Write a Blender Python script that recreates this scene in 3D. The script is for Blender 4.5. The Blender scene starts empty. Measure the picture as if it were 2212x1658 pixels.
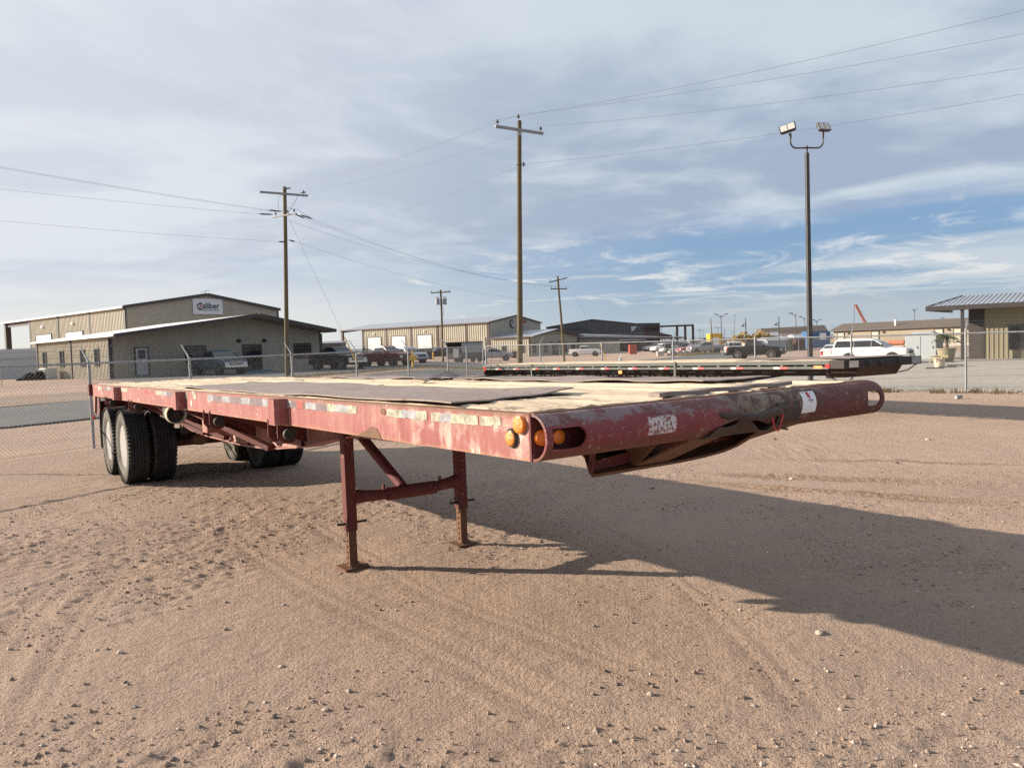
import bpy, math, random
import numpy as np
from mathutils import Vector, Matrix

sc = bpy.context.scene
col = sc.collection
RN = random.Random(11)
pi = math.pi

# ------------------------------------------------------------------ camera
PITCH, ROLL, EYE, FPX = 0.0477, 0.0344, 1.7119, 1660.24
cf = Vector((0, math.cos(PITCH), -math.sin(PITCH)))
cu0 = Vector((0, math.sin(PITCH), math.cos(PITCH)))
cr0 = Vector((1, 0, 0))
cr = cr0 * math.cos(ROLL) - cu0 * math.sin(ROLL)
cu = cr0 * math.sin(ROLL) + cu0 * math.cos(ROLL)
cam_d = bpy.data.cameras.new("camera")
cam = bpy.data.objects.new("camera", cam_d)
col.objects.link(cam)
m = Matrix.Identity(4)
for i in range(3):
    m[i][0], m[i][1], m[i][2] = cr[i], cu[i], -cf[i]
m[2][3] = EYE
cam.matrix_world = m
cam_d.sensor_width = 36
cam_d.lens = FPX / 2212 * 36
cam_d.clip_start, cam_d.clip_end = 0.05, 12000
sc.camera = cam

# ------------------------------------------------------------------ exposure
sc.view_settings.view_transform = 'Standard'
sc.view_settings.look = 'None'
sc.view_settings.exposure = 1.0
sc.view_settings.gamma = 1.0
sc.view_settings.use_curve_mapping = False

# ------------------------------------------------------------------ sun
SUN_EL = math.radians(18.8)
SX, SY = -math.cos(math.radians(10.5)), math.sin(math.radians(10.5))       # towards the sun, in plan
sund = Vector((SX * math.cos(SUN_EL), SY * math.cos(SUN_EL), math.sin(SUN_EL)))
sl = bpy.data.lights.new("sun", 'SUN')
sl.energy = 5.0
sl.angle = math.radians(0.5)
sl.color = (1.0, 0.86, 0.69)
so = bpy.data.objects.new("sun", sl)
col.objects.link(so)
so.rotation_euler = sund.to_track_quat('Z', 'Y').to_euler()

# ------------------------------------------------------------------ world
world = bpy.data.worlds.new("World")
sc.world = world
world.use_nodes = True


class NT:
    def __init__(s, tree):
        s.t = tree
        s.n, s.l = tree.nodes, tree.links

    def node(s, typ, **kw):
        n = s.n.new(typ)
        for k, v in kw.items():
            setattr(n, k, v)
        return n

    def put(s, sock, v):
        if isinstance(v, bpy.types.NodeSocket):
            s.l.new(v, sock)
        else:
            if sock.type == 'RGBA' and len(v) == 3:
                v = (*v, 1)
            sock.default_value = v

    def math(s, op, a, b=0.0, c=None, clamp=False):
        n = s.node('ShaderNodeMath', operation=op, use_clamp=clamp)
        s.put(n.inputs[0], a)
        s.put(n.inputs[1], b)
        if c is not None:
            s.put(n.inputs[2], c)
        return n.outputs[0]

    def vec(s, x, y, z=0.0):
        n = s.node('ShaderNodeCombineXYZ')
        s.put(n.inputs[0], x)
        s.put(n.inputs[1], y)
        s.put(n.inputs[2], z)
        return n.outputs[0]

    def sep(s, v):
        n = s.node('ShaderNodeSeparateXYZ')
        s.put(n.inputs[0], v)
        return n.outputs

    def noise(s, v, scale, detail=4, rough=0.55, dist=0.0):
        n = s.node('ShaderNodeTexNoise')
        s.put(n.inputs['Vector'], v)
        n.inputs['Scale'].default_value = scale
        n.inputs['Detail'].default_value = detail
        n.inputs['Roughness'].default_value = rough
        n.inputs['Distortion'].default_value = dist
        return n.outputs[0]

    def voro(s, v, scale):
        n = s.node('ShaderNodeTexVoronoi')
        s.put(n.inputs['Vector'], v)
        n.inputs['Scale'].default_value = scale
        return n.outputs[0], n.outputs[1]

    def ss(s, a, b, v):
        n = s.node('ShaderNodeMapRange', interpolation_type='SMOOTHSTEP')
        s.put(n.inputs[0], v)
        if a <= b:
            n.inputs[1].default_value, n.inputs[2].default_value = a, b
            n.inputs[3].default_value, n.inputs[4].default_value = 0, 1
        else:
            n.inputs[1].default_value, n.inputs[2].default_value = b, a
            n.inputs[3].default_value, n.inputs[4].default_value = 1, 0
        return n.outputs[0]

    def mix(s, f, a, b):
        n = s.node('ShaderNodeMix', data_type='RGBA')
        s.put(n.inputs[0], f)
        s.put(n.inputs[6], a)
        s.put(n.inputs[7], b)
        return n.outputs[2]

    def scale(s, v, k):
        n = s.node('ShaderNodeVectorMath', operation='MULTIPLY')
        s.put(n.inputs[0], v)
        n.inputs[1].default_value = k
        return n.outputs[0]

    def dot(s, v, k):
        n = s.node('ShaderNodeVectorMath', operation='DOT_PRODUCT')
        s.put(n.inputs[0], v)
        n.inputs[1].default_value = k
        return n.outputs['Value']


def build_world():
    w = NT(world.node_tree)
    w.n.clear()
    out = w.node('ShaderNodeOutputWorld')
    bg = w.node('ShaderNodeBackground')
    bg.inputs[1].default_value = 0.1
    w.l.new(bg.outputs[0], out.inputs[0])
    sky = w.node('ShaderNodeTexSky', sky_type='NISHITA')
    sky.sun_disc = False
    sky.sun_elevation = SUN_EL
    sky.sun_rotation = math.atan2(SX, SY)
    sky.air_density, sky.dust_density, sky.ozone_density = 1.0, 0.6, 2.0
    d = w.node('ShaderNodeTexCoord').outputs['Generated']
    x, y, z = w.sep(d)
    zp = w.math('MAXIMUM', z, 0.0)
    zc = w.math('ADD', zp, 0.035)
    X, Y = w.math('DIVIDE', x, zc), w.math('DIVIDE', y, zc)
    D = w.math('ADD', w.math('MULTIPLY', X, 0.461), w.math('MULTIPLY', Y, 0.887))
    Ec = w.math('SUBTRACT', w.math('MULTIPLY', X, 0.887), w.math('MULTIPLY', Y, 0.461))
    sunny = w.dot(d, tuple(sund))
    # layers of noise in the plane of the clouds
    big = w.noise(w.vec(w.math('MULTIPLY', Ec, 0.30), w.math('MULTIPLY', D, 0.22)), 1.0, 6, 0.55, 0.5)
    Dw = w.math('ADD', D, w.math('MULTIPLY', w.math('SUBTRACT', big, 0.5), 4.6))
    soft = w.noise(w.vec(w.math('MULTIPLY', Ec, 0.62), w.math('MULTIPLY', D, 0.62), 3.1), 1.0, 5, 0.5, 0.7)
    fine = w.noise(w.vec(w.math('MULTIPLY', Ec, 1.15), w.math('MULTIPLY', D, 0.66), 7.7), 1.0, 10, 0.64, 1.1)
    streak = w.noise(w.vec(w.math('MULTIPLY', Ec, 0.24), w.math('MULTIPLY', D, 0.36), 1.3), 1.0, 9, 0.6, 0.8)
    sheet = w.ss(6.3, 4.6, Dw)
    # colour of the sheet: lilac grey with paler swells, paler towards the sun
    mid = w.noise(w.vec(w.math('MULTIPLY', Ec, 1.5), w.math('MULTIPLY', D, 1.1), 9.2), 1.0, 7, 0.6, 1.0)
    pale = w.ss(0.42, 0.60, w.math('ADD', w.math('MULTIPLY', soft, 0.75), w.math('MULTIPLY', mid, 0.25)))
    sheetc = w.mix(pale, (0.375, 0.455, 0.59), (0.615, 0.69, 0.765))
    sheetc = w.mix(w.math('MULTIPLY', w.ss(0.05, 0.75, sunny), 0.62), sheetc, (0.84, 0.86, 0.90))
    # white broken edge and wisps beyond it
    wisp = w.ss(0.49, 0.65, w.math('ADD', w.math('MULTIPLY', fine, 0.6), w.math('MULTIPLY', streak, 0.42)))
    gate = w.math('MULTIPLY', w.ss(16.0, 8.0, Dw), 0.92)
    # nearly unbroken on the left, torn open on the right
    az = w.ss(-0.62, 0.30, x)
    left = w.math('SUBTRACT', 1.0, az)
    wisp = w.math('MAXIMUM', wisp, w.math('MULTIPLY', left, w.ss(0.30, 0.52, streak)))
    wispm = w.math('MULTIPLY', wisp, w.math('MAXIMUM', gate, w.math('MULTIPLY', left, 0.85)))
    low = w.math('MULTIPLY', w.ss(0.50, 0.66, streak), w.math('MULTIPLY', w.ss(30, 12, D), 0.55))
    wispm = w.math('MAXIMUM', wispm, low)
    lowleft = w.math('MULTIPLY', w.math('MULTIPLY', w.ss(0.13, 0.05, w.math('ADD', z, w.math('MULTIPLY', w.math('SUBTRACT', streak, 0.5), 0.10))), w.ss(0.25, -0.45, x)), 0.85)
    wispm = w.math('MAXIMUM', wispm, lowleft)
    blue = w.scale(sky.outputs[0], (0.13, 0.115, 0.105))
    blue = w.mix(0.72, blue, (0.15, 0.335, 0.655))
    haze = w.mix(w.ss(-0.55, 0.25, x), (0.84, 0.83, 0.775), (0.45, 0.565, 0.62))
    hz = w.math('POWER', 2.718, w.math('MULTIPLY', zp, -13.0))
    clear = w.mix(w.math('MULTIPLY', hz, 0.95), blue, haze)
    wispc = w.mix(w.ss(0.0, 0.18, z), (0.86, 0.85, 0.80), (0.72, 0.765, 0.82))
    c = w.mix(wispm, clear, wispc)
    c = w.mix(w.math('MULTIPLY', sheet, w.math('SUBTRACT', 1.0, lowleft)), c, sheetc)
    # far bank of low cloud over the right of the horizon
    bank = w.noise(w.vec(w.math('MULTIPLY', x, 9.0), w.math('MULTIPLY', z, 30.0), 0.7), 1.0, 5, 0.5)
    bm = w.math('MULTIPLY', w.ss(0.050, 0.020, w.math('ADD', z, w.math('MULTIPLY', bank, -0.03))), w.math('MULTIPLY', w.ss(0.10, 0.30, x), 0.55))
    c = w.mix(bm, c, (0.55, 0.575, 0.60))
    c = w.scale(c, (5.05, 5.05, 5.05))
    w.l.new(c, bg.inputs[0])


build_world()
sc.cycles.use_denoising = False
sc.cycles.max_bounces = 6

# ------------------------------------------------------------------ materials
MATS = {}


def new_mat(name):
    mt = bpy.data.materials.new(name)
    mt.use_nodes = True
    t = NT(mt.node_tree)
    b = t.n['Principled BSDF']
    MATS[name] = mt
    return mt, t, b


def plain(name, c, rough=0.6, metal=0.0, var=0.12, scale=6.0, bump=0.0, bscale=60.0, spec=0.5, coat=0.0):
    """one colour with a little uneven wear"""
    mt, t, b = new_mat(name)
    o = t.node('ShaderNodeTexCoord').outputs['Object']
    n = t.noise(o, scale, 5, 0.6)
    k = t.ss(0.3, 0.7, n)
    lo = tuple(max(0, v * (1 - var)) for v in c)
    hi = tuple(min(1, v * (1 + var)) for v in c)
    t.put(b.inputs['Base Color'], t.mix(k, lo, hi))
    b.inputs['Roughness'].default_value = rough
    b.inputs['Metallic'].default_value = metal
    b.inputs['Specular IOR Level'].default_value = spec
    if coat:
        b.inputs['Coat Weight'].default_value = coat
        b.inputs['Coat Roughness'].default_value = 0.08
    if bump:
        bn = t.node('ShaderNodeBump')
        bn.inputs['Strength'].default_value = bump
        bn.inputs['Distance'].default_value = 0.01
        t.put(bn.inputs['Height'], t.noise(o, bscale, 4, 0.6))
        t.l.new(bn.outputs[0], b.inputs['Normal'])
    return mt


def old_paint(name, base, faded, rust=(0.10, 0.052, 0.03), white=(0.52, 0.47, 0.42), rust_amt=0.5, white_amt=0.5, fade=0.6, nose=False):
    mt, t, b = new_mat(name)
    o = t.node('ShaderNodeTexCoord').outputs['Object']
    x, y, z = t.sep(o)
    n1 = t.noise(o, 1.7, 6, 0.6)
    n2 = t.noise(t.vec(t.math('MULTIPLY', x, 9.0), t.math('MULTIPLY', y, 9.0), t.math('MULTIPLY', z, 1.4)), 1.0, 6, 0.65)
    n3 = t.noise(o, 5.2, 10, 0.72, 0.6)
    n4 = t.noise(o, 8.3, 9, 0.7, 0.4)
    n5 = t.noise(o, 55.0, 3, 0.6)
    c = t.mix(t.math('MULTIPLY', t.ss(0.32, 0.68, t.math('ADD', t.math('MULTIPLY', n1, 0.5), t.math('MULTIPLY', n2, 0.5))), fade), base, faded)
    w_lo = 0.655 - 0.145 * white_amt
    r_lo = 0.665 - 0.14 * rust_amt
    wm = t.ss(w_lo, w_lo + 0.07, t.math('ADD', n3, t.math('MULTIPLY', t.math('SUBTRACT', n5, 0.5), 0.16)))
    rm = t.ss(r_lo, r_lo + 0.06, t.math('ADD', n4, t.math('MULTIPLY', t.math('SUBTRACT', n5, 0.5), 0.2)))
    if name == 'trailer_red':
        px = t.math('ADD', x, t.math('MULTIPLY', t.math('SUBTRACT', n1, 0.5), 0.5))
        fr = t.ss(-2.2, -0.4, px)
        sc_ = t.math('ADD', t.math('MULTIPLY', n3, 0.6), t.math('MULTIPLY', n2, 0.4))
        c = t.mix(t.math('MULTIPLY', t.math('MULTIPLY', fr, t.ss(0.47, 0.60, sc_)), 0.75), c, (0.50, 0.41, 0.35))
        lip = t.ss(1.428, 1.446, t.math('ADD', z, t.math('MULTIPLY', t.math('SUBTRACT', n3, 0.5), 0.05)))
        c = t.mix(t.math('MULTIPLY', lip, 0.75), c, (0.16, 0.085, 0.05))
        low = t.ss(1.282, 1.264, t.math('ADD', z, t.math('MULTIPLY', t.math('SUBTRACT', n4, 0.5), 0.06)))
        c = t.mix(t.math('MULTIPLY', low, 0.5), c, (0.34, 0.19, 0.10))
    if nose:
        # worn on the top of the pipe; browner over the half with the pulled hook
        zz = t.math('SUBTRACT', z, 1.45)
        top = t.ss(-0.058, -0.040, t.math('ADD', zz, t.math('ADD', t.math('MULTIPLY', t.math('SUBTRACT', n3, 0.5), 0.16), t.math('MULTIPLY', t.math('SUBTRACT', n5, 0.5), 0.06))))
        yy = t.math('ADD', y, t.math('MULTIPLY', t.math('SUBTRACT', n1, 0.5), 0.9))
        right = t.ss(1.02, 1.14, t.math('ADD', yy, t.math('MULTIPLY', t.math('SUBTRACT', n3, 0.5), 0.7)))
        grey = t.mix(t.ss(0.46, 0.54, n4), (0.22, 0.215, 0.215), (0.13, 0.075, 0.07))
        c = t.mix(t.math('MULTIPLY', top, 0.62), c, grey)
        brown = t.mix(t.ss(0.515, 0.565, n3), (0.075, 0.038, 0.028), (0.20, 0.165, 0.115))
        c = t.mix(t.math('MULTIPLY', right, 0.80), c, brown)
        right2 = t.ss(1.70, 1.95, yy)
        c = t.mix(t.math('MULTIPLY', right2, 0.75), c, (0.135, 0.042, 0.04))
        stain = t.ss(-0.115, -0.165, t.math('ADD', zz, t.math('MULTIPLY', t.math('SUBTRACT', n2, 0.5), 0.06)))
        c = t.mix(t.math('MULTIPLY', stain, 0.6), c, (0.115, 0.055, 0.03))
        speck = t.ss(0.63, 0.67, t.noise(o, 75.0, 3, 0.7))
        c = t.mix(t.math('MULTIPLY', speck, 0.8), c, (0.035, 0.022, 0.02))
        speck2 = t.ss(0.66, 0.69, t.noise(o, 48.0, 3, 0.75))
        c = t.mix(t.math('MULTIPLY', speck2, 0.8), c, (0.5, 0.46, 0.45))
        # a scrubbed white square left by an old decal
        sq = t.math('MULTIPLY', t.math('MULTIPLY', t.ss(0.545, 0.56, y), t.ss(0.73, 0.715, y)), t.math('MULTIPLY', t.ss(-0.134, -0.128, zz), t.ss(-0.050, -0.058, zz)))
        sq = t.math('MULTIPLY', sq, t.ss(0.44, 0.50, t.noise(o, 60.0, 5, 0.7)))
        c = t.mix(sq, c, (0.55, 0.52, 0.52))
    c = t.mix(t.math('MULTIPLY', wm, 0.8), c, white)
    c = t.mix(t.math('MULTIPLY', rm, 0.9), c, rust)
    chip = t.ss(0.62, 0.67, t.noise(o, 33.0, 4, 0.75))
    c = t.mix(t.math('MULTIPLY', chip, 0.55), c, tuple(v * 0.8 for v in white))
    t.put(b.inputs['Base Color'], c)
    t.put(b.inputs['Roughness'], t.math('ADD', 0.55, t.math('MULTIPLY', n1, 0.3)))
    b.inputs['Specular IOR Level'].default_value = 0.35
    bn = t.node('ShaderNodeBump')
    bn.inputs['Strength'].default_value = 0.35
    bn.inputs['Distance'].default_value = 0.004
    t.put(bn.inputs['Height'], t.math('ADD', t.math('MULTIPLY', n5, 0.5), t.math('SUBTRACT', n4, rm)))
    t.l.new(bn.outputs[0], b.inputs['Normal'])
    return mt


def wood(name, a, bcol, dark, along='x', freq=26.0, along_f=0.9, spot=21.0):
    mt, t, b = new_mat(name)
    o = t.node('ShaderNodeTexCoord').outputs['Object']
    oi = t.node('ShaderNodeObjectInfo').outputs['Random']
    x, y, z = t.sep(o)
    if along == 'x':
        v = t.vec(t.math('MULTIPLY', x, along_f), t.math('MULTIPLY', y, freq), t.math('ADD', t.math('MULTIPLY', z, freq), t.math('MULTIPLY', oi, 40)))
    else:
        v = t.vec(t.math('MULTIPLY', x, freq), t.math('MULTIPLY', y, freq), t.math('ADD', t.math('MULTIPLY', z, 0.5), t.math('MULTIPLY', oi, 40)))
    g = t.noise(v, 1.0, 8, 0.7, 0.3)
    n = t.noise(o, 3.0, 6, 0.65)
    s = t.noise(t.vec(t.math('MULTIPLY', x, 0.45 if along == 'x' else 1.0), y, z), spot, 7, 0.75)
    c = t.mix(t.ss(0.25, 0.75, t.math('ADD', t.math('MULTIPLY', g, 0.55), t.math('MULTIPLY', n, 0.45))), a, bcol)
    c = t.mix(t.math('MULTIPLY', oi, 0.45), c, tuple(p * 0.72 for p in a))
    c = t.mix(t.math('MULTIPLY', t.ss(0.45, 0.30, g), 0.8), c, dark)
    c = t.mix(t.math('MULTIPLY', t.ss(0.55, 0.75, t.noise(o, 1.3, 7, 0.7)), 0.5), c, tuple(p * 0.5 for p in a))
    c = t.mix(t.math('MULTIPLY', t.ss(0.57, 0.66, s), 0.75), c, dark)
    t.put(b.inputs['Base Color'], c)
    b.inputs['Roughness'].default_value = 0.85
    b.inputs['Specular IOR Level'].default_value = 0.2
    bn = t.node('ShaderNodeBump')
    bn.inputs['Strength'].default_value = 0.8
    bn.inputs['Distance'].default_value = 0.01
    t.put(bn.inputs['Height'], t.math('ADD', g, t.math('MULTIPLY', s, 0.6)))
    t.l.new(bn.outputs[0], b.inputs['Normal'])
    return mt


def dirt(name, a, b2, c3, grain=120.0, pebble=(0.5, 0.45, 0.4), bump=0.8, tracks=False):
    mt, t, b = new_mat(name)
    o = t.node('ShaderNodeTexCoord').outputs['Object']
    n1 = t.noise(o, 0.22, 6, 0.6)
    n2 = t.noise(o, 1.6, 7, 0.65, 0.3)
    n3 = t.noise(o, grain * 0.22, 5, 0.7)
    n4 = t.noise(o, grain, 3, 0.6)
    n5 = t.noise(o, grain * 0.45, 4, 0.7)
    n6 = t.noise(o, 0.55, 5, 0.6)
    c = t.mix(t.ss(0.30, 0.70, n1), a, b2)
    c = t.mix(t.math('MULTIPLY', t.ss(0.45, 0.72, n2), 0.6), c, c3)
    c = t.mix(t.math('MULTIPLY', t.ss(0.46, 0.30, n3), 0.65), c, tuple(v * 0.52 for v in a))
    c = t.mix(t.math('MULTIPLY', t.ss(0.60, 0.72, n4), 0.55), c, pebble)
    c = t.mix(t.math('MULTIPLY', t.ss(0.40, 0.28, n4), 0.5), c, tuple(v * 0.45 for v in a))
    c = t.mix(t.math('MULTIPLY', t.ss(0.43, 0.33, n5), 0.6), c, tuple(v * 0.5 for v in a))
    c = t.mix(t.math('MULTIPLY', t.ss(0.60, 0.70, n5), 0.45), c, pebble)
    if tracks:
        # brown damp streaks left along the wheel marks on the right of the yard
        ox, oy, oz = t.sep(o)
        for cx_, cy_, ux_, uy_, hl_, hw_ in ((3.6, 9.35, .90, -.43, 1.7, .16), (3.5, 8.45, .84, -.54, 2.3, .13), (5.6, 10.15, .93, -.36, 2.4, .10), (7.2, 7.6, .95, -.32, 2.0, .10)):
            dx_, dy_ = t.math('SUBTRACT', ox, cx_), t.math('SUBTRACT', oy, cy_)
            al = t.math('ABSOLUTE', t.math('ADD', t.math('MULTIPLY', dx_, ux_), t.math('MULTIPLY', dy_, uy_)))
            ac = t.math('ABSOLUTE', t.math('ADD', t.math('ADD', t.math('MULTIPLY', dx_, -uy_), t.math('MULTIPLY', dy_, ux_)), t.math('MULTIPLY', t.math('SUBTRACT', n2, 0.5), 0.5)))
            k_ = t.math('MULTIPLY', t.ss(hl_, hl_ * 0.3, al), t.ss(hw_ * 1.3, hw_ * 0.4, ac))
            c = t.mix(t.math('MULTIPLY', t.math('MULTIPLY', k_, t.ss(0.38, 0.56, n3)), 0.75), c, (0.20, 0.125, 0.075))
    t.put(b.inputs['Base Color'], c)
    b.inputs['Roughness'].default_value = 0.95
    b.inputs['Specular IOR Level'].default_value = 0.15
    bn = t.node('ShaderNodeBump')
    bn.inputs['Strength'].default_value = bump
    bn.inputs['Distance'].default_value = 0.03
    t.put(bn.inputs['Height'], t.math('ADD', t.math('ADD', t.math('MULTIPLY', n3, 0.9), t.math('MULTIPLY', n5, t.math('MULTIPLY', n6, 1.9))), t.math('MULTIPLY', n4, 0.35)))
    t.l.new(bn.outputs[0], b.inputs['Normal'])
    return mt


dirt('sandy_dirt', (0.410, 0.297, 0.232), (0.470, 0.352, 0.272), (0.385, 0.302, 0.255), 110.0, (0.48, 0.41, 0.35), 1.0, tracks=True)
dirt('grey_gravel', (0.37, 0.345, 0.31), (0.44, 0.40, 0.35), (0.32, 0.295, 0.26), 60.0, (0.6, 0.57, 0.52), 0.6)
dirt('red_dirt', (0.285, 0.215, 0.172), (0.335, 0.26, 0.21), (0.25, 0.20, 0.15), 60.0, (0.5, 0.42, 0.33), 0.6)
dirt('asphalt', (0.135, 0.135, 0.137), (0.165, 0.162, 0.16), (0.20, 0.19, 0.18), 90.0, (0.24, 0.235, 0.225), 0.3)
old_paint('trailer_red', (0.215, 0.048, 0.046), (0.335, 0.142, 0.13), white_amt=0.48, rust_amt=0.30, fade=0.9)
old_paint('trailer_shade_red', (0.098, 0.019, 0.018), (0.135, 0.036, 0.033), white_amt=0.05, rust_amt=0.45, fade=0.7)  # darker copy of the trailer red; shade on legs and underside put into the colour
old_paint('nose_red', (0.19, 0.035, 0.042), (0.235, 0.068, 0.078), white_amt=0.35, rust_amt=0.42, fade=0.8, nose=True)
old_paint('under_red', (0.24, 0.085, 0.07), (0.36, 0.20, 0.165), white_amt=0.3, rust_amt=0.5, fade=0.9)
old_paint('rusty_steel', (0.105, 0.048, 0.026), (0.175, 0.088, 0.045), white=(0.22, 0.17, 0.13), white_amt=0.3, rust_amt=0.7, fade=0.9)
old_paint('black_steel', (0.030, 0.028, 0.027), (0.055, 0.045, 0.04), white=(0.09, 0.07, 0.06), white_amt=0.2, rust_amt=0.35, fade=0.6)
old_paint('grey_rail', (0.075, 0.085, 0.083), (0.12, 0.128, 0.122), white=(0.3, 0.3, 0.28), white_amt=0.3, rust_amt=0.3, fade=0.8)
old_paint('deck_plate_steel', (0.215, 0.168, 0.152), (0.30, 0.245, 0.225), rust=(0.13, 0.085, 0.065), white=(0.36, 0.31, 0.28), white_amt=0.45, rust_amt=0.6, fade=0.9)
old_paint('dark_coupler', (0.045, 0.028, 0.024), (0.075, 0.045, 0.036), white=(0.12, 0.09, 0.07), white_amt=0.2, rust_amt=0.4, fade=0.8)
old_paint('scorched', (0.045, 0.034, 0.030), (0.090, 0.060, 0.046), rust=(0.15, 0.06, 0.035), white=(0.24, 0.20, 0.15), white_amt=0.3, rust_amt=0.5, fade=0.8)
wood('deck_wood', (0.49, 0.39, 0.285), (0.70, 0.60, 0.455), (0.10, 0.065, 0.045), freq=8.0, along_f=0.45, spot=8.0)
wood('pole_wood', (0.125, 0.102, 0.062), (0.19, 0.155, 0.095), (0.07, 0.05, 0.03), along='z', freq=14.0)
plain('tyre', (0.026, 0.026, 0.027), 0.85, var=0.4, scale=9, bump=0.5, bscale=90, spec=0.25)
plain('tyre_wall', (0.115, 0.11, 0.10), 0.9, var=0.35, scale=5, spec=0.2)
plain('tyre_cream', (0.40, 0.36, 0.27), 0.9, var=0.2, scale=5, spec=0.2)
old_paint('rim_white', (0.24, 0.235, 0.23), (0.31, 0.30, 0.295), rust=(0.26, 0.16, 0.09), white=(0.36, 0.35, 0.34), rust_amt=0.45, white_amt=0.4, fade=0.9)
plain('orange_lens', (0.85, 0.22, 0.01), 0.25, var=0.05, scale=30, bump=0.5, bscale=160, coat=0.6)
plain('red_lens', (0.55, 0.02, 0.02), 0.25, var=0.05, coat=0.5)
plain('rubber', (0.03, 0.03, 0.03), 0.7)
plain('tape_silver', (0.27, 0.28, 0.30), 0.45, var=0.3, scale=16)
plain('tape_purple', (0.15, 0.11, 0.125), 0.5, var=0.3, scale=16)
plain('tape_olive', (0.29, 0.285, 0.21), 0.6, var=0.45, scale=22)
plain('tape_red', (0.42, 0.06, 0.06), 0.45, var=0.2, scale=16)
plain('tape_white', (0.52, 0.49, 0.42), 0.5, var=0.15, scale=16)
plain('paper', (0.72, 0.72, 0.74), 0.6, var=0.03)
plain('print_red', (0.40, 0.03, 0.07), 0.6, var=0.1)
plain('print_dark', (0.10, 0.11, 0.15), 0.6)
plain('print_red_text', (0.5, 0.12, 0.2), 0.6)
plain('zip_red', (0.65, 0.03, 0.06), 0.35)
plain('galvanised', (0.30, 0.315, 0.33), 0.45, metal=0.55, var=0.2, scale=14)
plain('chain_wire', (0.115, 0.12, 0.125), 0.6, metal=0.2, var=0.2)
plain('wire_dark', (0.06, 0.065, 0.07), 0.6)
plain('line_wire', (0.10, 0.11, 0.13), 0.6)
plain('crossarm_grey', (0.25, 0.26, 0.265), 0.7, var=0.2)
plain('insulator', (0.05, 0.05, 0.055), 0.35)
plain('pole_bronze', (0.045, 0.042, 0.042), 0.45, var=0.2)
plain('lamp_glass', (0.55, 0.54, 0.50), 0.25, var=0.06, scale=30, coat=0.3)
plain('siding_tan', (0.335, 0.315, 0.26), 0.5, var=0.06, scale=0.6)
plain('siding_light', (0.42, 0.385, 0.305), 0.5, var=0.06, scale=0.6)  # lit copy of the tan siding; sun on the left walls put into the colour
plain('siding_dark', (0.075, 0.073, 0.076), 0.5, var=0.12, scale=0.5)
plain('siding_olive', (0.25, 0.22, 0.15), 0.5, var=0.06, scale=0.6)
plain('ribbed_brown', (0.075, 0.065, 0.058), 0.55, var=0.1)
plain('trim_dark', (0.045, 0.040, 0.040), 0.45, var=0.12)
plain('trim_brown', (0.055, 0.028, 0.027), 0.5, var=0.15)
plain('roof_metal', (0.36, 0.38, 0.42), 0.38, metal=0.35, var=0.06, scale=0.4)
plain('shingle', (0.12, 0.095, 0.08), 0.9, var=0.2, scale=3)
plain('lap_siding', (0.27, 0.225, 0.165), 0.7, var=0.05, scale=1)
plain('soffit', (0.30, 0.25, 0.21), 0.7)
plain('white_paint', (0.74, 0.74, 0.72), 0.45, var=0.04)
plain('door_grey', (0.44, 0.45, 0.47), 0.5, var=0.05)
plain('window_glass', (0.018, 0.02, 0.023), 0.08, var=0.1, spec=0.7)
plain('concrete', (0.42, 0.40, 0.37), 0.9, var=0.1, scale=2)
plain('sign_white', (0.60, 0.62, 0.66), 0.5, var=0.03)
plain('sign_navy', (0.03, 0.03, 0.045), 0.5)
plain('sign_red', (0.36, 0.025, 0.03), 0.5)
plain('sign_grey', (0.4, 0.42, 0.44), 0.5)
plain('car_blue', (0.045, 0.07, 0.105), 0.35, var=0.05, coat=0.3)
plain('car_black', (0.010, 0.010, 0.012), 0.35, var=0.1, spec=0.3)
plain('car_maroon', (0.13, 0.010, 0.016), 0.35, var=0.05, coat=0.3)
plain('car_white', (0.74, 0.74, 0.74), 0.3, var=0.02, coat=0.6)
plain('car_silver', (0.33, 0.35, 0.38), 0.3, metal=0.3, var=0.05, coat=0.6)
plain('car_red', (0.42, 0.02, 0.03), 0.3, var=0.05, coat=0.6)
plain('chrome', (0.55, 0.55, 0.56), 0.18, metal=0.9, var=0.05)
plain('dark_plastic', (0.03, 0.03, 0.032), 0.6)
plain('headlamp', (0.55, 0.56, 0.58), 0.12, var=0.05, coat=0.8)
plain('steel_rim', (0.30, 0.30, 0.31), 0.35, metal=0.5, var=0.1)
plain('box_grey', (0.30, 0.31, 0.34), 0.55, var=0.05)
plain('box_interior', (0.20, 0.18, 0.15), 0.8)
plain('cabinet_grey', (0.36, 0.405, 0.425), 0.5, var=0.05)
plain('yellow_paint', (0.62, 0.38, 0.04), 0.5, var=0.1)
plain('orange_paint', (0.42, 0.16, 0.09), 0.5, var=0.1)
plain('dumpster_red', (0.40, 0.075, 0.05), 0.55, var=0.15)
plain('blue_paint', (0.04, 0.12, 0.26), 0.5, var=0.1)
plain('pot_tan', (0.30, 0.255, 0.18), 0.8, var=0.12)
plain('pot_cream', (0.52, 0.46, 0.36), 0.8, var=0.08)
plain('leaf_green', (0.075, 0.10, 0.04), 0.6, var=0.4, scale=3)
plain('dry_weed', (0.40, 0.32, 0.18), 0.9, var=0.3, scale=3)
plain('bush_brown', (0.10, 0.085, 0.07), 0.9, var=0.3)
plain('trunk', (0.16, 0.12, 0.08), 0.9, var=0.2)
plain('yellow_leaf', (0.30, 0.20, 0.04), 0.8, var=0.3)
plain('stone_pale', (0.46, 0.38, 0.32), 0.9, var=0.15, scale=20)
plain('stone_dark', (0.16, 0.13, 0.115), 0.9, var=0.2, scale=20)
plain('tarp_black', (0.008, 0.008, 0.009), 0.9, spec=0.05)
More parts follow.
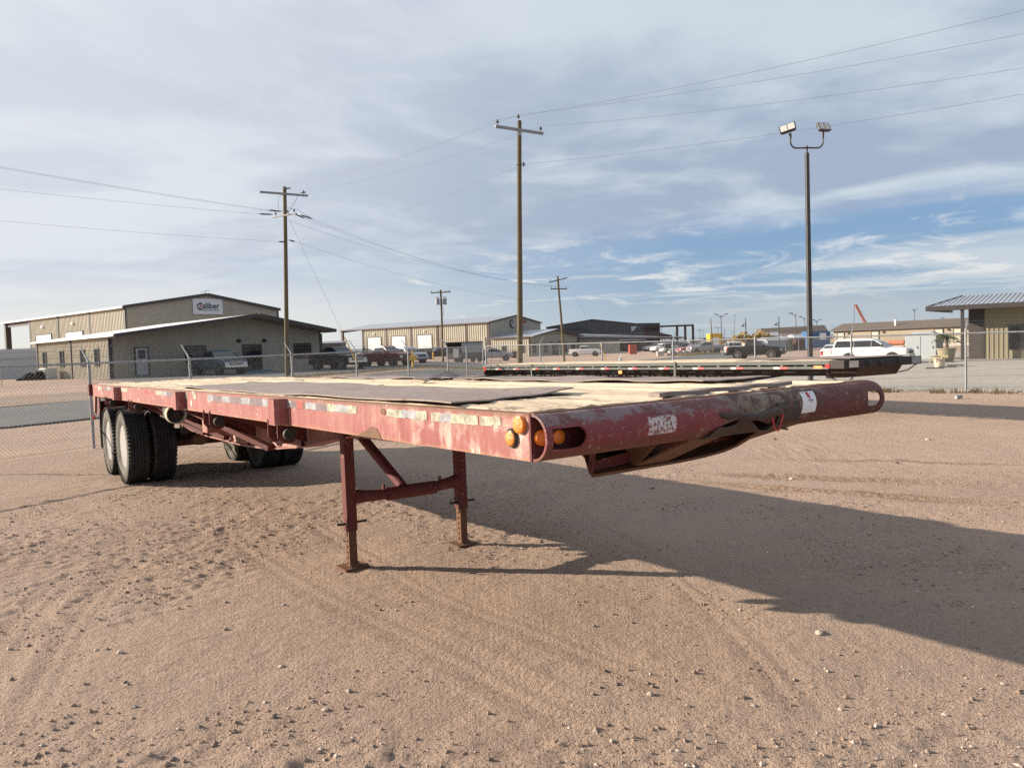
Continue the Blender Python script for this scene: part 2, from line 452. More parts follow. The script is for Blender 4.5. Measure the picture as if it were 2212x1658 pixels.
plain('wall_grey', (0.42, 0.44, 0.455), 0.6, var=0.05, scale=0.5)
plain('hill_haze', (0.20, 0.23, 0.26), 0.9, var=0.2, scale=0.02)
M = MATS


# ------------------------------------------------------------------ mesh helpers
class MB:
    def __init__(s):
        s.v, s.f, s.mi, s.cur = [], [], [], 0

    def add(s, vs, fs):
        b = len(s.v)
        s.v += [tuple(p) for p in vs]
        s.f += [tuple(i + b for i in f) for f in fs]
        s.mi += [s.cur] * len(fs)
        return s

    def hexa(s, p):                      # 8 points: bottom 4, top 4 (counter-clockwise from above)
        return s.add(p, [(3, 2, 1, 0), (4, 5, 6, 7), (0, 1, 5, 4), (1, 2, 6, 5), (2, 3, 7, 6), (3, 0, 4, 7)])

    def box(s, x0, y0, z0, x1, y1, z1):
        x0, x1 = min(x0, x1), max(x0, x1)
        y0, y1 = min(y0, y1), max(y0, y1)
        z0, z1 = min(z0, z1), max(z0, z1)
        return s.hexa([(x0, y0, z0), (x1, y0, z0), (x1, y1, z0), (x0, y1, z0), (x0, y0, z1), (x1, y0, z1), (x1, y1, z1), (x0, y1, z1)])

    def beam(s, p, q, w, h, up=(0, 0, 1)):
        p, q = Vector(p), Vector(q)
        d = (q - p).normalized()
        u = Vector(up)
        sd = d.cross(u)
        if sd.length < 1e-4:
            sd = d.cross(Vector((1, 0, 0)))
        sd.normalize()
        u = sd.cross(d).normalized()
        a, b = sd * w / 2, u * h / 2
        return s.hexa([p - a - b, p + a - b, q + a - b, q - a - b, p - a + b, p + a + b, q + a + b, q - a + b])

    def cyl(s, p, q, r0, r1=None, n=12, caps=True):
        r1 = r0 if r1 is None else r1
        p, q = Vector(p), Vector(q)
        d = (q - p).normalized()
        a = d.orthogonal().normalized()
        b = d.cross(a)
        vs, fs = [], []
        for c, r in ((p, r0), (q, r1)):
            for i in range(n):
                t = 2 * pi * i / n
                vs.append(c + a * (r * math.cos(t)) + b * (r * math.sin(t)))
        for i in range(n):
            j = (i + 1) % n
            fs.append((i, j, n + j, n + i))
        if caps:
            fs.append(tuple(range(n - 1, -1, -1)))
            fs.append(tuple(range(n, 2 * n)))
        return s.add(vs, fs)

    def tube(s, pts, r, n=8, caps=True):
        pts = [Vector(p) for p in pts]
        rr = r if isinstance(r, (list, tuple)) else [r] * len(pts)
        vs, fs = [], []
        a = None
        for i, p in enumerate(pts):
            d = (pts[min(i + 1, len(pts) - 1)] - pts[max(i - 1, 0)]).normalized()
            if a is None:
                a = d.orthogonal().normalized()
            else:
                a = (a - d * a.dot(d)).normalized()
            b = d.cross(a)
            for k in range(n):
                t = 2 * pi * k / n
                vs.append(p + a * (rr[i] * math.cos(t)) + b * (rr[i] * math.sin(t)))
        for i in range(len(pts) - 1):
            for k in range(n):
                k2 = (k + 1) % n
                fs.append((i * n + k, i * n + k2, (i + 1) * n + k2, (i + 1) * n + k))
        if caps:
            fs.append(tuple(range(n - 1, -1, -1)))
            fs.append(tuple(range((len(pts) - 1) * n, len(pts) * n)))
        return s.add(vs, fs)

    def ext(s, poly, vec):
        n = len(poly)
        vec = Vector(vec)
        p = [Vector(q) for q in poly]
        vs = p + [q + vec for q in p]
        fs = [tuple(range(n - 1, -1, -1)), tuple(range(n, 2 * n))]
        for i in range(n):
            j = (i + 1) % n
            fs.append((i, j, n + j, n + i))
        return s.add(vs, fs)

    def loft(s, rings, closed=True, caps=True):
        n = len(rings[0])
        vs = [p for r in rings for p in r]
        fs = []
        for i in range(len(rings) - 1):
            for k in range(n if closed else n - 1):
                k2 = (k + 1) % n
                fs.append((i * n + k, i * n + k2, (i + 1) * n + k2, (i + 1) * n + k))
        if caps:
            fs.append(tuple(range(n - 1, -1, -1)))
            fs.append(tuple(range((len(rings) - 1) * n, len(rings) * n)))
        return s.add(vs, fs)

    def lathe(s, prof, c, axis, n=32, close=False):
        """prof: (offset along axis, radius)"""
        c, d = Vector(c), Vector(axis).normalized()
        a = d.orthogonal().normalized()
        b = d.cross(a)
        rings = []
        for o, r in prof:
            rings.append([c + d * o + a * (r * math.cos(2 * pi * i / n)) + b * (r * math.sin(2 * pi * i / n)) for i in range(n)])
        if close:
            rings.append(rings[0])
        return s.loft(rings, True, not close)

    def grid(s, nu, nv, fn):
        vs = [fn(i / nu, j / nv) for i in range(nu + 1) for j in range(nv + 1)]
        fs = []
        for i in range(nu):
            for j in range(nv):
                a = i * (nv + 1) + j
                fs.append((a, a + nv + 1, a + nv + 2, a + 1))
        return s.add(vs, fs)

    def slab(s, nu, nv, fn, th):
        """grid with thickness th downwards"""
        top = [Vector(fn(i / nu, j / nv)) for i in range(nu + 1) for j in range(nv + 1)]
        N = len(top)
        vs = top + [p - Vector((0, 0, th)) for p in top]
        fs = []
        W = nv + 1
        for i in range(nu):
            for j in range(nv):
                a = i * W + j
                fs.append((a, a + W, a + W + 1, a + 1))
                fs.append((N + a, N + a + 1, N + a + W + 1, N + a + W))
        for i in range(nu):
            a, b = i * W, (i + 1) * W
            fs.append((a, N + a, N + b, b))
            a, b = a + nv, b + nv
            fs.append((a, b, N + b, N + a))
        for j in range(nv):
            a, b = j, j + 1
            fs.append((a, b, N + b, N + a))
            a, b = nu * W + j, nu * W + j + 1
            fs.append((a, N + a, N + b, b))
        return s.add(vs, fs)

    def mesh(s, name, mats, smooth=None):
        me = bpy.data.meshes.new(name)
        me.from_pydata(s.v, [], s.f)
        if not isinstance(mats, (list, tuple)):
            mats = [mats]
        for mm in mats:
            me.materials.append(mm if not isinstance(mm, str) else M[mm])
        if len(mats) > 1:
            me.polygons.foreach_set('material_index', s.mi)
        me.update()
        if smooth is not None:
            me.polygons.foreach_set('use_smooth', [True] * len(me.polygons))
            me.set_sharp_from_angle(angle=math.radians(smooth))
        return me

    def build(s, name, mats, parent=None, smooth=None, bevel=None, label=None, kind=None, fix=True):
        me = s.mesh(name, mats, smooth)
        return link(name, me, parent, bevel, label, kind, fix)


def link(name, me, parent=None, bevel=None, label=None, kind=None, fix=False):
    if fix:
        import bmesh
        bm = bmesh.new()
        bm.from_mesh(me)
        bmesh.ops.recalc_face_normals(bm, faces=bm.faces)
        bm.to_mesh(me)
        bm.free()
    o = bpy.data.objects.new(name, me)
    col.objects.link(o)
    if parent:
        o.parent = parent
    if bevel:
        bv = o.modifiers.new('bevel', 'BEVEL')
        bv.width = bevel
        bv.segments = 2
        bv.limit_method = 'ANGLE'
    if label:
        o['label'] = label
    if kind:
        o['kind'] = kind
    return o


def thing(name, label, cat, loc=(0, 0, 0), rz=0.0, group=None, mat=None):
    o = bpy.data.objects.new(name, None)
    o.empty_display_size = 0.2
    col.objects.link(o)
    if mat is not None:
        o.matrix_world = mat
    else:
        o.location = loc
        o.rotation_euler = (0, 0, rz)
    o['label'], o['category'] = label, cat
    if group:
        o['group'] = group
    return o


def tag(o, label, cat, group=None):
    o['label'], o['category'] = label, cat
    if group:
        o['group'] = group
    return o


def copy_tree(o, parent=None):
    c = o.copy()
    col.objects.link(c)
    c.parent = parent
    for ch in list(o.children):
        copy_tree(ch, c)
    return c


def text_mesh(body, size, bold=False, extr=0.004):
    cu_ = bpy.data.curves.new('letters', 'FONT')
    cu_.body = body
    cu_.size = size
    cu_.extrude = extr
    cu_.offset = 0.018 * size if bold else 0.0
    cu_.resolution_u = 3
    o = bpy.data.objects.new('letters', cu_)
    col.objects.link(o)
    dg = bpy.context.evaluated_depsgraph_get()
    me = bpy.data.meshes.new_from_object(o.evaluated_get(dg))
    bpy.data.objects.remove(o)
    bpy.data.curves.remove(cu_)
    return me


def sstep(a, b, v):
    t = np.clip((v - a) / (b - a), 0, 1)
    return t * t * (3 - 2 * t)


# ------------------------------------------------------------------ lie of the land
def lie(x, y):
    wl = sstep(0.02, -0.12, x / np.maximum(y, 1.0))
    return 0.30 * sstep(34, 58, y) * wl - 0.43 * sstep(24, 50, y) * (1 - wl) - 0.1 * sstep(80, 140, y) * wl


def gz(x, y):
    return float(lie(np.float64(x), np.float64(y)))


def vn(x, y, seed):
    ix, iy = np.floor(x), np.floor(y)
    fx, fy = x - ix, y - iy
    fx, fy = fx * fx * (3 - 2 * fx), fy * fy * (3 - 2 * fy)

    def h(a, b):
        v = np.sin(a * 127.1 + b * 311.7 + seed * 74.7) * 43758.5453
        return v - np.floor(v)
    return (h(ix, iy) * (1 - fx) + h(ix + 1, iy) * fx) * (1 - fy) + (h(ix, iy + 1) * (1 - fx) + h(ix + 1, iy + 1) * fx) * fy


def steps(lo, hi, d, g, end):
    v = list(np.arange(lo, hi, d))
    st = d
    p = v[-1]
    while p < end:
        st *= g
        p += st
        v.append(p)
    return v


TRACKS = [  # (points, tyre width, depth, tread pitch): wheel marks pressed into the yard
    ([(-2.9, 7.6), (-1.75, 5.9), (-0.95, 4.9), (-0.2, 4.0), (0.45, 3.2)], 0.30, 0.008, 0.07),
    ([(-2.2, 8.0), (-1.25, 6.4), (-0.55, 5.3), (0.3, 4.3), (1.1, 3.3)], 0.28, 0.006, 0.06),
    ([(-3.62, 6.3), (-3.35, 5.2), (-2.95, 4.2), (-2.5, 3.1)], 0.27, 0.008, 0.06),
    ([(-3.22, 6.3), (-2.95, 5.2), (-2.6, 4.2), (-2.2, 3.2)], 0.24, 0.006, 0.06),
    ([(2.6, 9.8), (4.2, 8.9), (6.2, 8.2), (9.5, 7.4)], 0.34, 0.034, 0.09),
    ([(2.2, 9.2), (3.8, 8.0), (5.8, 7.0), (8.5, 5.9)], 0.34, 0.030, 0.09),
    ([(3.2, 11.0), (5.5, 10.1), (8.0, 9.6), (12.0, 9.2)], 0.32, 0.026, 0.09),
    ([(0.55, 7.8), (0.95, 6.4), (1.2, 5.2), (1.3, 4.2), (1.3, 3.0)], 0.26, 0.006, 0.06),
    ([(1.6, 8.8), (2.9, 7.3), (4.6, 6.3), (7.0, 5.2)], 0.30, 0.009, 0.06),
    ([(-9.0, 12.6), (-5.5, 9.4), (-4.2, 8.0), (-3.4, 7.0)], 0.3, 0.009, 0.06),
]


def build_ground():
    xp = steps(0.0, 5.0, 0.026, 1.06, 3500)
    xs = np.array([-v for v in xp[:0:-1]] + xp)
    yf = steps(1.6, 8.0, 0.021, 1.042, 6000)
    ys = np.array([-3500, -1500, -600, -250, -100, -50, -25, -14, -8, -5, -3, -2, -1, -.4, 0, .3, .55, .75, .9, 1.0, 1.1, 1.2, 1.3, 1.4, 1.5] + yf)
    Xg, Yg = np.meshgrid(xs, ys, indexing='ij')
    Z = lie(Xg, Yg)
    dist = np.hypot(Xg, Yg)
    near = sstep(45, 8, dist)
    rough = (vn(Xg * 1.1, Yg * 1.1, 1) - .5) * 0.020 + (vn(Xg * 4.3, Yg * 4.3, 2) - .5) * 0.008
    patch = sstep(0.35, 0.75, vn(Xg * 0.7, Yg * 0.7, 9))
    fine = (vn(Xg * 13, Yg * 13, 3) - .5) * 0.014 + (vn(Xg * 25, Yg * 25, 4) - .5) * 0.014
    clod = np.maximum(vn(Xg * 15, Yg * 15, 5) - 0.80, 0) * 0.07
    tracked = np.zeros(Xg.shape)
    DET = near * (fine * (0.40 + 0.8 * patch) + clod * patch)
    Z = Z + near * rough
    Z += sstep(8, 22, dist) * sstep(90, 25, dist) * (vn(Xg * 0.35, Yg * 0.35, 6) - .5) * 0.03
    for pts, w, dep, pit in TRACKS:
        best = np.full(Xg.shape, 9.0)
        lat = np.zeros(Xg.shape)
        alo = np.zeros(Xg.shape)
        acc = 0.0
        # smooth polyline
        P = [np.array(p) for p in pts]
        Q = []
        for i in range(len(P) - 1):
            p0, p1, p2, p3 = P[max(i - 1, 0)], P[i], P[i + 1], P[min(i + 2, len(P) - 1)]
            for t in np.linspace(0, 1, 6, endpoint=False):
                Q.append(0.5 * (2 * p1 + (p2 - p0) * t + (2 * p0 - 5 * p1 + 4 * p2 - p3) * t * t + (3 * p1 - p0 - 3 * p2 + p3) * t ** 3))
        Q.append(P[-1])
        bb = np.array(Q)
        sel = (Xg > bb[:, 0].min() - .6) & (Xg < bb[:, 0].max() + .6) & (Yg > bb[:, 1].min() - .6) & (Yg < bb[:, 1].max() + .6)
        xx, yy = Xg[sel], Yg[sel]
        bd, bl, ba = np.full(xx.shape, 9.0), np.zeros(xx.shape), np.zeros(xx.shape)
        tot = sum(np.linalg.norm(Q[i + 1] - Q[i]) for i in range(len(Q) - 1))
        for i in range(len(Q) - 1):
            a, b = Q[i], Q[i + 1]
            e = b - a
            L = np.linalg.norm(e)
            e = e / L
            t = np.clip((xx - a[0]) * e[0] + (yy - a[1]) * e[1], 0, L)
            dx, dy = xx - a[0] - e[0] * t, yy - a[1] - e[1] * t
            dd = np.hypot(dx, dy)
            mk = dd < bd
            bd[mk] = dd[mk]
            bl[mk] = (dx * -e[1] + dy * e[0])[mk]
            ba[mk] = (acc + t)[mk]
            acc += L
        ends = sstep(0, 0.7, ba) * sstep(tot, tot - 0.7, ba)
        fade = ends * (0.35 + 0.65 * vn(xx * 1.3, yy * 1.3, 12))
        inside = sstep(w / 2 + 0.03, w / 2 - 0.03, bd)
        rim = np.exp(-((bd - w / 2 - 0.03) / 0.035) ** 2)
        rib = np.cos(bl / w * 2 * pi * 2.5)
        lug = np.sign(np.sin((ba + np.abs(bl) * 0.8) / pit * 2 * pi)) * (0.4 + 0.6 * (np.abs(bl) > w * 0.22))
        Z[sel] += fade * (-dep * inside + dep * 0.45 * rim + inside * (0.0045 * rib + 0.0055 * lug))
        tracked[sel] = np.maximum(tracked[sel], inside * ends * 0.8)
    Z += DET * (1 - tracked)
    n0, n1 = Xg.shape
    vs = np.stack([Xg.ravel(), Yg.ravel(), Z.ravel()], 1)
    i, j = np.meshgrid(np.arange(n0 - 1), np.arange(n1 - 1), indexing='ij')
    a = (i * n1 + j).ravel()
    faces = np.stack([a, a + n1, a + n1 + 1, a + 1], 1)
    me = bpy.data.meshes.new('ground')
    me.vertices.add(len(vs))
    me.vertices.foreach_set('co', vs.ravel())
    me.loops.add(faces.size)
    me.loops.foreach_set('vertex_index', faces.ravel())
    me.polygons.add(len(faces))
    me.polygons.foreach_set('loop_start', np.arange(0, faces.size, 4))
    me.update(calc_edges=True)
    me.polygons.foreach_set('use_smooth', np.ones(len(faces), bool))
    me.materials.append(M['sandy_dirt'])
    o = link('ground', me, kind='structure')
    o['label'] = 'sandy caliche dirt yard with wheel marks and fine gravel'
    return xs, ys, Z


GXS, GYS, GZ = build_ground()


def ground_h(x, y):
    i = min(max(int(np.searchsorted(GXS, x)) - 1, 0), len(GXS) - 2)
    j = min(max(int(np.searchsorted(GYS, y)) - 1, 0), len(GYS) - 2)
    fx = (x - GXS[i]) / (GXS[i + 1] - GXS[i])
    fy = (y - GYS[j]) / (GYS[j + 1] - GYS[j])
    return float((GZ[i, j] * (1 - fx) + GZ[i + 1, j] * fx) * (1 - fy) + (GZ[i, j + 1] * (1 - fx) + GZ[i + 1, j + 1] * fx) * fy)


def sheet(name, label, quad, mat, lift, nu, nv, wob=0.0):
    """ground sheet between two edge polylines, following the lie of the land, with a thickness"""
    A, B = quad

    def along(P, t):
        t = t * (len(P) - 1)
        i = min(int(t), len(P) - 2)
        return Vector(P[i]).lerp(Vector(P[i + 1]), t - i)

    def fn(u, v):
        p = along(A, u).lerp(along(B, u), v)
        k = wob if v in (0.0, 1.0) else 0
        x = p.x + RN.uniform(-k, k)
        y = p.y + RN.uniform(-k, k)
        return (x, y, gz(x, y) + lift)
    mb = MB()
    mb.slab(nu, nv, fn, 0.25)
    o = mb.build(name, mat, kind='structure')
    o['label'] = label
    return o


# road running away to the right behind the left fence
rn = [(-31.5, -12.0), (-13.9, 20.0), (-12.2, 23.2), (3.2, 50.0), (20.5, 80.0), (46, 124), (110, 235)]
rf = [(-40.5, -7.0), (-20.6, 28.0), (-18.4, 33.6), (-6.2, 55.0), (11.5, 86.0), (36, 130), (98, 242)]
sheet('asphalt_road', 'grey asphalt road running away behind the fence', (rn, rf), 'asphalt', 0.055, 60, 5, 0.12)
sheet('parking_apron', 'dark asphalt parking apron where the pickups stand', ([(-17.5, 44.5), (-10.2, 54.0), (-1.5, 71.5), (2.0, 84)], [(-31, 57.5), (-21, 68), (-13, 80), (-6, 95)]), 'asphalt', 0.042, 30, 12, 0.2)
sheet('road_verge', 'reddish dirt verge between the road and the apron', ([(-24, 24.5), (-18.9, 33.9), (-6.7, 55.3), (11, 86.3)], [(-26, 40), (-17.7, 44.0), (-10.4, 53.5), (1.8, 84.5)]), 'red_dirt', 0.03, 30, 8, 0.1)
sheet('gravel_lot', 'pale grey limestone gravel lot behind the right fence', ([(16.6, 18.7), (11.2, 23.6), (5.0, 29.2), (1.2, 32.9), (5.0, 42.0)], [(62, 25), (58, 60), (50, 78), (26, 78), (14, 60)]), 'grey_gravel', 0.035, 40, 30, 0.15)

# ------------------------------------------------------------------ loose gravel
def build_gravel():
    rng = np.random.default_rng(5)
    octv = np.array([(1, 0, 0), (0, 1, 0), (-1, 0, 0), (0, -1, 0), (0, 0, 1), (0, 0, -1)], float)
    octf = np.array([(0, 1, 4), (1, 2, 4), (2, 3, 4), (3, 0, 4), (1, 0, 5), (2, 1, 5), (3, 2, 5), (0, 3, 5)])
    N = 36000
    V, F, mi = [], [], []
    k = 0
    while k < N:
        r = 1.6 + 9.5 * rng.random() ** 0.9
        a = math.radians(rng.uniform(-42, 42))
        x, y = r * math.sin(a), r * math.cos(a)
        if vn(np.float64(x * 0.7), np.float64(y * 0.7), 9) * 0.6 + vn(np.float64(x * 2.3), np.float64(y * 2.3), 19) * 0.6 + rng.random() * 0.35 < 0.78:
            continue
        sz = min(0.0026 * math.exp(rng.exponential(0.52)), 0.017)
        q = octv * rng.uniform(0.6, 1.25, (6, 1)) * sz * np.array([1, rng.uniform(.7, 1), rng.uniform(.5, .8)])
        th = rng.random() * 6.28
        c, s_ = math.cos(th), math.sin(th)
        q = np.stack([q[:, 0] * c - q[:, 1] * s_, q[:, 0] * s_ + q[:, 1] * c, q[:, 2]], 1)
        q += (x, y, ground_h(x, y) + sz * 0.2)
        V.append(q)
        F.append(octf + 6 * k)
        mi += [int(rng.random() < 0.3) if rng.random() < 0.25 else 2] * 8
        k += 1
    me = bpy.data.meshes.new('gravel')
    me.from_pydata(np.concatenate(V).tolist(), [], np.concatenate(F).tolist())
    for n_ in ('stone_pale', 'stone_dark', 'sandy_dirt', 'sandy_dirt'):
        me.materials.append(M[n_])
    me.polygons.foreach_set('material_index', mi)
    o = link('gravel', me, kind='stuff')
    o['label'] = 'fine loose gravel scattered over the dirt yard'


build_gravel()


def stone_mesh(seed, dark):
    r = random.Random(seed)
    mb = MB()
    rings = []
    for i in range(5):
        t = -pi / 2 + pi * (i + 0.5) / 5
        rings.append([(math.cos(t) * math.cos(2 * pi * k / 7) * r.uniform(.75, 1.2), 0.75 * math.cos(t) * math.sin(2 * pi * k / 7) * r.uniform(.75, 1.2), 0.55 * math.sin(t) * r.uniform(.8, 1.15)) for k in range(7)])
    mb.loft(rings)
    return mb.mesh('stone', 'stone_dark' if dark else 'stone_pale')


STONES = [stone_mesh(i, i % 2) for i in range(4)]
# ground positions of the larger stones and clods one can pick out
for k, (x, y, s_) in enumerate([(-2.35, 4.43, .022), (-1.85, 4.75, .02), (-1.62, 5.2, .018), (-2.05, 5.3, .016), (-1.32, 4.15, .02), (-2.9, 5.6, .02), (-0.95, 3.62, .02), (-1.18, 3.55, .022), (0.62, 3.66, .02), (1.05, 3.58, .018),
                               (1.72, 4.35, .03), (0.45, 4.6, .014), (2.55, 3.1, .022), (-0.35, 2.75, .015), (-0.28, 2.9, .014), (1.6, 8.9, .03), (3.4, 9.4, .035), (5.1, 10.2, .035), (6.6, 12.2, .04), (4.4, 12.9, .04), (-3.15, 4.0, .02), (-1.5, 3.2, .018)]):
    o = link('stone', STONES[k % 4])
    o.location = (x, y, ground_h(x, y) + s_ * 0.2)
    o.scale = (s_, s_, s_)
    o.rotation_euler = (0, 0, k * 1.7)
    tag(o, ('dark clod lying loose on the dirt yard' if k % 2 else 'pale stone lying loose on the dirt yard'), 'stone', 'dark clods on the dirt yard' if k % 2 else 'pale stones on the dirt yard')

# ------------------------------------------------------------------ red flatbed trailer
DK = 1.4503
ax = Vector((-0.58505517, 0.81093924, -0.00938071)).normalized()
nx = Vector((-0.0056364, 0.0075008, 0.99995598)).normalized()
lx = nx.cross(-ax).normalized()
tm = Matrix.Identity(4)
Ob = Vector((0.06623968, 2.9843428, 1.45030127)) - nx * DK
for i in range(3):
    tm[i][0], tm[i][1], tm[i][2], tm[i][3] = -ax[i], lx[i], nx[i], Ob[i]
TR = thing('flatbed_trailer', 'weathered red flatbed semi-trailer with bleached plank deck standing on its landing legs', 'trailer', mat=tm)
TL, TW, RD = 11.98, 2.44, 0.188


def L(s, w, k):
    return (-s, w, k + DK)


def tbox(mb, s0, w0, k0, s1, w1, k1):
    return mb.box(-s0, w0, k0 + DK, -s1, w1, k1 + DK)


def part(mb, name, mat, parent=None, **kw):
    return mb.build(name, mat, parent or TR, **kw)


def wavy_rail(w0, w1):
    """outer channel of the bed; the near one has a chewed hole in the bottom edge"""
    mb = MB()
    tbox(mb, 0.012, w0, -RD, TL, w1, -0.001)
    return mb


# outer rails with a thin upper lip
mb = wavy_rail(0.0, 0.012)
tbox(mb, 0.02, 0.012, -0.008, TL, 0.06, -0.001)
tbox(mb, 0.02, 0.012, -RD, TL, 0.05, -RD + 0.008)
NR = part(mb, 'side_rail', 'trailer_red', label='sunlit red side rail with chalky scuffs')
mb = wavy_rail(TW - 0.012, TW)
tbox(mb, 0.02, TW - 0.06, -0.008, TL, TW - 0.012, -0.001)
part(mb, 'side_rail', 'trailer_shade_red')
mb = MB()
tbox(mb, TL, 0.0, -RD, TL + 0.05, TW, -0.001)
part(mb, 'rear_rail', 'trailer_shade_red')
mb = MB()
tbox(mb, TL - 0.05, -0.055, -RD + 0.005, TL + 0.12, -0.002, 0.004)
part(mb, 'corner_cap', 'trailer_shade_red', bevel=0.012)
# front plate behind the half pipe
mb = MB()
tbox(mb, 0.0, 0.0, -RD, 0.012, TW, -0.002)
part(mb, 'front_plate', 'trailer_shade_red')
# patch of bare rust and hole on the near rail
mb = MB()
pts = [(1.60, -RD), (1.55, -0.165), (1.47, -0.148), (1.42, -0.125), (1.36, -0.132), (1.33, -0.160), (1.30, -RD)]
mb.ext([L(s, -0.0035, k) for s, k in pts], (0, 0.003, 0))
part(mb, 'rust_patch', 'rusty_steel', NR)
mb = MB()
mb.ext([L(1.275 + 0.03 * math.cos(t), -0.003, -0.040 + 0.018 * math.sin(t)) for t in np.linspace(0, 2 * pi, 10, endpoint=False)], (0, 0.0025, 0))
part(mb, 'rust_patch', 'rusty_steel', NR)
mb = MB()
mb.ext([L(1.42, 0.3, -RD - 0.002), L(1.28, 0.3, -RD - 0.05), L(1.1, 0.3, -RD - 0.002)], (0, 0.02, 0))
part(mb, 'bracket', 'rusty_steel')


def half_pipe():
    r0, th, n = 0.094, 0.011, 26
    prof = []
    for i in range(n + 1):
        t = pi / 2 - pi * i / n
        prof.append((0.006 + r0 * 0.98 * math.cos(t), -0.094 + r0 * math.sin(t)))
    inner = []
    for i in range(n, -1, -1):
        t = pi / 2 - pi * i / n
        inner.append((0.006 + (r0 - th) * 0.98 * math.cos(t), -0.094 + (r0 - th) * math.sin(t)))
    ring = prof + inner
    mb = MB()
    W0, W1 = 0.002, TW - 0.002
    rings = []
    nw = 60
    for j in range(nw + 1):
        w = W0 + (W1 - W0) * j / nw
        rr = []
        for q, (x, k) in enumerate(ring):
            # dents in the middle, where the pipe was pulled in
            dn = 0.030 * math.exp(-((w - 1.22) / 0.11) ** 2) * max(0, math.cos((k + 0.075) * 14))
            dn += 0.008 * math.exp(-((w - 0.33) / 0.05) ** 2) * max(0, math.cos((k + 0.03) * 18))
            dn += 0.010 * math.exp(-((w - 2.08) / 0.05) ** 2)
            rr.append((x - dn * min(1, x / 0.05), w, k + DK))
        rings.append(rr)
    mb.loft(rings, True, True)
    return mb


def apply_cuts(me, cutters):
    o = link('cut_target', me, fix=True)
    tmp = [o]
    for cm in cutters:
        c = link('cutter', cm, fix=True)
        tmp.append(c)
        b = o.modifiers.new('cut', 'BOOLEAN')
        b.operation = 'DIFFERENCE'
        b.object = c
        b.solver = 'EXACT'
    dg = bpy.context.evaluated_depsgraph_get()
    res = bpy.data.meshes.new_from_object(o.evaluated_get(dg))
    for t in tmp:
        bpy.data.objects.remove(t)
    return res


def slot(w0, w1, k0, k1, round0, round1):
    """rounded opening through the pipe, seen from the front"""
    h = (k1 - k0) / 2
    kc = (k0 + k1) / 2
    P = []
    if round1:
        P += [(w1 - h + h * math.cos(t), kc + h * math.sin(t)) for t in np.linspace(-pi / 2, pi / 2, 12)]
    else:
        P += [(w1, k0), (w1, k1)]
    if round0:
        P += [(w0 + h + h * math.cos(t), kc + h * math.sin(t)) for t in np.linspace(pi / 2, 3 * pi / 2, 12)]
    else:
        P += [(w0, k1), (w0, k0)]
    mb = MB()
    mb.ext([(0.03, w, k + DK) for w, k in P], (0.2, 0, 0))
    return mb.mesh('c', 'trailer_red')


rag = MB()
rag.ext([(0.02, w, k + DK) for w, k in [(0.97, -0.175), (1.0, -0.150), (1.05, -0.128), (1.12, -0.118), (1.24, -0.120), (1.33, -0.135), (1.42, -0.165), (1.44, -0.2), (0.98, -0.2)]], (0.2, 0, 0))
pm = apply_cuts(half_pipe().mesh('nose_pipe', 'nose_red'), [slot(0.035, 0.206, -0.142, -0.058, False, True), slot(2.268, 2.405, -0.135, -0.052, False, True), rag.mesh('c', 'trailer_red')])
pm.polygons.foreach_set('use_smooth', [True] * len(pm.polygons))
pm.set_sharp_from_angle(angle=math.radians(35))
NP = link('nose_pipe', pm, TR, label='scuffed half-round nose pipe with a slot near each end')
mb = MB()
for k in range(14):
    s0 = 0.10 + 0.17 * k + RN.uniform(-.02, .02)
    mb.hexa([L(-0.012, s0, -0.002), L(0.03, s0, -0.002), L(0.03, s0 + RN.uniform(.05, .13), -0.002), L(-0.012, s0 + .09, -0.002), L(-0.01, s0, 0.004), L(0.03, s0, 0.006), L(0.03, s0 + .09, 0.005), L(-0.01, s0 + .1, 0.003)])
mb = MB()
mb.slab(3, 30, lambda u, v: (-(-0.012 + 0.055 * u), 0.01 + 2.42 * v, DK + 0.003 + 0.003 * math.sin(v * 40) * u), 0.004)
part(mb, 'deck_edge', 'rusty_steel')
# lights
def marker(parent, s, w, k, face, r, ring=True):
    d = Vector((0, -1, 0)) if face == 'side' else Vector((1, 0, 0))
    c = Vector(L(s, w, k))
    mb = MB()
    mb.lathe([(0, r * 0.98), (0.010, r), (0.016, r * 0.92), (0.020, r * 0.6), (0.021, 0.001)], c, d, 24)
    o = part(mb, 'marker_light', 'orange_lens', parent, smooth=40)
    if ring:
        mb = MB()
        mb.lathe([(0, r), (0.012, r), (0.013, r * 1.10), (0.008, r * 1.22), (0, r * 1.24)], c, d, 24, close=True)
        part(mb, 'rubber_ring', 'rubber', o, smooth=40)
    return o


marker(TR, 0.062, -0.001, -0.044, 'side', 0.037, False)['label'] = 'dull orange marker light at the rail top'
marker(TR, 0.122, -0.001, -0.102, 'side', 0.032)['label'] = 'bright orange marker light in a rubber ring'
marker(TR, -0.002, 0.045, -0.097, 'front', 0.033, False)
marker(TR, -0.002, 0.128, -0.101, 'front', 0.031)

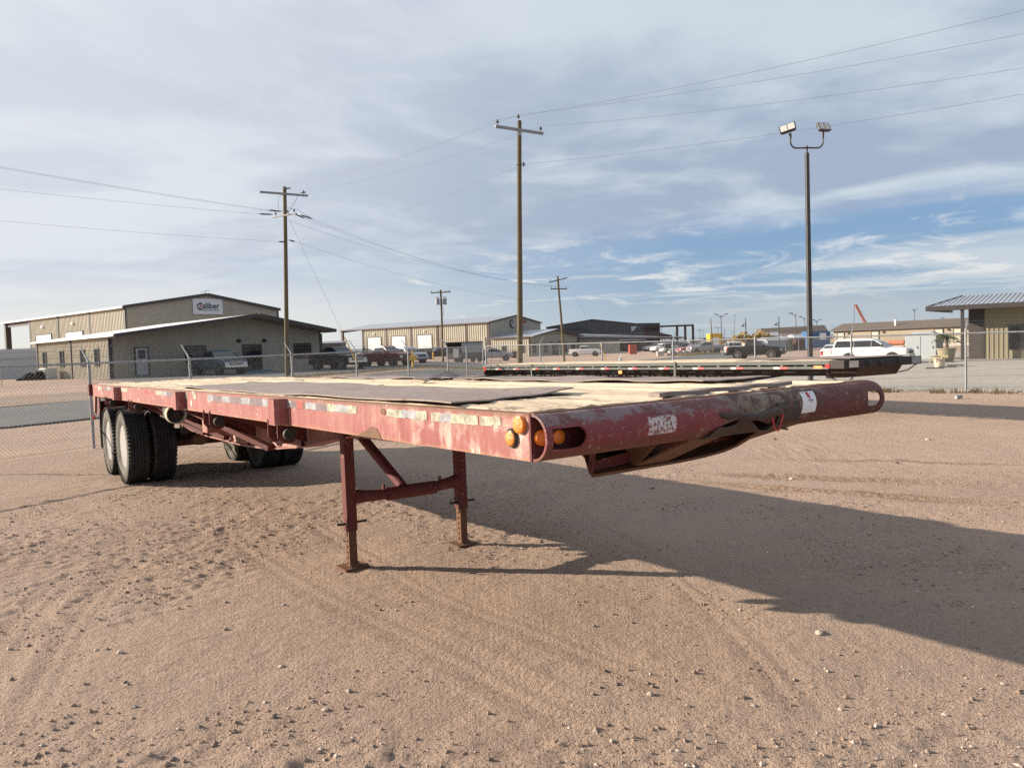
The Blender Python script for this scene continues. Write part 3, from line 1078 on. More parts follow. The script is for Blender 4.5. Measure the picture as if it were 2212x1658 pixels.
# reflective tape along the rail: short runs, worn and mixed
def tape(s0, s1, mat, k0=-0.058, k1=-0.022):
    mb = MB()
    nseg = max(2, int((s1 - s0) / 0.03))
    top, bot = [], []
    for i in range(nseg + 1):
        s = s0 + (s1 - s0) * i / nseg
        top.append((s, k1 + RN.uniform(-.004, .004) * (0 < i < nseg)))
        bot.append((s, k0 + RN.uniform(-.005, .004)))
    for i in range(nseg):
        mb.hexa([L(bot[i + 1][0], -0.0025, bot[i + 1][1]), L(bot[i][0], -0.0025, bot[i][1]), L(bot[i][0], -0.0005, bot[i][1]), L(bot[i + 1][0], -0.0005, bot[i + 1][1]),
                 L(top[i + 1][0], -0.0025, top[i + 1][1]), L(top[i][0], -0.0025, top[i][1]), L(top[i][0], -0.0005, top[i][1]), L(top[i + 1][0], -0.0005, top[i + 1][1])])
    part(mb, 'reflector_tape', mat)


s = 0.20
for ln, mt in [(.06, 'tape_olive'), (.09, 'tape_olive'), (-.02, 0), (.22, 'tape_olive'), (.10, 'tape_silver'), (.08, 'tape_olive'), (-.04, 0), (.10, 'tape_olive'), (.16, 'tape_silver'), (.16, 'tape_olive')]:
    if ln > 0:
        tape(s, s + ln, mt, -0.062 if s > .3 else -0.058)
        s += ln
    else:
        s -= ln
s = 1.60
for ln, mt in [(.13, 'tape_olive'), (.18, 'tape_silver'), (.12, 'tape_olive'), (.17, 'tape_purple'), (.18, 'tape_silver'), (.05, 'rusty_steel'), (.10, 'tape_red'), (.11, 'tape_purple'), (.14, 'tape_silver')]:
    tape(s, s + ln, mt, -0.066)
    s += ln
s = 2.95
for ln, mt in [(.08, 'tape_red'), (.2, 'tape_silver'), (.3, 'tape_purple'), (.22, 'tape_silver'), (.32, 'tape_purple'), (.2, 'tape_silver'), (.3, 'tape_purple'), (.18, 'tape_silver'), (-.4, 0), (.12, 'tape_olive'), (-.22, 0), (.16, 'tape_olive')]:
    if ln > 0:
        tape(s, s + ln, mt, -0.075)
        s += ln
    else:
        s -= ln
for s0, s1, mt in [(6.0, 6.35, 'tape_purple'), (6.36, 6.6, 'tape_silver'), (6.62, 6.95, 'tape_olive'), (7.4, 7.6, 'tape_red'), (8.7, 9.2, 'tape_olive'), (9.72, 10.1, 'tape_purple'), (10.1, 10.4, 'tape_silver'), (10.4, 10.7, 'tape_purple'), (10.9, 11.3, 'tape_olive')]:
    tape(s0, s1, mt, -0.07)
for s0 in (10.9, 5.35):
    mb = MB()
    mb.ext([L(s0 + 0.03 * math.cos(t), -0.003, -0.115 + 0.035 * math.sin(t)) for t in np.linspace(0, 2 * pi, 10, endpoint=False)], (0, 0.002, 0))
    part(mb, 'white_mark', 'tape_white')

# stake pockets: half-round channels welded on the rail
for s0 in (2.80, 5.66, 9.32):
    mb = MB()
    mb.ext([L(s0 - .085, -.001, -RD + .004), L(s0 - .085, -.060, -RD + .004), L(s0 - .060, -.086, -RD + .004), L(s0 + .060, -.086, -RD + .004), L(s0 + .085, -.060, -RD + .004), L(s0 + .085, -.001, -RD + .004)], (0, 0, RD - .012))
    part(mb, 'stake_pocket', 'trailer_red')
    mb = MB()
    tbox(mb, s0 - 0.11, -0.018, -RD - 0.004, s0 + 0.11, -0.003, -RD + 0.014)
    part(mb, 'weld_strip', 'trailer_red')
for s0 in (1.7, 4.2, 7.6, 10.8):
    mb = MB()
    tbox(mb, s0 - 0.07, TW + 0.001, -RD + 0.004, s0 + 0.07, TW + 0.07, -0.01)
    part(mb, 'stake_pocket', 'trailer_shade_red')

# strap winches under the near rail
for s0, sz in ((3.02, 1.0), (4.80, 1.0), (8.55, 1.0), (10.5, 1.0)):
    mb = MB()
    for ds in (-0.10, 0.10):
        mb.ext([L(s0 + ds, -0.012, -RD + 0.03), L(s0 + ds, -0.012, -RD - 0.10), L(s0 + ds, 0.02, -RD - 0.14), L(s0 + ds, 0.10, -RD - 0.14), L(s0 + ds, 0.13, -RD - 0.09), L(s0 + ds, 0.13, -RD - 0.002), L(s0 + ds, 0.004, -RD - 0.002)], (0.010, 0, 0))
    tbox(mb, s0 - 0.10, 0.12, -RD - 0.12, s0 + 0.10, 0.13, -RD - 0.002)
    wb = part(mb, 'strap_winch', 'trailer_shade_red')
    mb = MB()
    mb.cyl(L(s0 - 0.175, 0.055, -RD - 0.075), L(s0 + 0.12, 0.055, -RD - 0.075), 0.022, n=14)
    mb.lathe([(0, 0.022), (0, 0.043), (0.035, 0.043), (0.035, 0.022)], L(s0 - 0.14, 0.055, -RD - 0.075), (1, 0, 0), 18, close=True)
    part(mb, 'spool', 'black_steel', wb, smooth=40)
# pale ring-ended air tank below the rail; shade on its face put in as black
mb = MB()
mb.cyl(L(6.50, 0.10, -0.275), L(6.66, 0.10, -0.275), 0.092, n=24)
mb.cyl(L(6.47, 0.10, -0.275), L(6.66, 0.10, -0.275), 0.035, n=14)
tbox(mb, 6.66, 0.05, -0.33, 6.9, 0.62, -0.20)
at_ = part(mb, 'air_tank', 'black_steel', smooth=40)
mb = MB()
mb.lathe([(0, 0.072), (0, 0.105), (0.10, 0.105), (0.10, 0.097)], L(6.55, 0.10, -0.275), (1, 0, 0), 24, close=True)
part(mb, 'tank_ring', 'tyre_cream', at_, smooth=40)

# main frame beams
def beam_bottom(s):
    P = [(0.9, -0.30), (3.1, -0.34), (3.6, -0.415), (4.3, -0.52), (5.2, -0.60), (6.0, -0.625), (7.3, -0.62), (8.1, -0.60), (9.2, -0.50), (10.0, -0.42), (11.9, -0.40)]
    for (a, ka), (b, kb) in zip(P, P[1:]):
        if s <= b:
            t = max(0, (s - a) / (b - a))
            t = t * t * (3 - 2 * t) * 0.4 + t * 0.6
            return ka + (kb - ka) * t
    return P[-1][1]


for w0, sgn in ((0.72, -1), (TW - 0.72, 1)):
    mb = MB()
    S_ = [0.9 + i * (11.85 - 0.9) / 60 for i in range(61)]
    for a, b in zip(S_, S_[1:]):
        ka, kb = beam_bottom(a), beam_bottom(b)
        mb.hexa([L(b, w0 - .006, kb), L(a, w0 - .006, ka), L(a, w0 + .006, ka), L(b, w0 + .006, kb), L(b, w0 - .006, -0.13), L(a, w0 - .006, -0.13), L(a, w0 + .006, -0.13), L(b, w0 + .006, -0.13)])
    bm_ = part(mb, 'main_beam', 'under_red')
    mb = MB()
    for a, b in zip(S_, S_[1:]):
        ka, kb = beam_bottom(a), beam_bottom(b)
        mb.hexa([L(b, w0 - .075, kb - .016), L(a, w0 - .075, ka - .016), L(a, w0 + .075, ka - .016), L(b, w0 + .075, kb - .016), L(b, w0 - .075, kb), L(a, w0 - .075, ka), L(a, w0 + .075, ka), L(b, w0 + .075, kb)])
    part(mb, 'beam_flange', 'under_red', bm_)
    for s0, s1 in ((5.25, 4.3), (6.55, 5.9)):
        mb = MB()
        k0 = beam_bottom((s0 + s1) / 2)
        h = 0.10
        mb.ext([L(s0, w0 + sgn * 0.055, beam_bottom(s0) + 0.002), L(s0 - .12, w0 + sgn * 0.012, k0 + h), L(s1 + .12, w0 + sgn * 0.012, k0 + h * 0.9), L(s1, w0 + sgn * 0.055, beam_bottom(s1) + 0.002)], (0, 0.008, 0))
        part(mb, 'gusset', 'under_red', bm_)
# floor crossmembers, outriggers and diagonal braces
for k in range(24):
    s0 = 0.35 + 0.49 * k
    mb = MB()
    tbox(mb, s0, 0.05, -0.125, s0 + 0.006, TW - 0.05, -0.030)
    tbox(mb, s0 - 0.03, 0.05, -0.130, s0 + 0.035, TW - 0.05, -0.124)
    tbox(mb, s0 - 0.03, 0.05, -0.036, s0 + 0.035, TW - 0.05, -0.030)
    part(mb, 'crossmember', 'trailer_shade_red')
for s0 in (4.25, 5.7, 7.0, 8.3, 9.9, 11.3):
    for w0, w1 in ((0.03, 0.70), (TW - 0.03, TW - 0.70)):
        mb = MB()
        kb = beam_bottom(s0)
        mb.ext([L(s0, w0, -0.04), L(s0, w0, -RD - 0.02), L(s0, w1, kb + 0.03), L(s0, w1, -0.04)], (0.01, 0, 0))
        part(mb, 'outrigger', 'trailer_shade_red')
for sA, sB in ((8.9, 7.4), (7.9, 6.5), (6.3, 5.0)):
    mb = MB()
    mb.beam(L(sA, 0.10, -0.17), L(sB, 0.62, -0.585), 0.075, 0.05)
    part(mb, 'diagonal_brace', 'trailer_shade_red')
mb = MB()
tbox(mb, 6.15, 0.28, -0.47, 5.95, 0.55, -0.13)
part(mb, 'frame_post', 'under_red', bevel=0.01)
mb = MB()
tbox(mb, 8.6, 0.35, -0.42, 7.55, 0.66, -0.22)
part(mb, 'valve_box', 'rusty_steel', bevel=0.015)
# tail plate, marker and flap
mb = MB()
mb.ext([L(11.93, 0.004, -RD - 0.002), L(11.72, 0.004, -RD - 0.002), L(11.86, 0.004, -0.475), L(11.95, 0.004, -0.475)], (0, 0.016, 0))
part(mb, 'tail_plate', 'trailer_red')
mb = MB()
tbox(mb, 11.5, 0.03, -0.5, 11.93, 0.05, -RD - 0.01)
tbox(mb, 11.85, 0.05, -0.48, 11.93, TW - 0.05, -0.28)
part(mb, 'tail_frame', 'trailer_shade_red')
mb = MB()
mb.lathe([(0, 0.04), (0.02, 0.04), (0.035, 0.025), (0.036, 0.001)], L(11.86, 0.0, -0.535), (0, -1, 0), 16)
part(mb, 'tail_light', 'red_lens', smooth=40)
for w0 in (0.02, TW - 0.62):
    mb = MB()
    mb.slab(2, 6, lambda u, v: L(11.5 + 0.02 * math.sin(v * 3), w0 + 0.6 * u, -0.5 - 0.52 * v), 0.0)
    tbox(mb, 11.48, w0, -1.0, 11.49, w0 + 0.6, -0.45)
    part(mb, 'mud_flap', 'rubber')

# landing gear
SL = 3.324
mb = MB()
mb.tube([L(SL, 0.67 + 0.04, -0.855), L(SL, 0.80, -0.862), L(SL, 1.0, -0.875), L(SL, 1.22, -0.878), L(SL, 1.45, -0.875), L(SL, 1.62, -0.858), L(SL, 1.69, -0.852)], [0.062, 0.050, 0.042, 0.040, 0.042, 0.052, 0.062], 16)
LG = part(mb, 'landing_gear', 'trailer_shade_red', smooth=50, label='shade-darkened red landing gear with pinned telescoping legs')
mb = MB()
mb.cyl(L(SL, 1.0, -0.874), L(SL, 1.46, -0.877), 0.056, n=18)
for w0 in (0.97, 1.50):
    tbox(mb, SL - 0.012, w0, -0.84, SL + 0.012, w0 + 0.02, -0.79)
part(mb, 'sleeve', 'trailer_shade_red', LG, smooth=40)
mb = MB()
mb.cyl(L(SL, 1.15, -0.83), L(4.0, 1.09, -0.42), 0.044, n=16)
part(mb, 'brace', 'trailer_shade_red', LG, smooth=40)
for w0, kb, sg in ((0.675, -1.12, -1), (1.715, -1.10, 1)):
    mb = MB()
    tbox(mb, SL - 0.043, w0 - 0.043, kb, SL + 0.043, w0 + 0.043, -0.34)
    tbox(mb, SL - 0.09, w0 - 0.07, -0.345, SL + 0.09, w0 + 0.07, -0.33)
    lg = part(mb, 'leg', 'trailer_shade_red', LG, bevel=0.008, smooth=40)
    # inner leg: perforated box
    inner = MB()
    tbox(inner, SL - 0.033, w0 - 0.033, -1.40, SL + 0.033, w0 + 0.033, kb + 0.05)
    cuts = MB()
    for q in range(6):
        cuts.cyl(L(SL, w0 - 0.05, kb - 0.035 - 0.045 * q), L(SL, w0 + 0.05, kb - 0.035 - 0.045 * q), 0.011, n=10)
    im = apply_cuts(inner.mesh('inner_leg', 'rusty_steel'), [cuts.mesh('c', 'rusty_steel')])
    link('inner_leg', im, LG)
    mb = MB()
    tbox(mb, SL - 0.10, w0 - 0.10, -1.418, SL + 0.10, w0 + 0.10, -1.400)
    mb.ext([L(SL - .08, w0 + .04, -1.4), L(SL - .033, w0 + .033, -1.36), L(SL - .033, w0 - .033, -1.36), L(SL - .08, w0 - .04, -1.4)], (-.002, 0, 0))
    part(mb, 'foot', 'rusty_steel', LG)
    mb = MB()
    kp = kb + 0.06
    mb.cyl(L(SL, w0 - 0.11, kp), L(SL, w0 + 0.14, kp), 0.010, n=10)
    mb.tube([L(SL, w0 - 0.11, kp), L(SL - .02, w0 - 0.115, kp + .03), L(SL - .05, w0 - 0.10, kp + .05), L(SL - .06, w0 - 0.09, kp)], 0.004, 6)
    part(mb, 'locking_pin', 'black_steel', LG, smooth=40)
    mb = MB()
    mb.tube([L(SL - .05, w0 - .045, kp + .05), L(SL - .06, w0 - .06, kp), L(SL - .055, w0 - .055, kp - .08)], 0.005, 6)
    part(mb, 'chain', 'black_steel', LG)
    tb = MB()
    tbox(tb, SL - 0.11, w0 - 0.06, -0.335, SL + 0.13, w0 + 0.06, -0.30)
    part(tb, 'bracket', 'rusty_steel', LG)

# coupler (fifth-wheel plate) under the nose
mb = MB()
ws = [0.575, 0.9, 1.215, 1.37, 1.525, 1.64, 1.73, 1.80, 1.87]
kk = [-0.342, -0.343, -0.342, -0.337, -0.326, -0.308, -0.283, -0.262, -0.235]
n = len(ws)
top, nbt = [], []
rings = []
for sF, dk, wn in ((0.30, 0.0, 1.0), (0.36, 0.012, 0.95), (0.50, 0.06, 0.80), (0.72, 0.11, 0.66)):
    r_ = [L(sF, 1.22 + (w - 1.22) * wn, min(k + dk, -0.21)) for w, k in zip(ws, kk)]
    r_ += [L(sF, 1.22 + (w - 1.22) * wn, min(k + dk, -0.21) - 0.014) for w, k in zip(ws[::-1], kk[::-1])]
    rings.append(r_)
mb.loft(rings)
CP = part(mb, 'coupler_plate', 'rusty_steel', label='bent rusty coupler plate under the nose')
mb = MB()
mb.ext([L(0.31, 0.582, -0.345), L(0.31, 0.612, -0.19), L(0.37, 0.632, -0.19), L(0.37, 0.615, -0.335)], (0, 0.012, 0))
part(mb, 'web', 'trailer_shade_red', CP)
mb = MB()
mb.ext([L(0.34, 0.60, -0.335), L(0.34, 1.80, -0.27), L(0.34, 1.80, -0.19), L(0.34, 0.60, -0.29)], (-0.010, 0, 0))
part(mb, 'web', 'trailer_shade_red', CP)
mb = MB()
mb.ext([L(0.13, 0.86, -0.195), L(0.30, 0.86, -0.335), L(0.33, 0.86, -0.335), L(0.4, 0.86, -0.195)], (0, 0.010, 0))
mb.hexa([L(0.30, 0.86, -0.336), L(0.02, 0.95, -0.196), L(0.02, 1.18, -0.196), L(0.30, 1.09, -0.336), L(0.30, 0.86, -0.328), L(0.03, 0.95, -0.188), L(0.03, 1.18, -0.188), L(0.30, 1.09, -0.328)])
part(mb, 'gusset', 'rusty_steel', CP)
mb = MB()
mb.hexa([L(0.30, 1.62, -0.312), L(0.03, 1.50, -0.197), L(0.02, 1.86, -0.195), L(0.30, 1.84, -0.245), L(0.30, 1.62, -0.304), L(0.03, 1.50, -0.189), L(0.02, 1.86, -0.187), L(0.30, 1.84, -0.237)])
part(mb, 'gusset', 'rusty_steel', CP)
mb = MB()
tbox(mb, 0.10, 0.70, -0.196, 1.3, TW - 0.70, -0.180)
part(mb, 'nose_floor', 'black_steel')
# bent pull bar and torn lip in the middle of the nose
mb = MB()
bar = [(-0.075, 0.99, -0.072), (-0.098, 1.04, -0.086), (-0.115, 1.125, -0.095), (-0.122, 1.226, -0.106), (-0.122, 1.30, -0.107), (-0.120, 1.36, -0.099), (-0.115, 1.413, -0.095), (-0.100, 1.455, -0.104), (-0.085, 1.485, -0.125)]
mb.tube([L(*p) for p in bar], [0.012, 0.015, 0.016, 0.017, 0.019, 0.021, 0.022, 0.022, 0.020], 12)
part(mb, 'pull_bar', 'scorched', smooth=50, label='bent scorched pull bar across the nose pipe')
mb = MB()
mb.tube([L(-0.085, 1.40, -0.082), L(-0.105, 1.46, -0.084), L(-0.098, 1.6, -0.086)], 0.014, 8)
mb.slab(4, 10, lambda u, v: L(-0.030 - 0.065 * u, 0.95 + 0.58 * v, -0.184 + u * (0.012 + 0.060 * math.exp(-((v - .34) / .2) ** 2) + 0.02 * math.sin(v * 17))), 0.008)
part(mb, 'torn_lip', 'scorched')
mb = MB()
mb.slab(6, 8, lambda u, v: L(-0.060 - 0.050 * math.sin(pi * (0.25 + 0.55 * u)), 1.44 + 0.18 * v, -0.055 - 0.095 * u), 0.006)
part(mb, 'scab_plate', 'scorched')
mb = MB()
zt = [(-0.118, 1.445, -0.080), (-0.128, 1.44, -0.12), (-0.125, 1.425, -0.165), (-0.12, 1.41, -0.19), (-0.118, 1.385, -0.17), (-0.12, 1.37, -0.125)]
mb.tube([L(*p) for p in zt], 0.0035, 6)
part(mb, 'zip_tie', 'zip_red', smooth=60)

# paper tag taped round the pipe
def pipe_pt(w, k, off=0.0):
    t = math.asin(max(-1, min(1, (k + 0.094) / 0.094)))
    return (0.006 + (0.0921 + off) * math.cos(t), w, DK - 0.094 + (0.094 + off) * math.sin(t))


def tagpt(u, v, off):               # u across 0..1, v down 0..1
    k = -0.020 - 0.102 * v
    wl = 1.672 - 0.034 * v
    wr = 1.789 - 0.030 * v
    return pipe_pt(wl + (wr - wl) * u, k, off)


mb = MB()
mb.grid(4, 14, lambda u, v: tagpt(u, v, 0.0025))
PT = part(mb, 'paper_tag', 'paper', smooth=60, label='white paper lot tag wrapped on the nose pipe')
mb = MB()
mb.grid(3, 6, lambda u, v: tagpt(0.36 + 0.20 * u + 0.06 * v, 0.03 + 0.26 * v, 0.0042))
part(mb, 'print', 'print_red', PT)


def tag_print(rects, mat):
    mb = MB()
    for u0, u1, v0, v1 in rects:
        mb.grid(1, 1, lambda a, b: tagpt(u0 + (u1 - u0) * a, v0 + (v1 - v0) * b, 0.0042))
    part(mb, 'print', mat, PT, kind='stuff')


tag_print([(0.44 + 0.055 * i, 0.475 + 0.055 * i, 0.345, 0.385) for i in range(5)] + [(0.38 + 0.042 * i, 0.41 + 0.042 * i, 0.405, 0.435) for i in range(10)] + [(0.10 + .05 * i, 0.13 + .05 * i, 0.03, 0.06) for i in range(4)] + [(0.66 + .05 * i, 0.69 + .05 * i, 0.07, 0.10) for i in range(3)], 'print_dark')
tag_print([(0.52 + 0.055 * i, 0.555 + 0.055 * i, 0.465, 0.505) for i in range(4)], 'print_red_text')

# axles, wheels
def make_wheel(w_out, width, sgn, s0, cream=False, rimless=False):
    """one tyre with rim; w_out outer face, sgn +1 = tyre lies towards +w from there"""
    Rr, kz = 0.512, -1.361 + 0.512 + 0.0094 * 0
    c = L(s0, w_out, kz)
    d = Vector((0, sgn, 0))
    W = width
    prof = [(0.035, 0.295), (0.018, 0.32), (0.004, 0.37), (0.0, 0.42), (0.010, 0.465), (0.026, 0.492), (0.036, 0.506)]
    tread = []
    x = 0.036
    ng = 5
    seg = (W - 0.072) / ng
    for g in range(ng):
        tread += [(x + 0.006, Rr), (x + seg - 0.006, Rr)]
        if g < ng - 1:
            tread += [(x + seg - 0.005, Rr - 0.012), (x + seg + 0.005, Rr - 0.012)]
        x += seg
    back = [(W - o_, r) for o_, r in prof[::-1]]
    mb = MB()
    mb.cur = 1
    mb.lathe(prof + tread + back, c, d, 56)
    # tread faces use the rubber, walls the dusty wall
    nn = len(prof) + len(tread) + len(back)
    for i in range(len(mb.f)):
        ringi = i // 56
        mb.mi[i] = 0 if len(prof) - 2 <= ringi < len(prof) + len(tread) - 1 else 1
    mb.cur = 0
    for side in (0, 1):
        off = 0.006 if side == 0 else W - 0.040
        for q in range(58):
            t = 2 * pi * (q + 0.5 * side) / 58
            a, b = Vector((1, 0, 0)), Vector((0, 0, 1))
            rad = a * math.cos(t) + b * math.sin(t)
            tan = -a * math.sin(t) + b * math.cos(t)
            p = Vector(c) + d * (off + 0.017) + rad * (Rr - 0.010)
            h1, h2, h3 = d * 0.019, tan * 0.017, rad * 0.0125
            mb.hexa([p - h1 - h2 - h3, p + h1 - h2 - h3, p + h1 + h2 - h3, p - h1 + h2 - h3, p - h1 - h2 + h3, p + h1 - h2 + h3, p + h1 + h2 + h3, p - h1 + h2 + h3])
    wheel = part(mb, 'wheel', [M['tyre'], M['tyre_cream' if cream else 'tyre_wall']], smooth=35)
    if not rimless:
        mb = MB()
        mb.lathe([(0.030, 0.297), (0.028, 0.285), (0.05, 0.272), (0.10, 0.262), (0.135, 0.245), (0.145, 0.21), (0.150, 0.14), (0.150, 0.12), (0.09, 0.105), (0.085, 0.06), (0.083, 0.001)], c, d, 40)
        for q in range(8):
            t = 2 * pi * q / 8
            p = Vector(c) + d * 0.146 + Vector((math.cos(t) * 0.165, 0, math.sin(t) * 0.165))
            mb.cyl(p, p - d * 0.03, 0.014, n=6)
        part(mb, 'rim', 'rim_white', wheel, smooth=40)
    return wheel


for s0 in (9.45, 10.69):
    make_wheel(0.0, 0.275, 1, s0)
    make_wheel(0.345, 0.275, 1, s0)
    make_wheel(TW - 0.345, 0.275, -1, s0, cream=False)
    make_wheel(TW, 0.275, -1, s0)
    mb = MB()
    kz = -1.361 + 0.512
    mb.cyl(L(s0, 0.2, kz), L(s0, TW - 0.2, kz), 0.063, n=14)
    for w0 in (0.55, TW - 0.69):
        mb.cyl(L(s0, w0, kz), L(s0, w0 + 0.14, kz), 0.20, n=24)
    axo = part(mb, 'axle', 'rusty_steel', smooth=40)
    for w0 in (0.74, TW - 0.74):
        mb = MB()
        mb.tube([L(s0 - 0.58, w0, -0.60), L(s0 - 0.3, w0, -0.72), L(s0, w0, -0.76), L(s0 + 0.3, w0, -0.72), L(s0 + 0.58, w0, -0.60)], 0.045, 8)
        part(mb, 'leaf_spring', 'black_steel', axo)
    for w0 in (0.92, TW - 0.92):
        mb = MB()
        mb.cyl(L(s0 - 0.34, w0, -0.80), L(s0 - 0.62, w0, -0.78), 0.085, n=18)
        mb.cyl(L(s0 - 0.62, w0, -0.78), L(s0 - 0.66, w0, -0.78), 0.06, n=18)
        mb.beam(L(s0 - 0.3, w0, -0.8), L(s0 + .05, w0, -0.83), .03, .03)
        part(mb, 'brake_chamber', 'rusty_steel', axo, smooth=40)
mb = MB()
for s0 in (8.85, 10.07, 11.25):
    for w0 in (0.66, TW - 0.78):
        mb.ext([L(s0 - .12, w0, -0.40), L(s0 + .12, w0, -0.40), L(s0 + .06, w0, -0.68), L(s0 - .06, w0, -0.68)], (0, 0.12, 0))
part(mb, 'spring_hanger', 'black_steel')
mb = MB()
tbox(mb, 8.8, 0.85, -0.52, 11.3, TW - 0.85, -0.40)
part(mb, 'suspension_subframe', 'black_steel')
mb = MB()
for w0 in (1.0, 1.35):
    mb.tube([L(8.7, w0, -0.55), L(7.5, w0 + .05, -0.62), L(6.5, w0, -0.58), L(5.0, w0, -0.5), L(2.0, w0, -0.35)], 0.012, 6)
part(mb, 'air_line', 'rubber')

# deck planks, each on its own
NPL = 14
pw = (TW - 0.13) / NPL
for q in range(NPL):
    w0 = 0.065 + q * pw
    cutp = [0.03, 3.2 + 1.4 * ((q * 0.37) % 1), 7.2 + 1.6 * ((q * 0.61) % 1), TL - 0.01]
    for j in range(3):
        s0, s1 = cutp[j] + 0.004, cutp[j + 1] - 0.004
        ph, tl, lift = RN.random() * 50, RN.uniform(-.003, .003), RN.uniform(-0.006, 0.006)
        nu = 36 if j == 0 else 22

        def fn(u, v, s0=s0, s1=s1, w0=w0, ph=ph, tl=tl, lift=lift):
            s_ = s0 + (s1 - s0) * u
            ww = w0 + 0.007 + (pw - 0.014) * v
            nz = float(vn(np.float64(s_ * 2.1 + ph), np.float64(ww * 9), 3)) - 0.5
            nf = float(vn(np.float64(s_ * 11 + ph), np.float64(ww * 55), 4)) - 0.5
            edge = -0.006 if v in (0.0, 1.0) else 0.0
            return L(s_, ww, 0.002 + lift + tl * (v - .5) * 2 + nz * 0.008 + nf * 0.008 + edge)
        mb = MB()
        mb.slab(nu, 4, fn, 0.032)
        part(mb, 'plank', 'deck_wood', fix=False)

# thin steel plates laid over the planks, edges curled up
def plate(corners, nu, nv, wave, label, lift=0.017, curl=None):
    A, B, C, D_ = [Vector((c[0], c[1])) for c in corners]

    def fn(u, v):
        p = A.lerp(B, u).lerp(D_.lerp(C, u), v)
        z = lift + wave * (0.5 + 0.5 * math.sin(u * 9 + v * 2)) * (0.4 + 0.6 * abs(2 * v - 1)) + wave * 0.6 * math.sin(u * 23 + 1) * (v < 0.1 or v > 0.9)
        if curl:
            z += curl(u, v)
        jag = float(vn(np.float64(u * 26 + lift), np.float64(v * 3 + p.y), 21)) - .5
        jag2 = float(vn(np.float64(v * 14), np.float64(u * 2 + 5), 22)) - .5
        return L(p.x + 0.05 * jag2, p.y + 0.035 * jag, z + 0.006 * jag2)
    mb = MB()
    mb.slab(nu, nv, fn, 0.007)
    return part(mb, 'deck_plate', 'deck_plate_steel', fix=False, smooth=40, label=label)


plate([(0.62, 0.03), (6.72, 0.12), (6.72, 1.22), (0.86, 0.94)], 60, 8, 0.009, 'dusty brown steel plate over the near planks', curl=lambda u, v: 0.012 * (v > 0.8) * max(0, 1 - u * 4))
plate([(0.72, 1.885), (3.86, 2.02), (3.86, 2.42), (0.66, 2.42)], 40, 5, 0.010, 'dusty brown steel plate along the far side of the deck')
plate([(3.92, 2.03), (7.3, 2.10), (7.3, 2.42), (3.92, 2.42)], 40, 5, 0.012, 'dusty brown steel plate further back along the far side')
mb = MB()
mb.slab(2, 20, lambda u, v: L(0.10 + 0.07 * u, 0.83 + 1.03 * v, 0.026 + 0.003 * math.sin(v * 20)), 0.02)
part(mb, 'edge_strip', 'deck_plate_steel', label='raised brown strip along the nose edge of the deck')
mb = MB()
mb.slab(14, 3, lambda u, v: L(3.86 + 0.36 * u + 0.10 * v, 1.72 + 0.60 * u - 0.08 * v, 0.026 + 0.05 * v * (0.3 + 0.7 * u) + 0.012 * math.sin(u * 8)), 0.010)
SBP = mb.mesh('bent_strip', 'deck_plate_steel')
o = link('bent_strip', SBP, fix=True)
o.matrix_world = tm
tag(o, 'loose bent grey strip lying across the plank deck of the red trailer', 'metal strip')

# ------------------------------------------------------------------ black flatbed trailer behind
a2 = Vector((math.cos(math.radians(120.4)), math.sin(math.radians(120.4)), -0.0088)).normalized()
l2 = Vector((math.sin(math.radians(120.4)), -math.cos(math.radians(120.4)), 0)).normalized()
n2 = l2.cross(a2).normalized()
if n2.z < 0:
    n2 = -n2
DK2 = 1.235
tm2 = Matrix.Identity(4)
O2 = Vector((6.5, 15.0, DK2)) - n2 * DK2
for i in range(3):
    tm2[i][0], tm2[i][1], tm2[i][2], tm2[i][3] = -a2[i], l2[i], n2[i], O2[i]
T2 = thing('flatbed_trailer', 'black flatbed semi-trailer with red and white reflective tape parked behind the red one', 'trailer', mat=tm2)
L2_, W2_ = 14.9, 2.55


def Q(s, w, k):
    return (-s, w, k + DK2)


def qbox(mb, s0, w0, k0, s1, w1, k1):
    return mb.box(-s0, w0, k0 + DK2, -s1, w1, k1 + DK2)


mb = MB()
qbox(mb, 0.35, 0.0, -0.085, L2_, 0.03, 0.0)
qbox(mb, 0.35, 0.03, -0.085, L2_, 0.09, -0.078)
part(mb, 'side_rail', 'grey_rail', T2, bevel=0.006)
mb = MB()
qbox(mb, 0.35, W2_ - 0.03, -0.085, L2_, W2_, 0.0)
part(mb, 'side_rail', 'grey_rail', T2)
mb = MB()
qbox(mb, 0.35, -0.012, -0.175, L2_ - 0.1, 0.0, -0.120)
part(mb, 'rub_rail', 'grey_rail', T2)
k = 0
s = 0.9
while s < L2_ - 0.2:
    mb = MB()
    qbox(mb, s - 0.035, -0.010, -0.121, s + 0.035, 0.05, -0.084)
    qbox(mb, s - 0.025, 0.0, -0.176, s + 0.025, 0.03, -0.119)
    part(mb, 'spacer', 'grey_rail', T2)
    s += 0.61
for k in range(11):
    s = 1.35 + 1.22 * k
    for a_, b_, mt in ((s, s + 0.20, 'tape_red'), (s + 0.205, s + 0.37, 'tape_white')):
        mb = MB()
        qbox(mb, a_, -0.0165, -0.172, b_, -0.0125, -0.124)
        part(mb, 'reflector_tape', mt, T2)
for q in range(10):
    mb = MB()
    w0 = 0.10 + q * (W2_ - 0.2) / 10
    ph = RN.random() * 30
    mb.slab(30, 2, lambda u, v: Q(0.36 + (L2_ - 0.36) * u, w0 + 0.005 + 0.228 * v, 0.004 + 0.012 * (float(vn(np.float64(u * 30 + ph), np.float64(v), 5)) - .3)), 0.035)
    part(mb, 'plank', 'deck_wood', T2, fix=False)
mb = MB()
mb.slab(30, 3, lambda u, v: Q(0.05 + 3.1 * u, 0.25 + 2.0 * v, 0.03 + 0.008 * math.sin(u * 14)), 0.008)
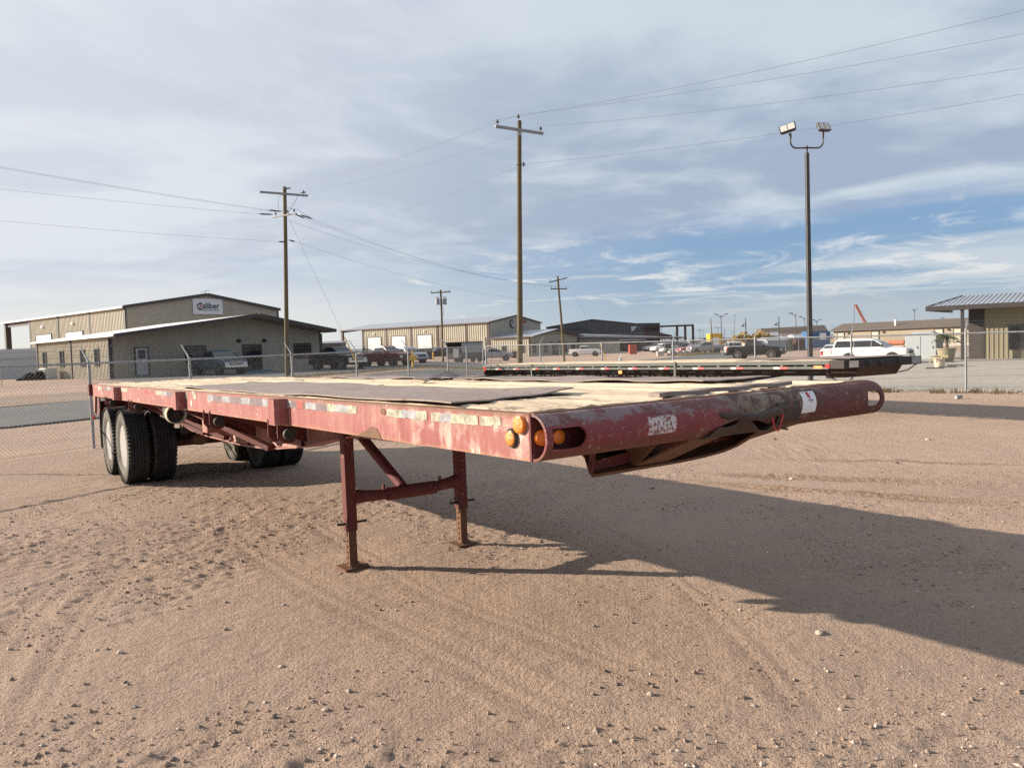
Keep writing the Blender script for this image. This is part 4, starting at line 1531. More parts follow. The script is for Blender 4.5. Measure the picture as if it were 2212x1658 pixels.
part(mb, 'deck_plate', 'deck_plate_steel', T2, label='brown plate over the front of the black trailer deck')
# front end
mb = MB()
qbox(mb, 0.0, 0.0, -0.17, 0.36, W2_, 0.0)
NB = part(mb, 'nose_beam', 'black_steel', T2, bevel=0.015)
mb = MB()
qbox(mb, -0.012, 0.14, -0.15, -0.002, 0.42, -0.02)
part(mb, 'number_plate', 'tape_white', NB)
mb = MB()
qbox(mb, -0.012, W2_ - 0.36, -0.15, -0.002, W2_ - 0.06, -0.015)
part(mb, 'number_plate', 'tape_silver', NB)
for w0 in (0.75, 1.15, 1.30, 1.75):
    mb = MB()
    mb.cyl(Q(-0.07, w0, -0.085), Q(0.0, w0, -0.085), 0.045, 0.06, 12)
    part(mb, 'air_coupling', 'rubber', NB, smooth=40)
mb = MB()
qbox(mb, 0.50, -0.014, -0.160, 0.70, -0.002, -0.105)
part(mb, 'marker_light', 'orange_lens', T2)
mb = MB()
qbox(mb, 0.33, -0.014, -0.150, 0.43, -0.002, -0.08)
part(mb, 'marker_light', 'red_lens', T2)
mb = MB()
mb.hexa([Q(0.9, 0.62, -0.40), Q(0.25, 0.62, -0.36), Q(0.25, 2.05, -0.36), Q(0.9, 2.05, -0.40), Q(0.9, 0.62, -0.172), Q(0.12, 0.62, -0.172), Q(0.12, 2.05, -0.172), Q(0.9, 2.05, -0.172)])
part(mb, 'coupler_box', 'dark_coupler', T2)
for w0, w1 in ((0.62, 0.76), (1.78, 1.92)):
    mb = MB()
    prof = [(0.9, -0.17), (0.9, -0.34), (2.6, -0.36), (4.6, -0.62), (12.0, -0.62), (13.0, -0.42), (L2_ - .1, -0.40), (L2_ - .1, -0.1)]
    mb.ext([Q(s, w0, k) for s, k in prof], (0, w1 - w0, 0))
    part(mb, 'main_beam', 'black_steel', T2)
for k in range(22):
    s = 1.2 + 0.61 * k
    mb = MB()
    qbox(mb, s, 0.06, -0.16, s + 0.05, W2_ - 0.06, -0.04)
    part(mb, 'crossmember', 'black_steel', T2)
for s in (3.4, 5.2, 7.1, 8.6, 10.0):
    mb = MB()
    mb.beam(Q(s + 0.7, 0.06, -0.15), Q(s, 0.62, -0.60), 0.07, 0.05)
    part(mb, 'diagonal_brace', 'black_steel', T2)
for s in (4.75, 11.5):
    mb = MB()
    qbox(mb, s, -0.03, -0.46, s + 0.07, -0.002, 0.015)
    part(mb, 'stake', 'grey_rail', T2)
mb = MB()
qbox(mb, 6.9, -0.004, -0.29, 7.05, 0.01, -0.20)
part(mb, 'marker_light', 'orange_lens', T2)
mb = MB()
mb.cyl(Q(4.0, 0.7, -1.1), Q(4.0, 0.7, -0.5), 0.06, n=10)
mb.cyl(Q(4.0, 1.85, -1.1), Q(4.0, 1.85, -0.5), 0.06, n=10)
qbox(mb, 3.88, 0.58, -1.215, 4.12, 0.82, -1.19)
qbox(mb, 3.88, 1.73, -1.215, 4.12, 1.97, -1.19)
mb.cyl(Q(4.0, 0.7, -1.2), Q(4.0, 0.7, -1.0), 0.045, n=10)
mb.cyl(Q(4.0, 1.85, -1.2), Q(4.0, 1.85, -1.0), 0.045, n=10)
part(mb, 'landing_gear', 'rusty_steel', T2)
mb = MB()
mb.hexa([Q(L2_ + .02, 0.02, -0.42), Q(L2_ - .05, 0.02, -0.42), Q(L2_ - .05, W2_ - .02, -0.42), Q(L2_ + .02, W2_ - .02, -0.42), Q(L2_ + .02, 0.02, 0), Q(L2_ - .08, 0.02, 0), Q(L2_ - .08, W2_ - .02, 0), Q(L2_ + .02, W2_ - .02, 0)])
part(mb, 'tail_frame', 'black_steel', T2)
mb = MB()
mb.ext([Q(L2_ - .25, -0.012, -0.09), Q(L2_ - .05, -0.012, -0.09), Q(L2_ - .12, -0.012, -0.22), Q(L2_ - .2, -0.012, -0.22)], (0, 0.01, 0))
part(mb, 'tail_light', 'red_lens', T2)
for s in (12.4, 13.6):
    rr = 0.42
    kz = -DK2 + rr + 0.0
    for w0 in (0.02, W2_ - 0.62):
        mb = MB()
        mb.lathe([(0.0, 0.26), (0.0, 0.36), (0.04, rr), (0.26, rr), (0.29, 0.36), (0.31, 0.36), (0.34, rr), (0.56, rr), (0.60, 0.36), (0.60, 0.26)], Q(s, w0, kz), (0, 1, 0), 28)
        wh = part(mb, 'wheel', 'tyre_wall', T2, smooth=40)
        mb = MB()
        mb.lathe([(0.02, 0.26), (0.10, 0.22), (0.10, 0.10), (0.05, 0.09), (0.05, 0.001)], Q(s, w0, kz), (0, 1, 0), 20)
        part(mb, 'rim', 'steel_rim', wh, smooth=40)
for pts in ([(0.5, 0.1, -0.17), (0.45, 0.12, -0.33), (0.30, 0.2, -0.42), (0.15, 0.35, -0.42), (0.05, 0.45, -0.25)], [(-0.01, W2_ - .2, -0.16), (0.0, W2_ - .5, -0.28), (0.2, 2.05, -0.32)]):
    mb = MB()
    mb.tube([Q(*p) for p in pts], 0.012, 6)
    part(mb, 'cable', 'rubber', T2)

# ------------------------------------------------------------------ chain-link fences
def fence(name, label, pts, rail_z, out, group=None, corner=(), mesh_w=0.0019, gap=0.056, strands=True, r_post=0.029, arm=True, arms_at=None):
    root = thing(name, label, 'fence', (pts[0][0], pts[0][1], gz(*pts[0])), 0, group)
    o0 = Vector((pts[0][0], pts[0][1], gz(*pts[0])))
    tops = []
    for i, p in enumerate(pts):
        b = Vector((p[0], p[1], gz(*p) - 0.1)) - o0
        t = Vector((p[0], p[1], rail_z[i])) - o0
        mb = MB()
        r = r_post * (1.35 if i in corner else 1.0)
        mb.cyl(b, t + Vector((0, 0, 0.32 if i in corner else 0.015)), r, n=10)
        po = part(mb, 'post', 'galvanised', root, smooth=40)
        if arm and i not in corner and (arms_at is None or i in arms_at):
            e = t + Vector((out[0] * 0.24, out[1] * 0.24, 0.31))
            mb = MB()
            mb.tube([t - Vector((0, 0, .02)), t.lerp(e, 0.25), e], [0.024, 0.019, 0.012], 8)
            part(mb, 'barb_arm', 'galvanised', po, smooth=40)
        if i in corner:
            for q in range(4):
                mb = MB()
                mb.cyl(t + Vector((0, 0, 0.02 + 0.09 * q)), t + Vector((0, 0, 0.055 + 0.09 * q)), r * 1.45, n=10)
                part(mb, 'clamp', 'wire_dark', po)
        tops.append(t)
    nrm = Vector((out[0], out[1], 0)).normalized()
    for i in range(len(pts) - 1):
        p, q = tops[i], tops[i + 1]
        mb = MB()
        mb.cyl(p - Vector((0, 0, .03)), q - Vector((0, 0, .03)), r_post * 0.72, n=8)
        part(mb, 'top_rail', 'galvanised', root, smooth=40)
        # woven diagonal wires
        d = (q - p)
        Ln = Vector((d.x, d.y, 0)).length
        zb0 = gz(pts[i][0], pts[i][1]) - o0.z + 0.03
        zb1 = gz(pts[i + 1][0], pts[i + 1][1]) - o0.z + 0.03
        mb = MB()
        H = (p.z - zb0 + q.z - zb1) / 2 - 0.04

        def pt(u, h, off):
            b = Vector((p.x + d.x * u / Ln, p.y + d.y * u / Ln, zb0 + (zb1 - zb0) * u / Ln))
            return b + Vector((0, 0, h * ((p.z - zb0) * (1 - u / Ln) + (q.z - zb1) * u / Ln - 0.04) / H)) + nrm * off
        k = -H
        while k < Ln:
            for sg in (1, -1):
                u0, h0, u1, h1 = k, 0.0, k + H, H
                if u0 < 0:
                    h0, u0 = -u0, 0.0
                if u1 > Ln:
                    h1, u1 = H - (u1 - Ln), Ln
                if u1 - u0 > 0.02:
                    if sg < 0:
                        u0, u1 = Ln - u0, Ln - u1
                    mb.cyl(pt(u0, h0, 0.002 * sg), pt(u1, h1, 0.002 * sg), mesh_w, n=3, caps=False)
            k += gap * 1.4142
        mb.cyl(pt(0, 0.02, 0), pt(Ln, 0.02, 0), mesh_w * 1.2, n=3, caps=False)
        part(mb, 'wire_mesh', 'chain_wire', root, kind='stuff', fix=False)
    if strands:
        for q in range(3):
            f = 0.45 + 0.27 * q
            mb = MB()
            P = []
            for i in range(len(tops)):
                P.append(tops[i] + Vector((out[0] * 0.24 * f, out[1] * 0.24 * f, 0.31 * f + (0.04 if i in corner else 0))))
            for a, b in zip(P, P[1:]):
                md = a.lerp(b, 0.5) - Vector((0, 0, RN.uniform(0.005, 0.025)))
                mb.tube([a, md, b], 0.0028, 4)
                nb = int((b - a).length / 0.25)
                for z in range(nb):
                    c = a.lerp(b, (z + .5) / nb)
                    mb.beam(c - Vector((0, 0, .012)), c + Vector((.01, .01, .012)), .003, .003)
            part(mb, 'barbed_wire', 'wire_dark', root, fix=False)
    return root


rp = [(12.6 - 2.28 * k, 21.3 + 2.01 * k) for k in range(6, -3, -1)]
fence('chain_link_fence', 'galvanised chain-link fence on the right running in front of the gravel lot', rp, [1.83 - 0.022 * i for i in range(9)], (0.66, 0.75), corner=(0,), arms_at=(1, 3, 4, 5, 6, 7, 8))
lp = [(-15.55 + .481 * y, y) for y in (9.4, 12.2, 15.1, 17.3, 20.3, 22.8, 25.3, 27.6)] + [(-1.75, 30.4), (-1.2, 33.2)]
fence('chain_link_fence', 'galvanised chain-link fence on the left between the yard and the asphalt road', lp, [1.70, 1.705, 1.71, 1.72, 1.745, 1.765, 1.78, 1.80, 1.815, 1.83], (-0.90, 0.43), arms_at=(1, 2, 3, 4, 5, 6, 7))
fp = [(-38.5 + 4.13 * k, 46.0 + 5.8 * k) for k in range(12)]
fence('chain_link_fence', 'thin far chain-link fence on the other side of the road', fp, [gz(*p) + 1.8 for p in fp], (-0.8, 0.55), mesh_w=0.002, gap=0.09, strands=True, r_post=0.026)
fp = [(22 + 7.2 * k, 104 - 3.4 * k) for k in range(8)]
fence('chain_link_fence', 'far chain-link fence behind the black pickup on the right', fp, [gz(*p) + 1.9 for p in fp], (0.4, 0.9), mesh_w=0.003, gap=0.10, strands=False, r_post=0.03)

# ------------------------------------------------------------------ utility poles and lines
def insulator(mb, p, sc_=1.0):
    p = Vector(p)
    prof = [(0, .012), (.09, .012), (.09, .055), (.12, .07), (.13, .035), (.17, .05), (.19, .02), (.22, .03), (.24, .001)]
    mb.lathe([(o * sc_, r * sc_) for o, r in prof], p, (0, 0, 1), 10)


def util_pole(label, x, y, top, r0, r1, lean=(0, 0), group='wooden utility poles along the road'):
    z0 = gz(x, y) - 0.3
    root = thing('utility_pole', label, 'utility pole', (x, y, z0), 0, group)
    mb = MB()
    H = top - z0
    P, Rr = [], []
    for i in range(9):
        t = i / 8
        P.append((lean[0] * t + 0.02 * math.sin(t * 5 + x), lean[1] * t, H * t))
        Rr.append(r0 + (r1 - r0) * t)
    mb.tube(P, Rr, 14)
    part(mb, 'pole', 'pole_wood', root, smooth=50)
    return root, H


def crossarm(root, H, dirv, ln, drop, offs, mat='crossarm_grey', ax_off=(0, 0), ins=True, sz=0.10, tilt=0.0, shift=0.0, s_ins=1.0):
    d = Vector((dirv[0], dirv[1], tilt)).normalized()
    sd = Vector((-dirv[1], dirv[0], 0)).normalized()
    c = Vector((ax_off[0], ax_off[1], H - drop))
    mb = MB()
    mb.beam(c + d * (shift - ln / 2) - sd * 0.0, c + d * (shift + ln / 2), sz * 0.9, sz)
    arm_o = part(mb, 'crossarm', mat, root, bevel=0.008)
    out = []
    for o_ in offs:
        p = c + d * o_ + Vector((0, 0, sz / 2))
        if ins:
            mb = MB()
            insulator(mb, p, s_ins)
            mb.cyl(p - Vector((0, 0, sz + .1)), p, 0.008, n=6)
            part(mb, 'insulator', 'insulator', arm_o, smooth=40)
        out.append(root.matrix_world @ (p + Vector((0, 0, .22 * s_ins))) if False else Vector(root.location) + p + Vector((0, 0, .22 * s_ins)))
    return out


def line(label, pts_pairs, sag, r=0.0065, group='overhead power lines'):
    a, b = [Vector(p) for p in pts_pairs]
    n = 24
    mb = MB()
    P = []
    for i in range(n + 1):
        t = i / n
        p = a.lerp(b, t)
        p.z -= sag * 4 * t * (1 - t)
        P.append(p)
    mb.tube(P, r, 4)
    o = mb.build('power_line', 'line_wire', fix=False)
    tag(o, label, 'power line', group)
    return o


# tall pole in the middle
pA, HA = util_pole('tall bare wooden utility pole in the middle with one grey crossarm on top', 0.40, 42.0, 13.85, 0.17, 0.115, (0.50, 0))
insA = crossarm(pA, HA, (0.83, 0.55), 3.1, 0.52, (-1.4, 1.4), ax_off=(0.48, -0.13), sz=0.14, s_ins=1.3)
mb = MB()
insulator(mb, (0.44, -0.10, HA + 0.02), 1.3)
mb.cyl((0.44, -0.10, HA - .3), (0.44, -0.10, HA + .1), .014, n=6)
part(mb, 'insulator', 'insulator', pA, smooth=40)
mb = MB()
mb.beam((0.22, -0.12, HA - 2.35), (0.74, -0.12, HA - 2.35), .03, .03)
mb.cyl((0.62, -0.16, HA - 2.45), (0.62, -0.16, HA - 2.25), .06, n=10)
part(mb, 'spool', 'insulator', pA)
mb = MB()
mb.box(0.40, -0.19, HA - 0.82, 0.56, -0.10, HA - 0.62)
part(mb, 'bracket', 'galvanised', pA)
topA = [insA[0], Vector(pA.location) + Vector((0.44, -0.10, HA + .3)), insA[1], Vector(pA.location) + Vector((0.62, -0.16, HA - 2.35))]
# left pole with double dead-end hardware
pB, HB = util_pole('left wooden utility pole with two crossarms and a guy wire', -15.45, 53.0, 13.15, 0.16, 0.12, (0.40, 0))
SB = Vector((0.62, 0, 0))
insB = crossarm(pB, HB, (0.84, 0.54), 3.3, 0.50, (1.35,), ax_off=(0.40, -0.14), sz=0.13, s_ins=1.2)
insB2 = crossarm(pB, HB, (0.85, -0.53), 2.3, 1.95, (-0.85, 0.35, 0.95), ax_off=(0.36, -0.15), sz=0.10, s_ins=1.2, mat='crossarm_grey')
for p, q in (((-0.22, -.15, HB - .2), (0.30, -.3, HB - .14)), ((-0.9, -.6, HB - 1.95), (-1.75, -.9, HB - 1.93)), ((-0.4, -.3, HB - 1.72), (-1.15, -.7, HB - 1.66)), ((0.65, .3, HB - 1.85), (1.35, 1.1, HB - 2.05)), ((0.3, .1, HB - 1.8), (0.9, .7, HB - 2.05)), ((-0.25, -.15, HB - 3.75), (-0.65, -.5, HB - 3.76)), ((-.1, 0, HB - 3.6), (0.25, .3, HB - 3.68)), ((1.0, -.5, HB - .55), (1.4, -.65, HB - .55))):
    p, q = Vector(p) + SB, Vector(q) + SB
    mb = MB()
    mb.tube([p, Vector(p).lerp(Vector(q), .3), Vector(p).lerp(Vector(q), .8), q], [0.02, 0.05, 0.05, 0.015], 8)
    part(mb, 'dead_end', 'insulator', pB, smooth=60)
for P in ([(-.25, -.2, HB - .45), (-0.55, -.2, HB - .75), (-.65, -.25, HB - 1.2), (-.55, -.3, HB - 1.7)], [(0.8, -.3, HB - .6), (0.5, -.2, HB - 1.1), (0.05, -.2, HB - 1.75)], [(-.5, -.3, HB - 1.75), (0, -.4, HB - 1.5), (0.6, 0.2, HB - 1.55), (1.2, .9, HB - 1.95)]):
    mb = MB()
    mb.tube([Vector(p) + SB for p in P], 0.012, 5)
    part(mb, 'jumper_wire', 'wire_dark', pB, fix=False)
bB = Vector(pB.location) + SB
# transformer pole
pC, HC = util_pole('distant wooden pole carrying two grey transformers', -8.65, 98.0, 9.3, 0.15, 0.12)
crossarm(pC, HC, (0.97, -0.2), 2.6, 0.35, (-1.2, -.3, .7, 1.15), ax_off=(0, -0.14), sz=0.13, s_ins=1.0, mat='pole_wood')
for dx in (-0.42, 0.48):
    mb = MB()
    mb.cyl((dx, -0.2, HC - 1.9), (dx, -0.2, HC - 1.15), 0.26, n=16)
    mb.lathe([(0, .27), (.06, .24), (.09, .001)], (dx, -0.2, HC - 1.15), (0, 0, 1), 16)
    tr_ = part(mb, 'transformer', 'box_grey', pC, smooth=40)
    mb = MB()
    for e in (-.1, .12):
        insulator(mb, (dx + e, -0.2, HC - 1.1), 1.1)
    part(mb, 'bushing', 'insulator', tr_, smooth=40)
mb = MB()
mb.tube([(0.1, -.16, HC - 2), (.32, -.16, HC - 2.5), (.25, -.16, HC - 3.2), (.1, -.16, HC - 3.4)], .02, 6)
part(mb, 'service_drop', 'wire_dark', pC)
# leaning pole
pD, HD = util_pole('leaning wooden utility pole with two small crossarms', 6.1, 88.0, 9.6, 0.15, 0.115, (-0.47, 0))
crossarm(pD, HD, (0.97, 0.25), 2.2, 0.45, (-1.0,), ax_off=(-.45, -0.14), sz=0.12, mat='pole_wood', tilt=0.22)
insD2 = crossarm(pD, HD, (0.98, 0.15), 1.9, 1.45, (-.85, -.35, .85), ax_off=(-.40, -0.14), sz=0.12, mat='pole_wood', tilt=-.02)
bD = Vector(pD.location)

far = Vector((38.5, 18.15, 13.9)) - Vector((0.4, 42.0, 13.9))
offs = {0: 'highest', 1: 'second', 2: 'third', 3: 'lowest'}
for i in range(4):
    e = topA[i] + far
    e.z = topA[i].z + [1.25, -0.54, -1.5, 0.25][i]
    line('%s power line running from the tall middle pole off to the upper right' % offs[i], (topA[i], e), 0.9)
for i, q in enumerate([bB + Vector((0.3, -.3, HB - .14)), bB + Vector((0.1, -.3, HB + .05)), bB + Vector((1.4, -.65, HB - .5)), bB + Vector((0.25, .3, HB - 3.68))]):
    line('%s power line between the left pole and the tall middle pole' % offs[i], (topA[i], q), 0.35)
lft = Vector((-26, -43, 0))
for i, q in enumerate([(-1.15, -.7, HB - 1.66), (-1.0, -.5, HB - 1.72), (-1.75, -.9, HB - 1.93), (-0.65, -.5, HB - 3.76)]):
    line('%s power line running from the left pole to the left edge' % offs[i], (bB + Vector(q), bB + Vector(q) + lft + Vector((0, 0, [1.07, 1.05, -1.2, -.65][i]))), 0.55)
for i, (q, t) in enumerate([((1.35, 1.1, HB - 2.05), insD2[0]), ((0.9, .7, HB - 2.05), insD2[1]), ((0.0, .1, HB - 2.3), insD2[2]), ((0.25, .3, HB - 3.68), bD + Vector((-.3, -.1, HD - 2.9)))]):
    line('%s power line from the left pole to the leaning pole' % offs[i], (bB + Vector(q), t), 0.9)
# guy wire with yellow guard
gA, gB = bB + Vector((0.0, .0, HB - 2.2)), Vector((-10.6, 54.2, gz(-10.6, 54.2)))
mb = MB()
mb.tube([gA, gA.lerp(gB, .5), gB], 0.007, 5)
o = mb.build('guy_wire', 'line_wire', fix=False)
tag(o, 'slanting guy wire bracing the left utility pole with a yellow guard near the ground', 'guy wire')
mb = MB()
mb.cyl(gB.lerp(gA, 0.045), gB.lerp(gA, 0.235), 0.04, n=8)
part(mb, 'guard', 'yellow_paint', o)

# tall twin-head light pole
LPX, LPY = 11.9, 30.6
lz = gz(LPX, LPY)
lpT = thing('light_pole', 'tall dark steel light pole with two floodlight heads on a curved bracket', 'light pole', (LPX, LPY, lz), math.radians(6))
mb = MB()
mb.box(-0.30, -0.30, -0.05, 0.30, 0.30, 0.06)
part(mb, 'base_plate', 'pole_bronze', lpT, bevel=0.01)
mb = MB()
mb.hexa([(-.085, -.085, .06), (.085, -.085, .06), (.085, .085, .06), (-.085, .085, .06), (-.068, -.068, 9.0), (.068, -.068, 9.0), (.068, .068, 9.0), (-.068, .068, 9.0)])
part(mb, 'shaft', 'pole_bronze', lpT, bevel=0.012)
mb = MB()
mb.cyl((0, 0, 9.0), (0, 0, 9.28), 0.04, n=12)
arc = [(-0.70 + .03, 0, 9.62)] + [(-0.42 - 0.25 * math.cos(t), 0, 9.44 - 0.25 * math.sin(t)) for t in np.linspace(0.1, pi / 2, 7)] + [(0, 0, 9.20)] + [(0.42 + 0.25 * math.sin(t), 0, 9.44 - 0.25 * math.cos(t)) for t in np.linspace(0, pi / 2 - .1, 7)] + [(0.67, 0, 9.62)]
mb.tube(arc, 0.032, 10)
mb.cyl((-0.67, 0, 9.58), (-0.67, 0, 9.76), 0.05, n=10)
mb.cyl((0.67, 0, 9.58), (0.67, 0, 9.80), 0.05, n=10)
br = part(mb, 'bracket', 'pole_bronze', lpT, smooth=50)


def flood(cx, cz, yaw, roll, nm):
    mb = MB()
    mx = Matrix.Translation((cx, 0, cz)) @ Matrix.Rotation(yaw, 4, 'Z') @ Matrix.Rotation(roll, 4, 'Y') @ Matrix.Rotation(math.radians(-24), 4, 'X')
    bd = []
    prof = [(-.31, -.03), (.31, -.03), (.31, .02), (.24, .12), (-.24, .12), (-.31, .02)]
    mb.ext([mx @ Vector((x, y, -.17)) for x, y in prof], (mx.to_3x3() @ Vector((0, 0, .34))))
    fl = part(mb, 'floodlight', 'pole_bronze', lpT, bevel=0.012)
    for x0, x1 in ((-.265, -.015), (.015, .265)):
        mb = MB()
        c = [(x0, -.036, -.14), (x1, -.036, -.14), (x1, -.036, .14), (x0, -.036, .14)]
        mb.ext([mx @ Vector(p) for p in c], mx.to_3x3() @ Vector((0, .005, 0)))
        part(mb, 'lens', 'lamp_glass', fl)
    return fl


flood(-0.78, 9.98, math.radians(-30), math.radians(-12), 'a')
flood(0.72, 10.02, math.radians(18), math.radians(-2), 'b')


def far_light(x, y, h, heads, label, group='distant light poles on the horizon', r=0.09):
    z = gz(x, y)
    t = thing('light_pole', label, 'light pole', (x, y, z), 0, group)
    mb = MB()
    mb.cyl((0, 0, 0), (0, 0, h), r, r * .7, n=8)
    part(mb, 'shaft', 'pole_bronze', t)
    for sx in heads:
        mb = MB()
        mb.tube([(0, 0, h - .5), (sx * .35, 0, h - .4), (sx * .7, 0, h)], .05, 6)
        mb.beam((sx * .6, 0, h), (sx * 1.35, -.1, h + .12), .4, .12)
        part(mb, 'lamp_head', 'pole_bronze', t)
    return t


def uX(u, Y):
    return (u - 1106) / 1660.0 * Y


far_light(uX(1561, 150), 150, 7.1, (-1, 1), 'twin-head light pole beside the yellow container in the distance')
far_light(uX(1553.5, 260), 260, 6.6, (-1, 1), 'smallest twin-head light pole behind the bigger one in the distance')
far_light(uX(1589.6, 260), 260, 10.6, (0.6,), 'thin single-head light pole between the containers and the lamp poles', r=0.07)
far_light(uX(1722, 150), 150, 6.8, (-1,), 'single-arm light pole just left of the big floodlight pole')
far_light(uX(1741, 170), 170, 6.6, (-1,), 'single-arm light pole touching the left side of the big floodlight pole')
far_light(uX(1767, 160), 160, 5.6, (-.7, .7), 'short twin-head pole just right of the big floodlight pole')
far_light(uX(1978, 210), 210, 8.6, (-.5, .5), 'slim light pole rising behind the brown-roofed mobile home')
for u, Y, h, lb in ((1613.8, 120, 5.4, 'dark pole with a hooded lamp left of the pickup'), (1685.3, 115, 5.3, 'dark pole with a hooded lamp above the pickup')):
    t = far_light(uX(u, Y), Y, h, (), lb, r=0.10)
    mb = MB()
    mb.tube([(0, 0, h - 1.0), (-.3, 0, h - .8), (-.45, 0, h - 1.0)], .04, 6)
    mb.lathe([(0, .05), (.1, .1), (.3, .32), (.33, .001)], (-.45, 0, h - .95), (0, 0, -1), 12)
    part(mb, 'lamp_hood', 'pole_bronze', t)
t = thing('stick_pole', 'bare leaning wooden stake pole left of the yellow container', 'pole', (uX(1543, 110), 110, gz(30, 110)))
mb = MB()
mb.cyl((0, 0, 0), (-.3, 0, 5.2), .09, .06, n=8)
part(mb, 'shaft', 'pole_wood', t)

# ------------------------------------------------------------------ buildings
def bmat(X, Y, th, z):
    return Matrix.Translation((X, Y, z)) @ Matrix.Rotation(th, 4, 'Z')


def ribs(p0, p1, zb, zt, period=0.305, depth=0.032, flip=1):
    """profiled metal sheet standing from p0 to p1; zt may be a function of the fraction along"""
    p0, p1 = Vector((p0[0], p0[1], 0)), Vector((p1[0], p1[1], 0))
    d = p1 - p0
    Ln = d.length
    d.normalize()
    nrm = Vector((d.y, -d.x, 0)) * flip
    us = [0.0]
    u = 0.0
    prof = [(0.0, 0)]
    while u < Ln - period:
        for du, o in ((period * .62, 0), (period * .70, 1), (period * .90, 1), (period * .98, 0)):
            prof.append((u + du, o))
        u += period
    prof.append((Ln, 0))
    f = zt if callable(zt) else (lambda t: zt)
    vs, fs = [], []
    for u, o in prof:
        p = p0 + d * u + nrm * (o * depth)
        vs += [(p.x, p.y, zb), (p.x, p.y, f(u / Ln))]
    for i in range(len(prof) - 1):
        fs.append((2 * i, 2 * i + 2, 2 * i + 3, 2 * i + 1))
    mb = MB()
    mb.add(vs, fs)
    return mb


def gable(w, he, hr, rs=0.0):
    def f(t):
        s = t * w
        sr = w / 2 + rs
        return he + (hr - he) * (s / sr if s < sr else (w - s) / (w - sr))
    return f


def opening(root, name, plane, a0, a1, z0, z1, glass, frame='trim_dark', parts=0, fr=0.07, sub='pane', slats=0):
    """door or window proud of a wall; plane 'f' = front (t=0), 'l' = left (s=0); a = coordinate along"""
    def P(a, o, z):
        return (a, -o, z) if plane == 'f' else (-o, a, z)

    def bx(mb, a0_, a1_, o0, o1, z0_, z1_):
        if plane == 'f':
            mb.box(a0_, -o1, z0_, a1_, -o0, z1_)
        else:
            mb.box(-o1, a0_, z0_, -o0, a1_, z1_)
    mb = MB()
    bx(mb, a0, a0 + fr, 0.0, 0.13, z0, z1)
    bx(mb, a1 - fr, a1, 0.0, 0.13, z0, z1)
    bx(mb, a0 + fr, a1 - fr, 0.0, 0.13, z1 - fr, z1)
    bx(mb, a0 + fr, a1 - fr, 0.0, 0.13, z0, z0 + fr * 0.6)
    fo = part(mb, name, frame, root)
    n = max(1, parts)
    wdt = (a1 - a0 - 2 * fr) / n
    if slats:
        for q in range(slats):
            mb = MB()
            hh = (z1 - z0 - fr * 1.6) / slats
            bx(mb, a0 + fr, a1 - fr, 0.0, 0.095, z0 + fr * .6 + q * hh + .012, z0 + fr * .6 + (q + 1) * hh - .012)
            part(mb, sub, glass, fo)
    else:
        for q in range(n):
            mb = MB()
            bx(mb, a0 + fr + q * wdt + (.02 if q else 0), a0 + fr + (q + 1) * wdt, 0.0, 0.095, z0 + fr * .6, z1 - fr)
            part(mb, sub, glass, fo)
    return fo


def roof_slab(root, name, quad, th, mat, seams=0, parent_label=None):
    """quad: eave0, eave1, ridge1, ridge0"""
    A, B, C, D_ = [Vector(p) for p in quad]
    mb = MB()
    dn = Vector((0, 0, -th))
    mb.hexa([A + dn, B + dn, C + dn, D_ + dn, A, B, C, D_])
    for q in range(seams):
        t = (q + .5) / seams
        mb.beam(A.lerp(B, t) + Vector((0, 0, .01)), D_.lerp(C, t) + Vector((0, 0, .01)), 0.05, 0.05)
    return part(mb, name, mat, root)


def strip(root, name, p, q, w, h, mat):
    mb = MB()
    mb.beam(p, q, w, h)
    return part(mb, name, mat, root)


def wall_lamp(root, plane, a, z, parent=None):
    mb = MB()
    if plane == 'f':
        mb.hexa([(a - .15, -.30, z - .1), (a + .15, -.30, z - .1), (a + .15, 0, z - .14), (a - .15, 0, z - .14), (a - .13, -.14, z + .14), (a + .13, -.14, z + .14), (a + .13, 0, z + .14), (a - .13, 0, z + .14)])
    else:
        mb.hexa([(-.34, a - .2, z - .1), (0, a - .2, z - .14), (0, a + .2, z - .14), (-.34, a + .2, z - .1), (-.18, a - .18, z + .16), (0, a - .18, z + .16), (0, a + .18, z + .16), (-.18, a + .18, z + .16)])
    part(mb, 'wall_lamp', 'dark_plastic' if plane == 'f' else 'white_paint', root)


# --- office with the low gable, left
B1 = thing('office_building', 'low tan metal office with a wide dark-edged gable roof, blue pickup in front', 'building', mat=bmat(-30.851, 59.276, 0.814, 0.48))
w, ln, zb = 18.76, 18.1, -0.35
gf = gable(w, 3.2, 4.68, 1.99)
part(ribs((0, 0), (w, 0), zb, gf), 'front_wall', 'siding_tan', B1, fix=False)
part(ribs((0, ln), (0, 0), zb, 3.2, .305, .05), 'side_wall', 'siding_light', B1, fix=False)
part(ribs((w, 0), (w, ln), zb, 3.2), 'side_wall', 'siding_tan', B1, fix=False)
part(ribs((w, ln), (0, ln), zb, lambda t: gf(1 - t)), 'back_wall', 'siding_tan', B1, fix=False)
sr = w / 2 + 1.99
A_, Bq, Cq, Dq = (-0.35, -2.1, 3.20), (-0.35, ln + .4, 3.20), (sr, ln + .4, 4.82), (sr, -2.1, 4.82)
roof_slab(B1, 'roof', (A_, Dq, Cq, Bq), 0.10, 'roof_metal', 24)
A2, B2_, = (w + 0.35, -2.1, 3.42), (w + 0.35, ln + .4, 3.42)
roof_slab(B1, 'roof', (A2, B2_, Cq, Dq), 0.10, 'roof_metal', 24)
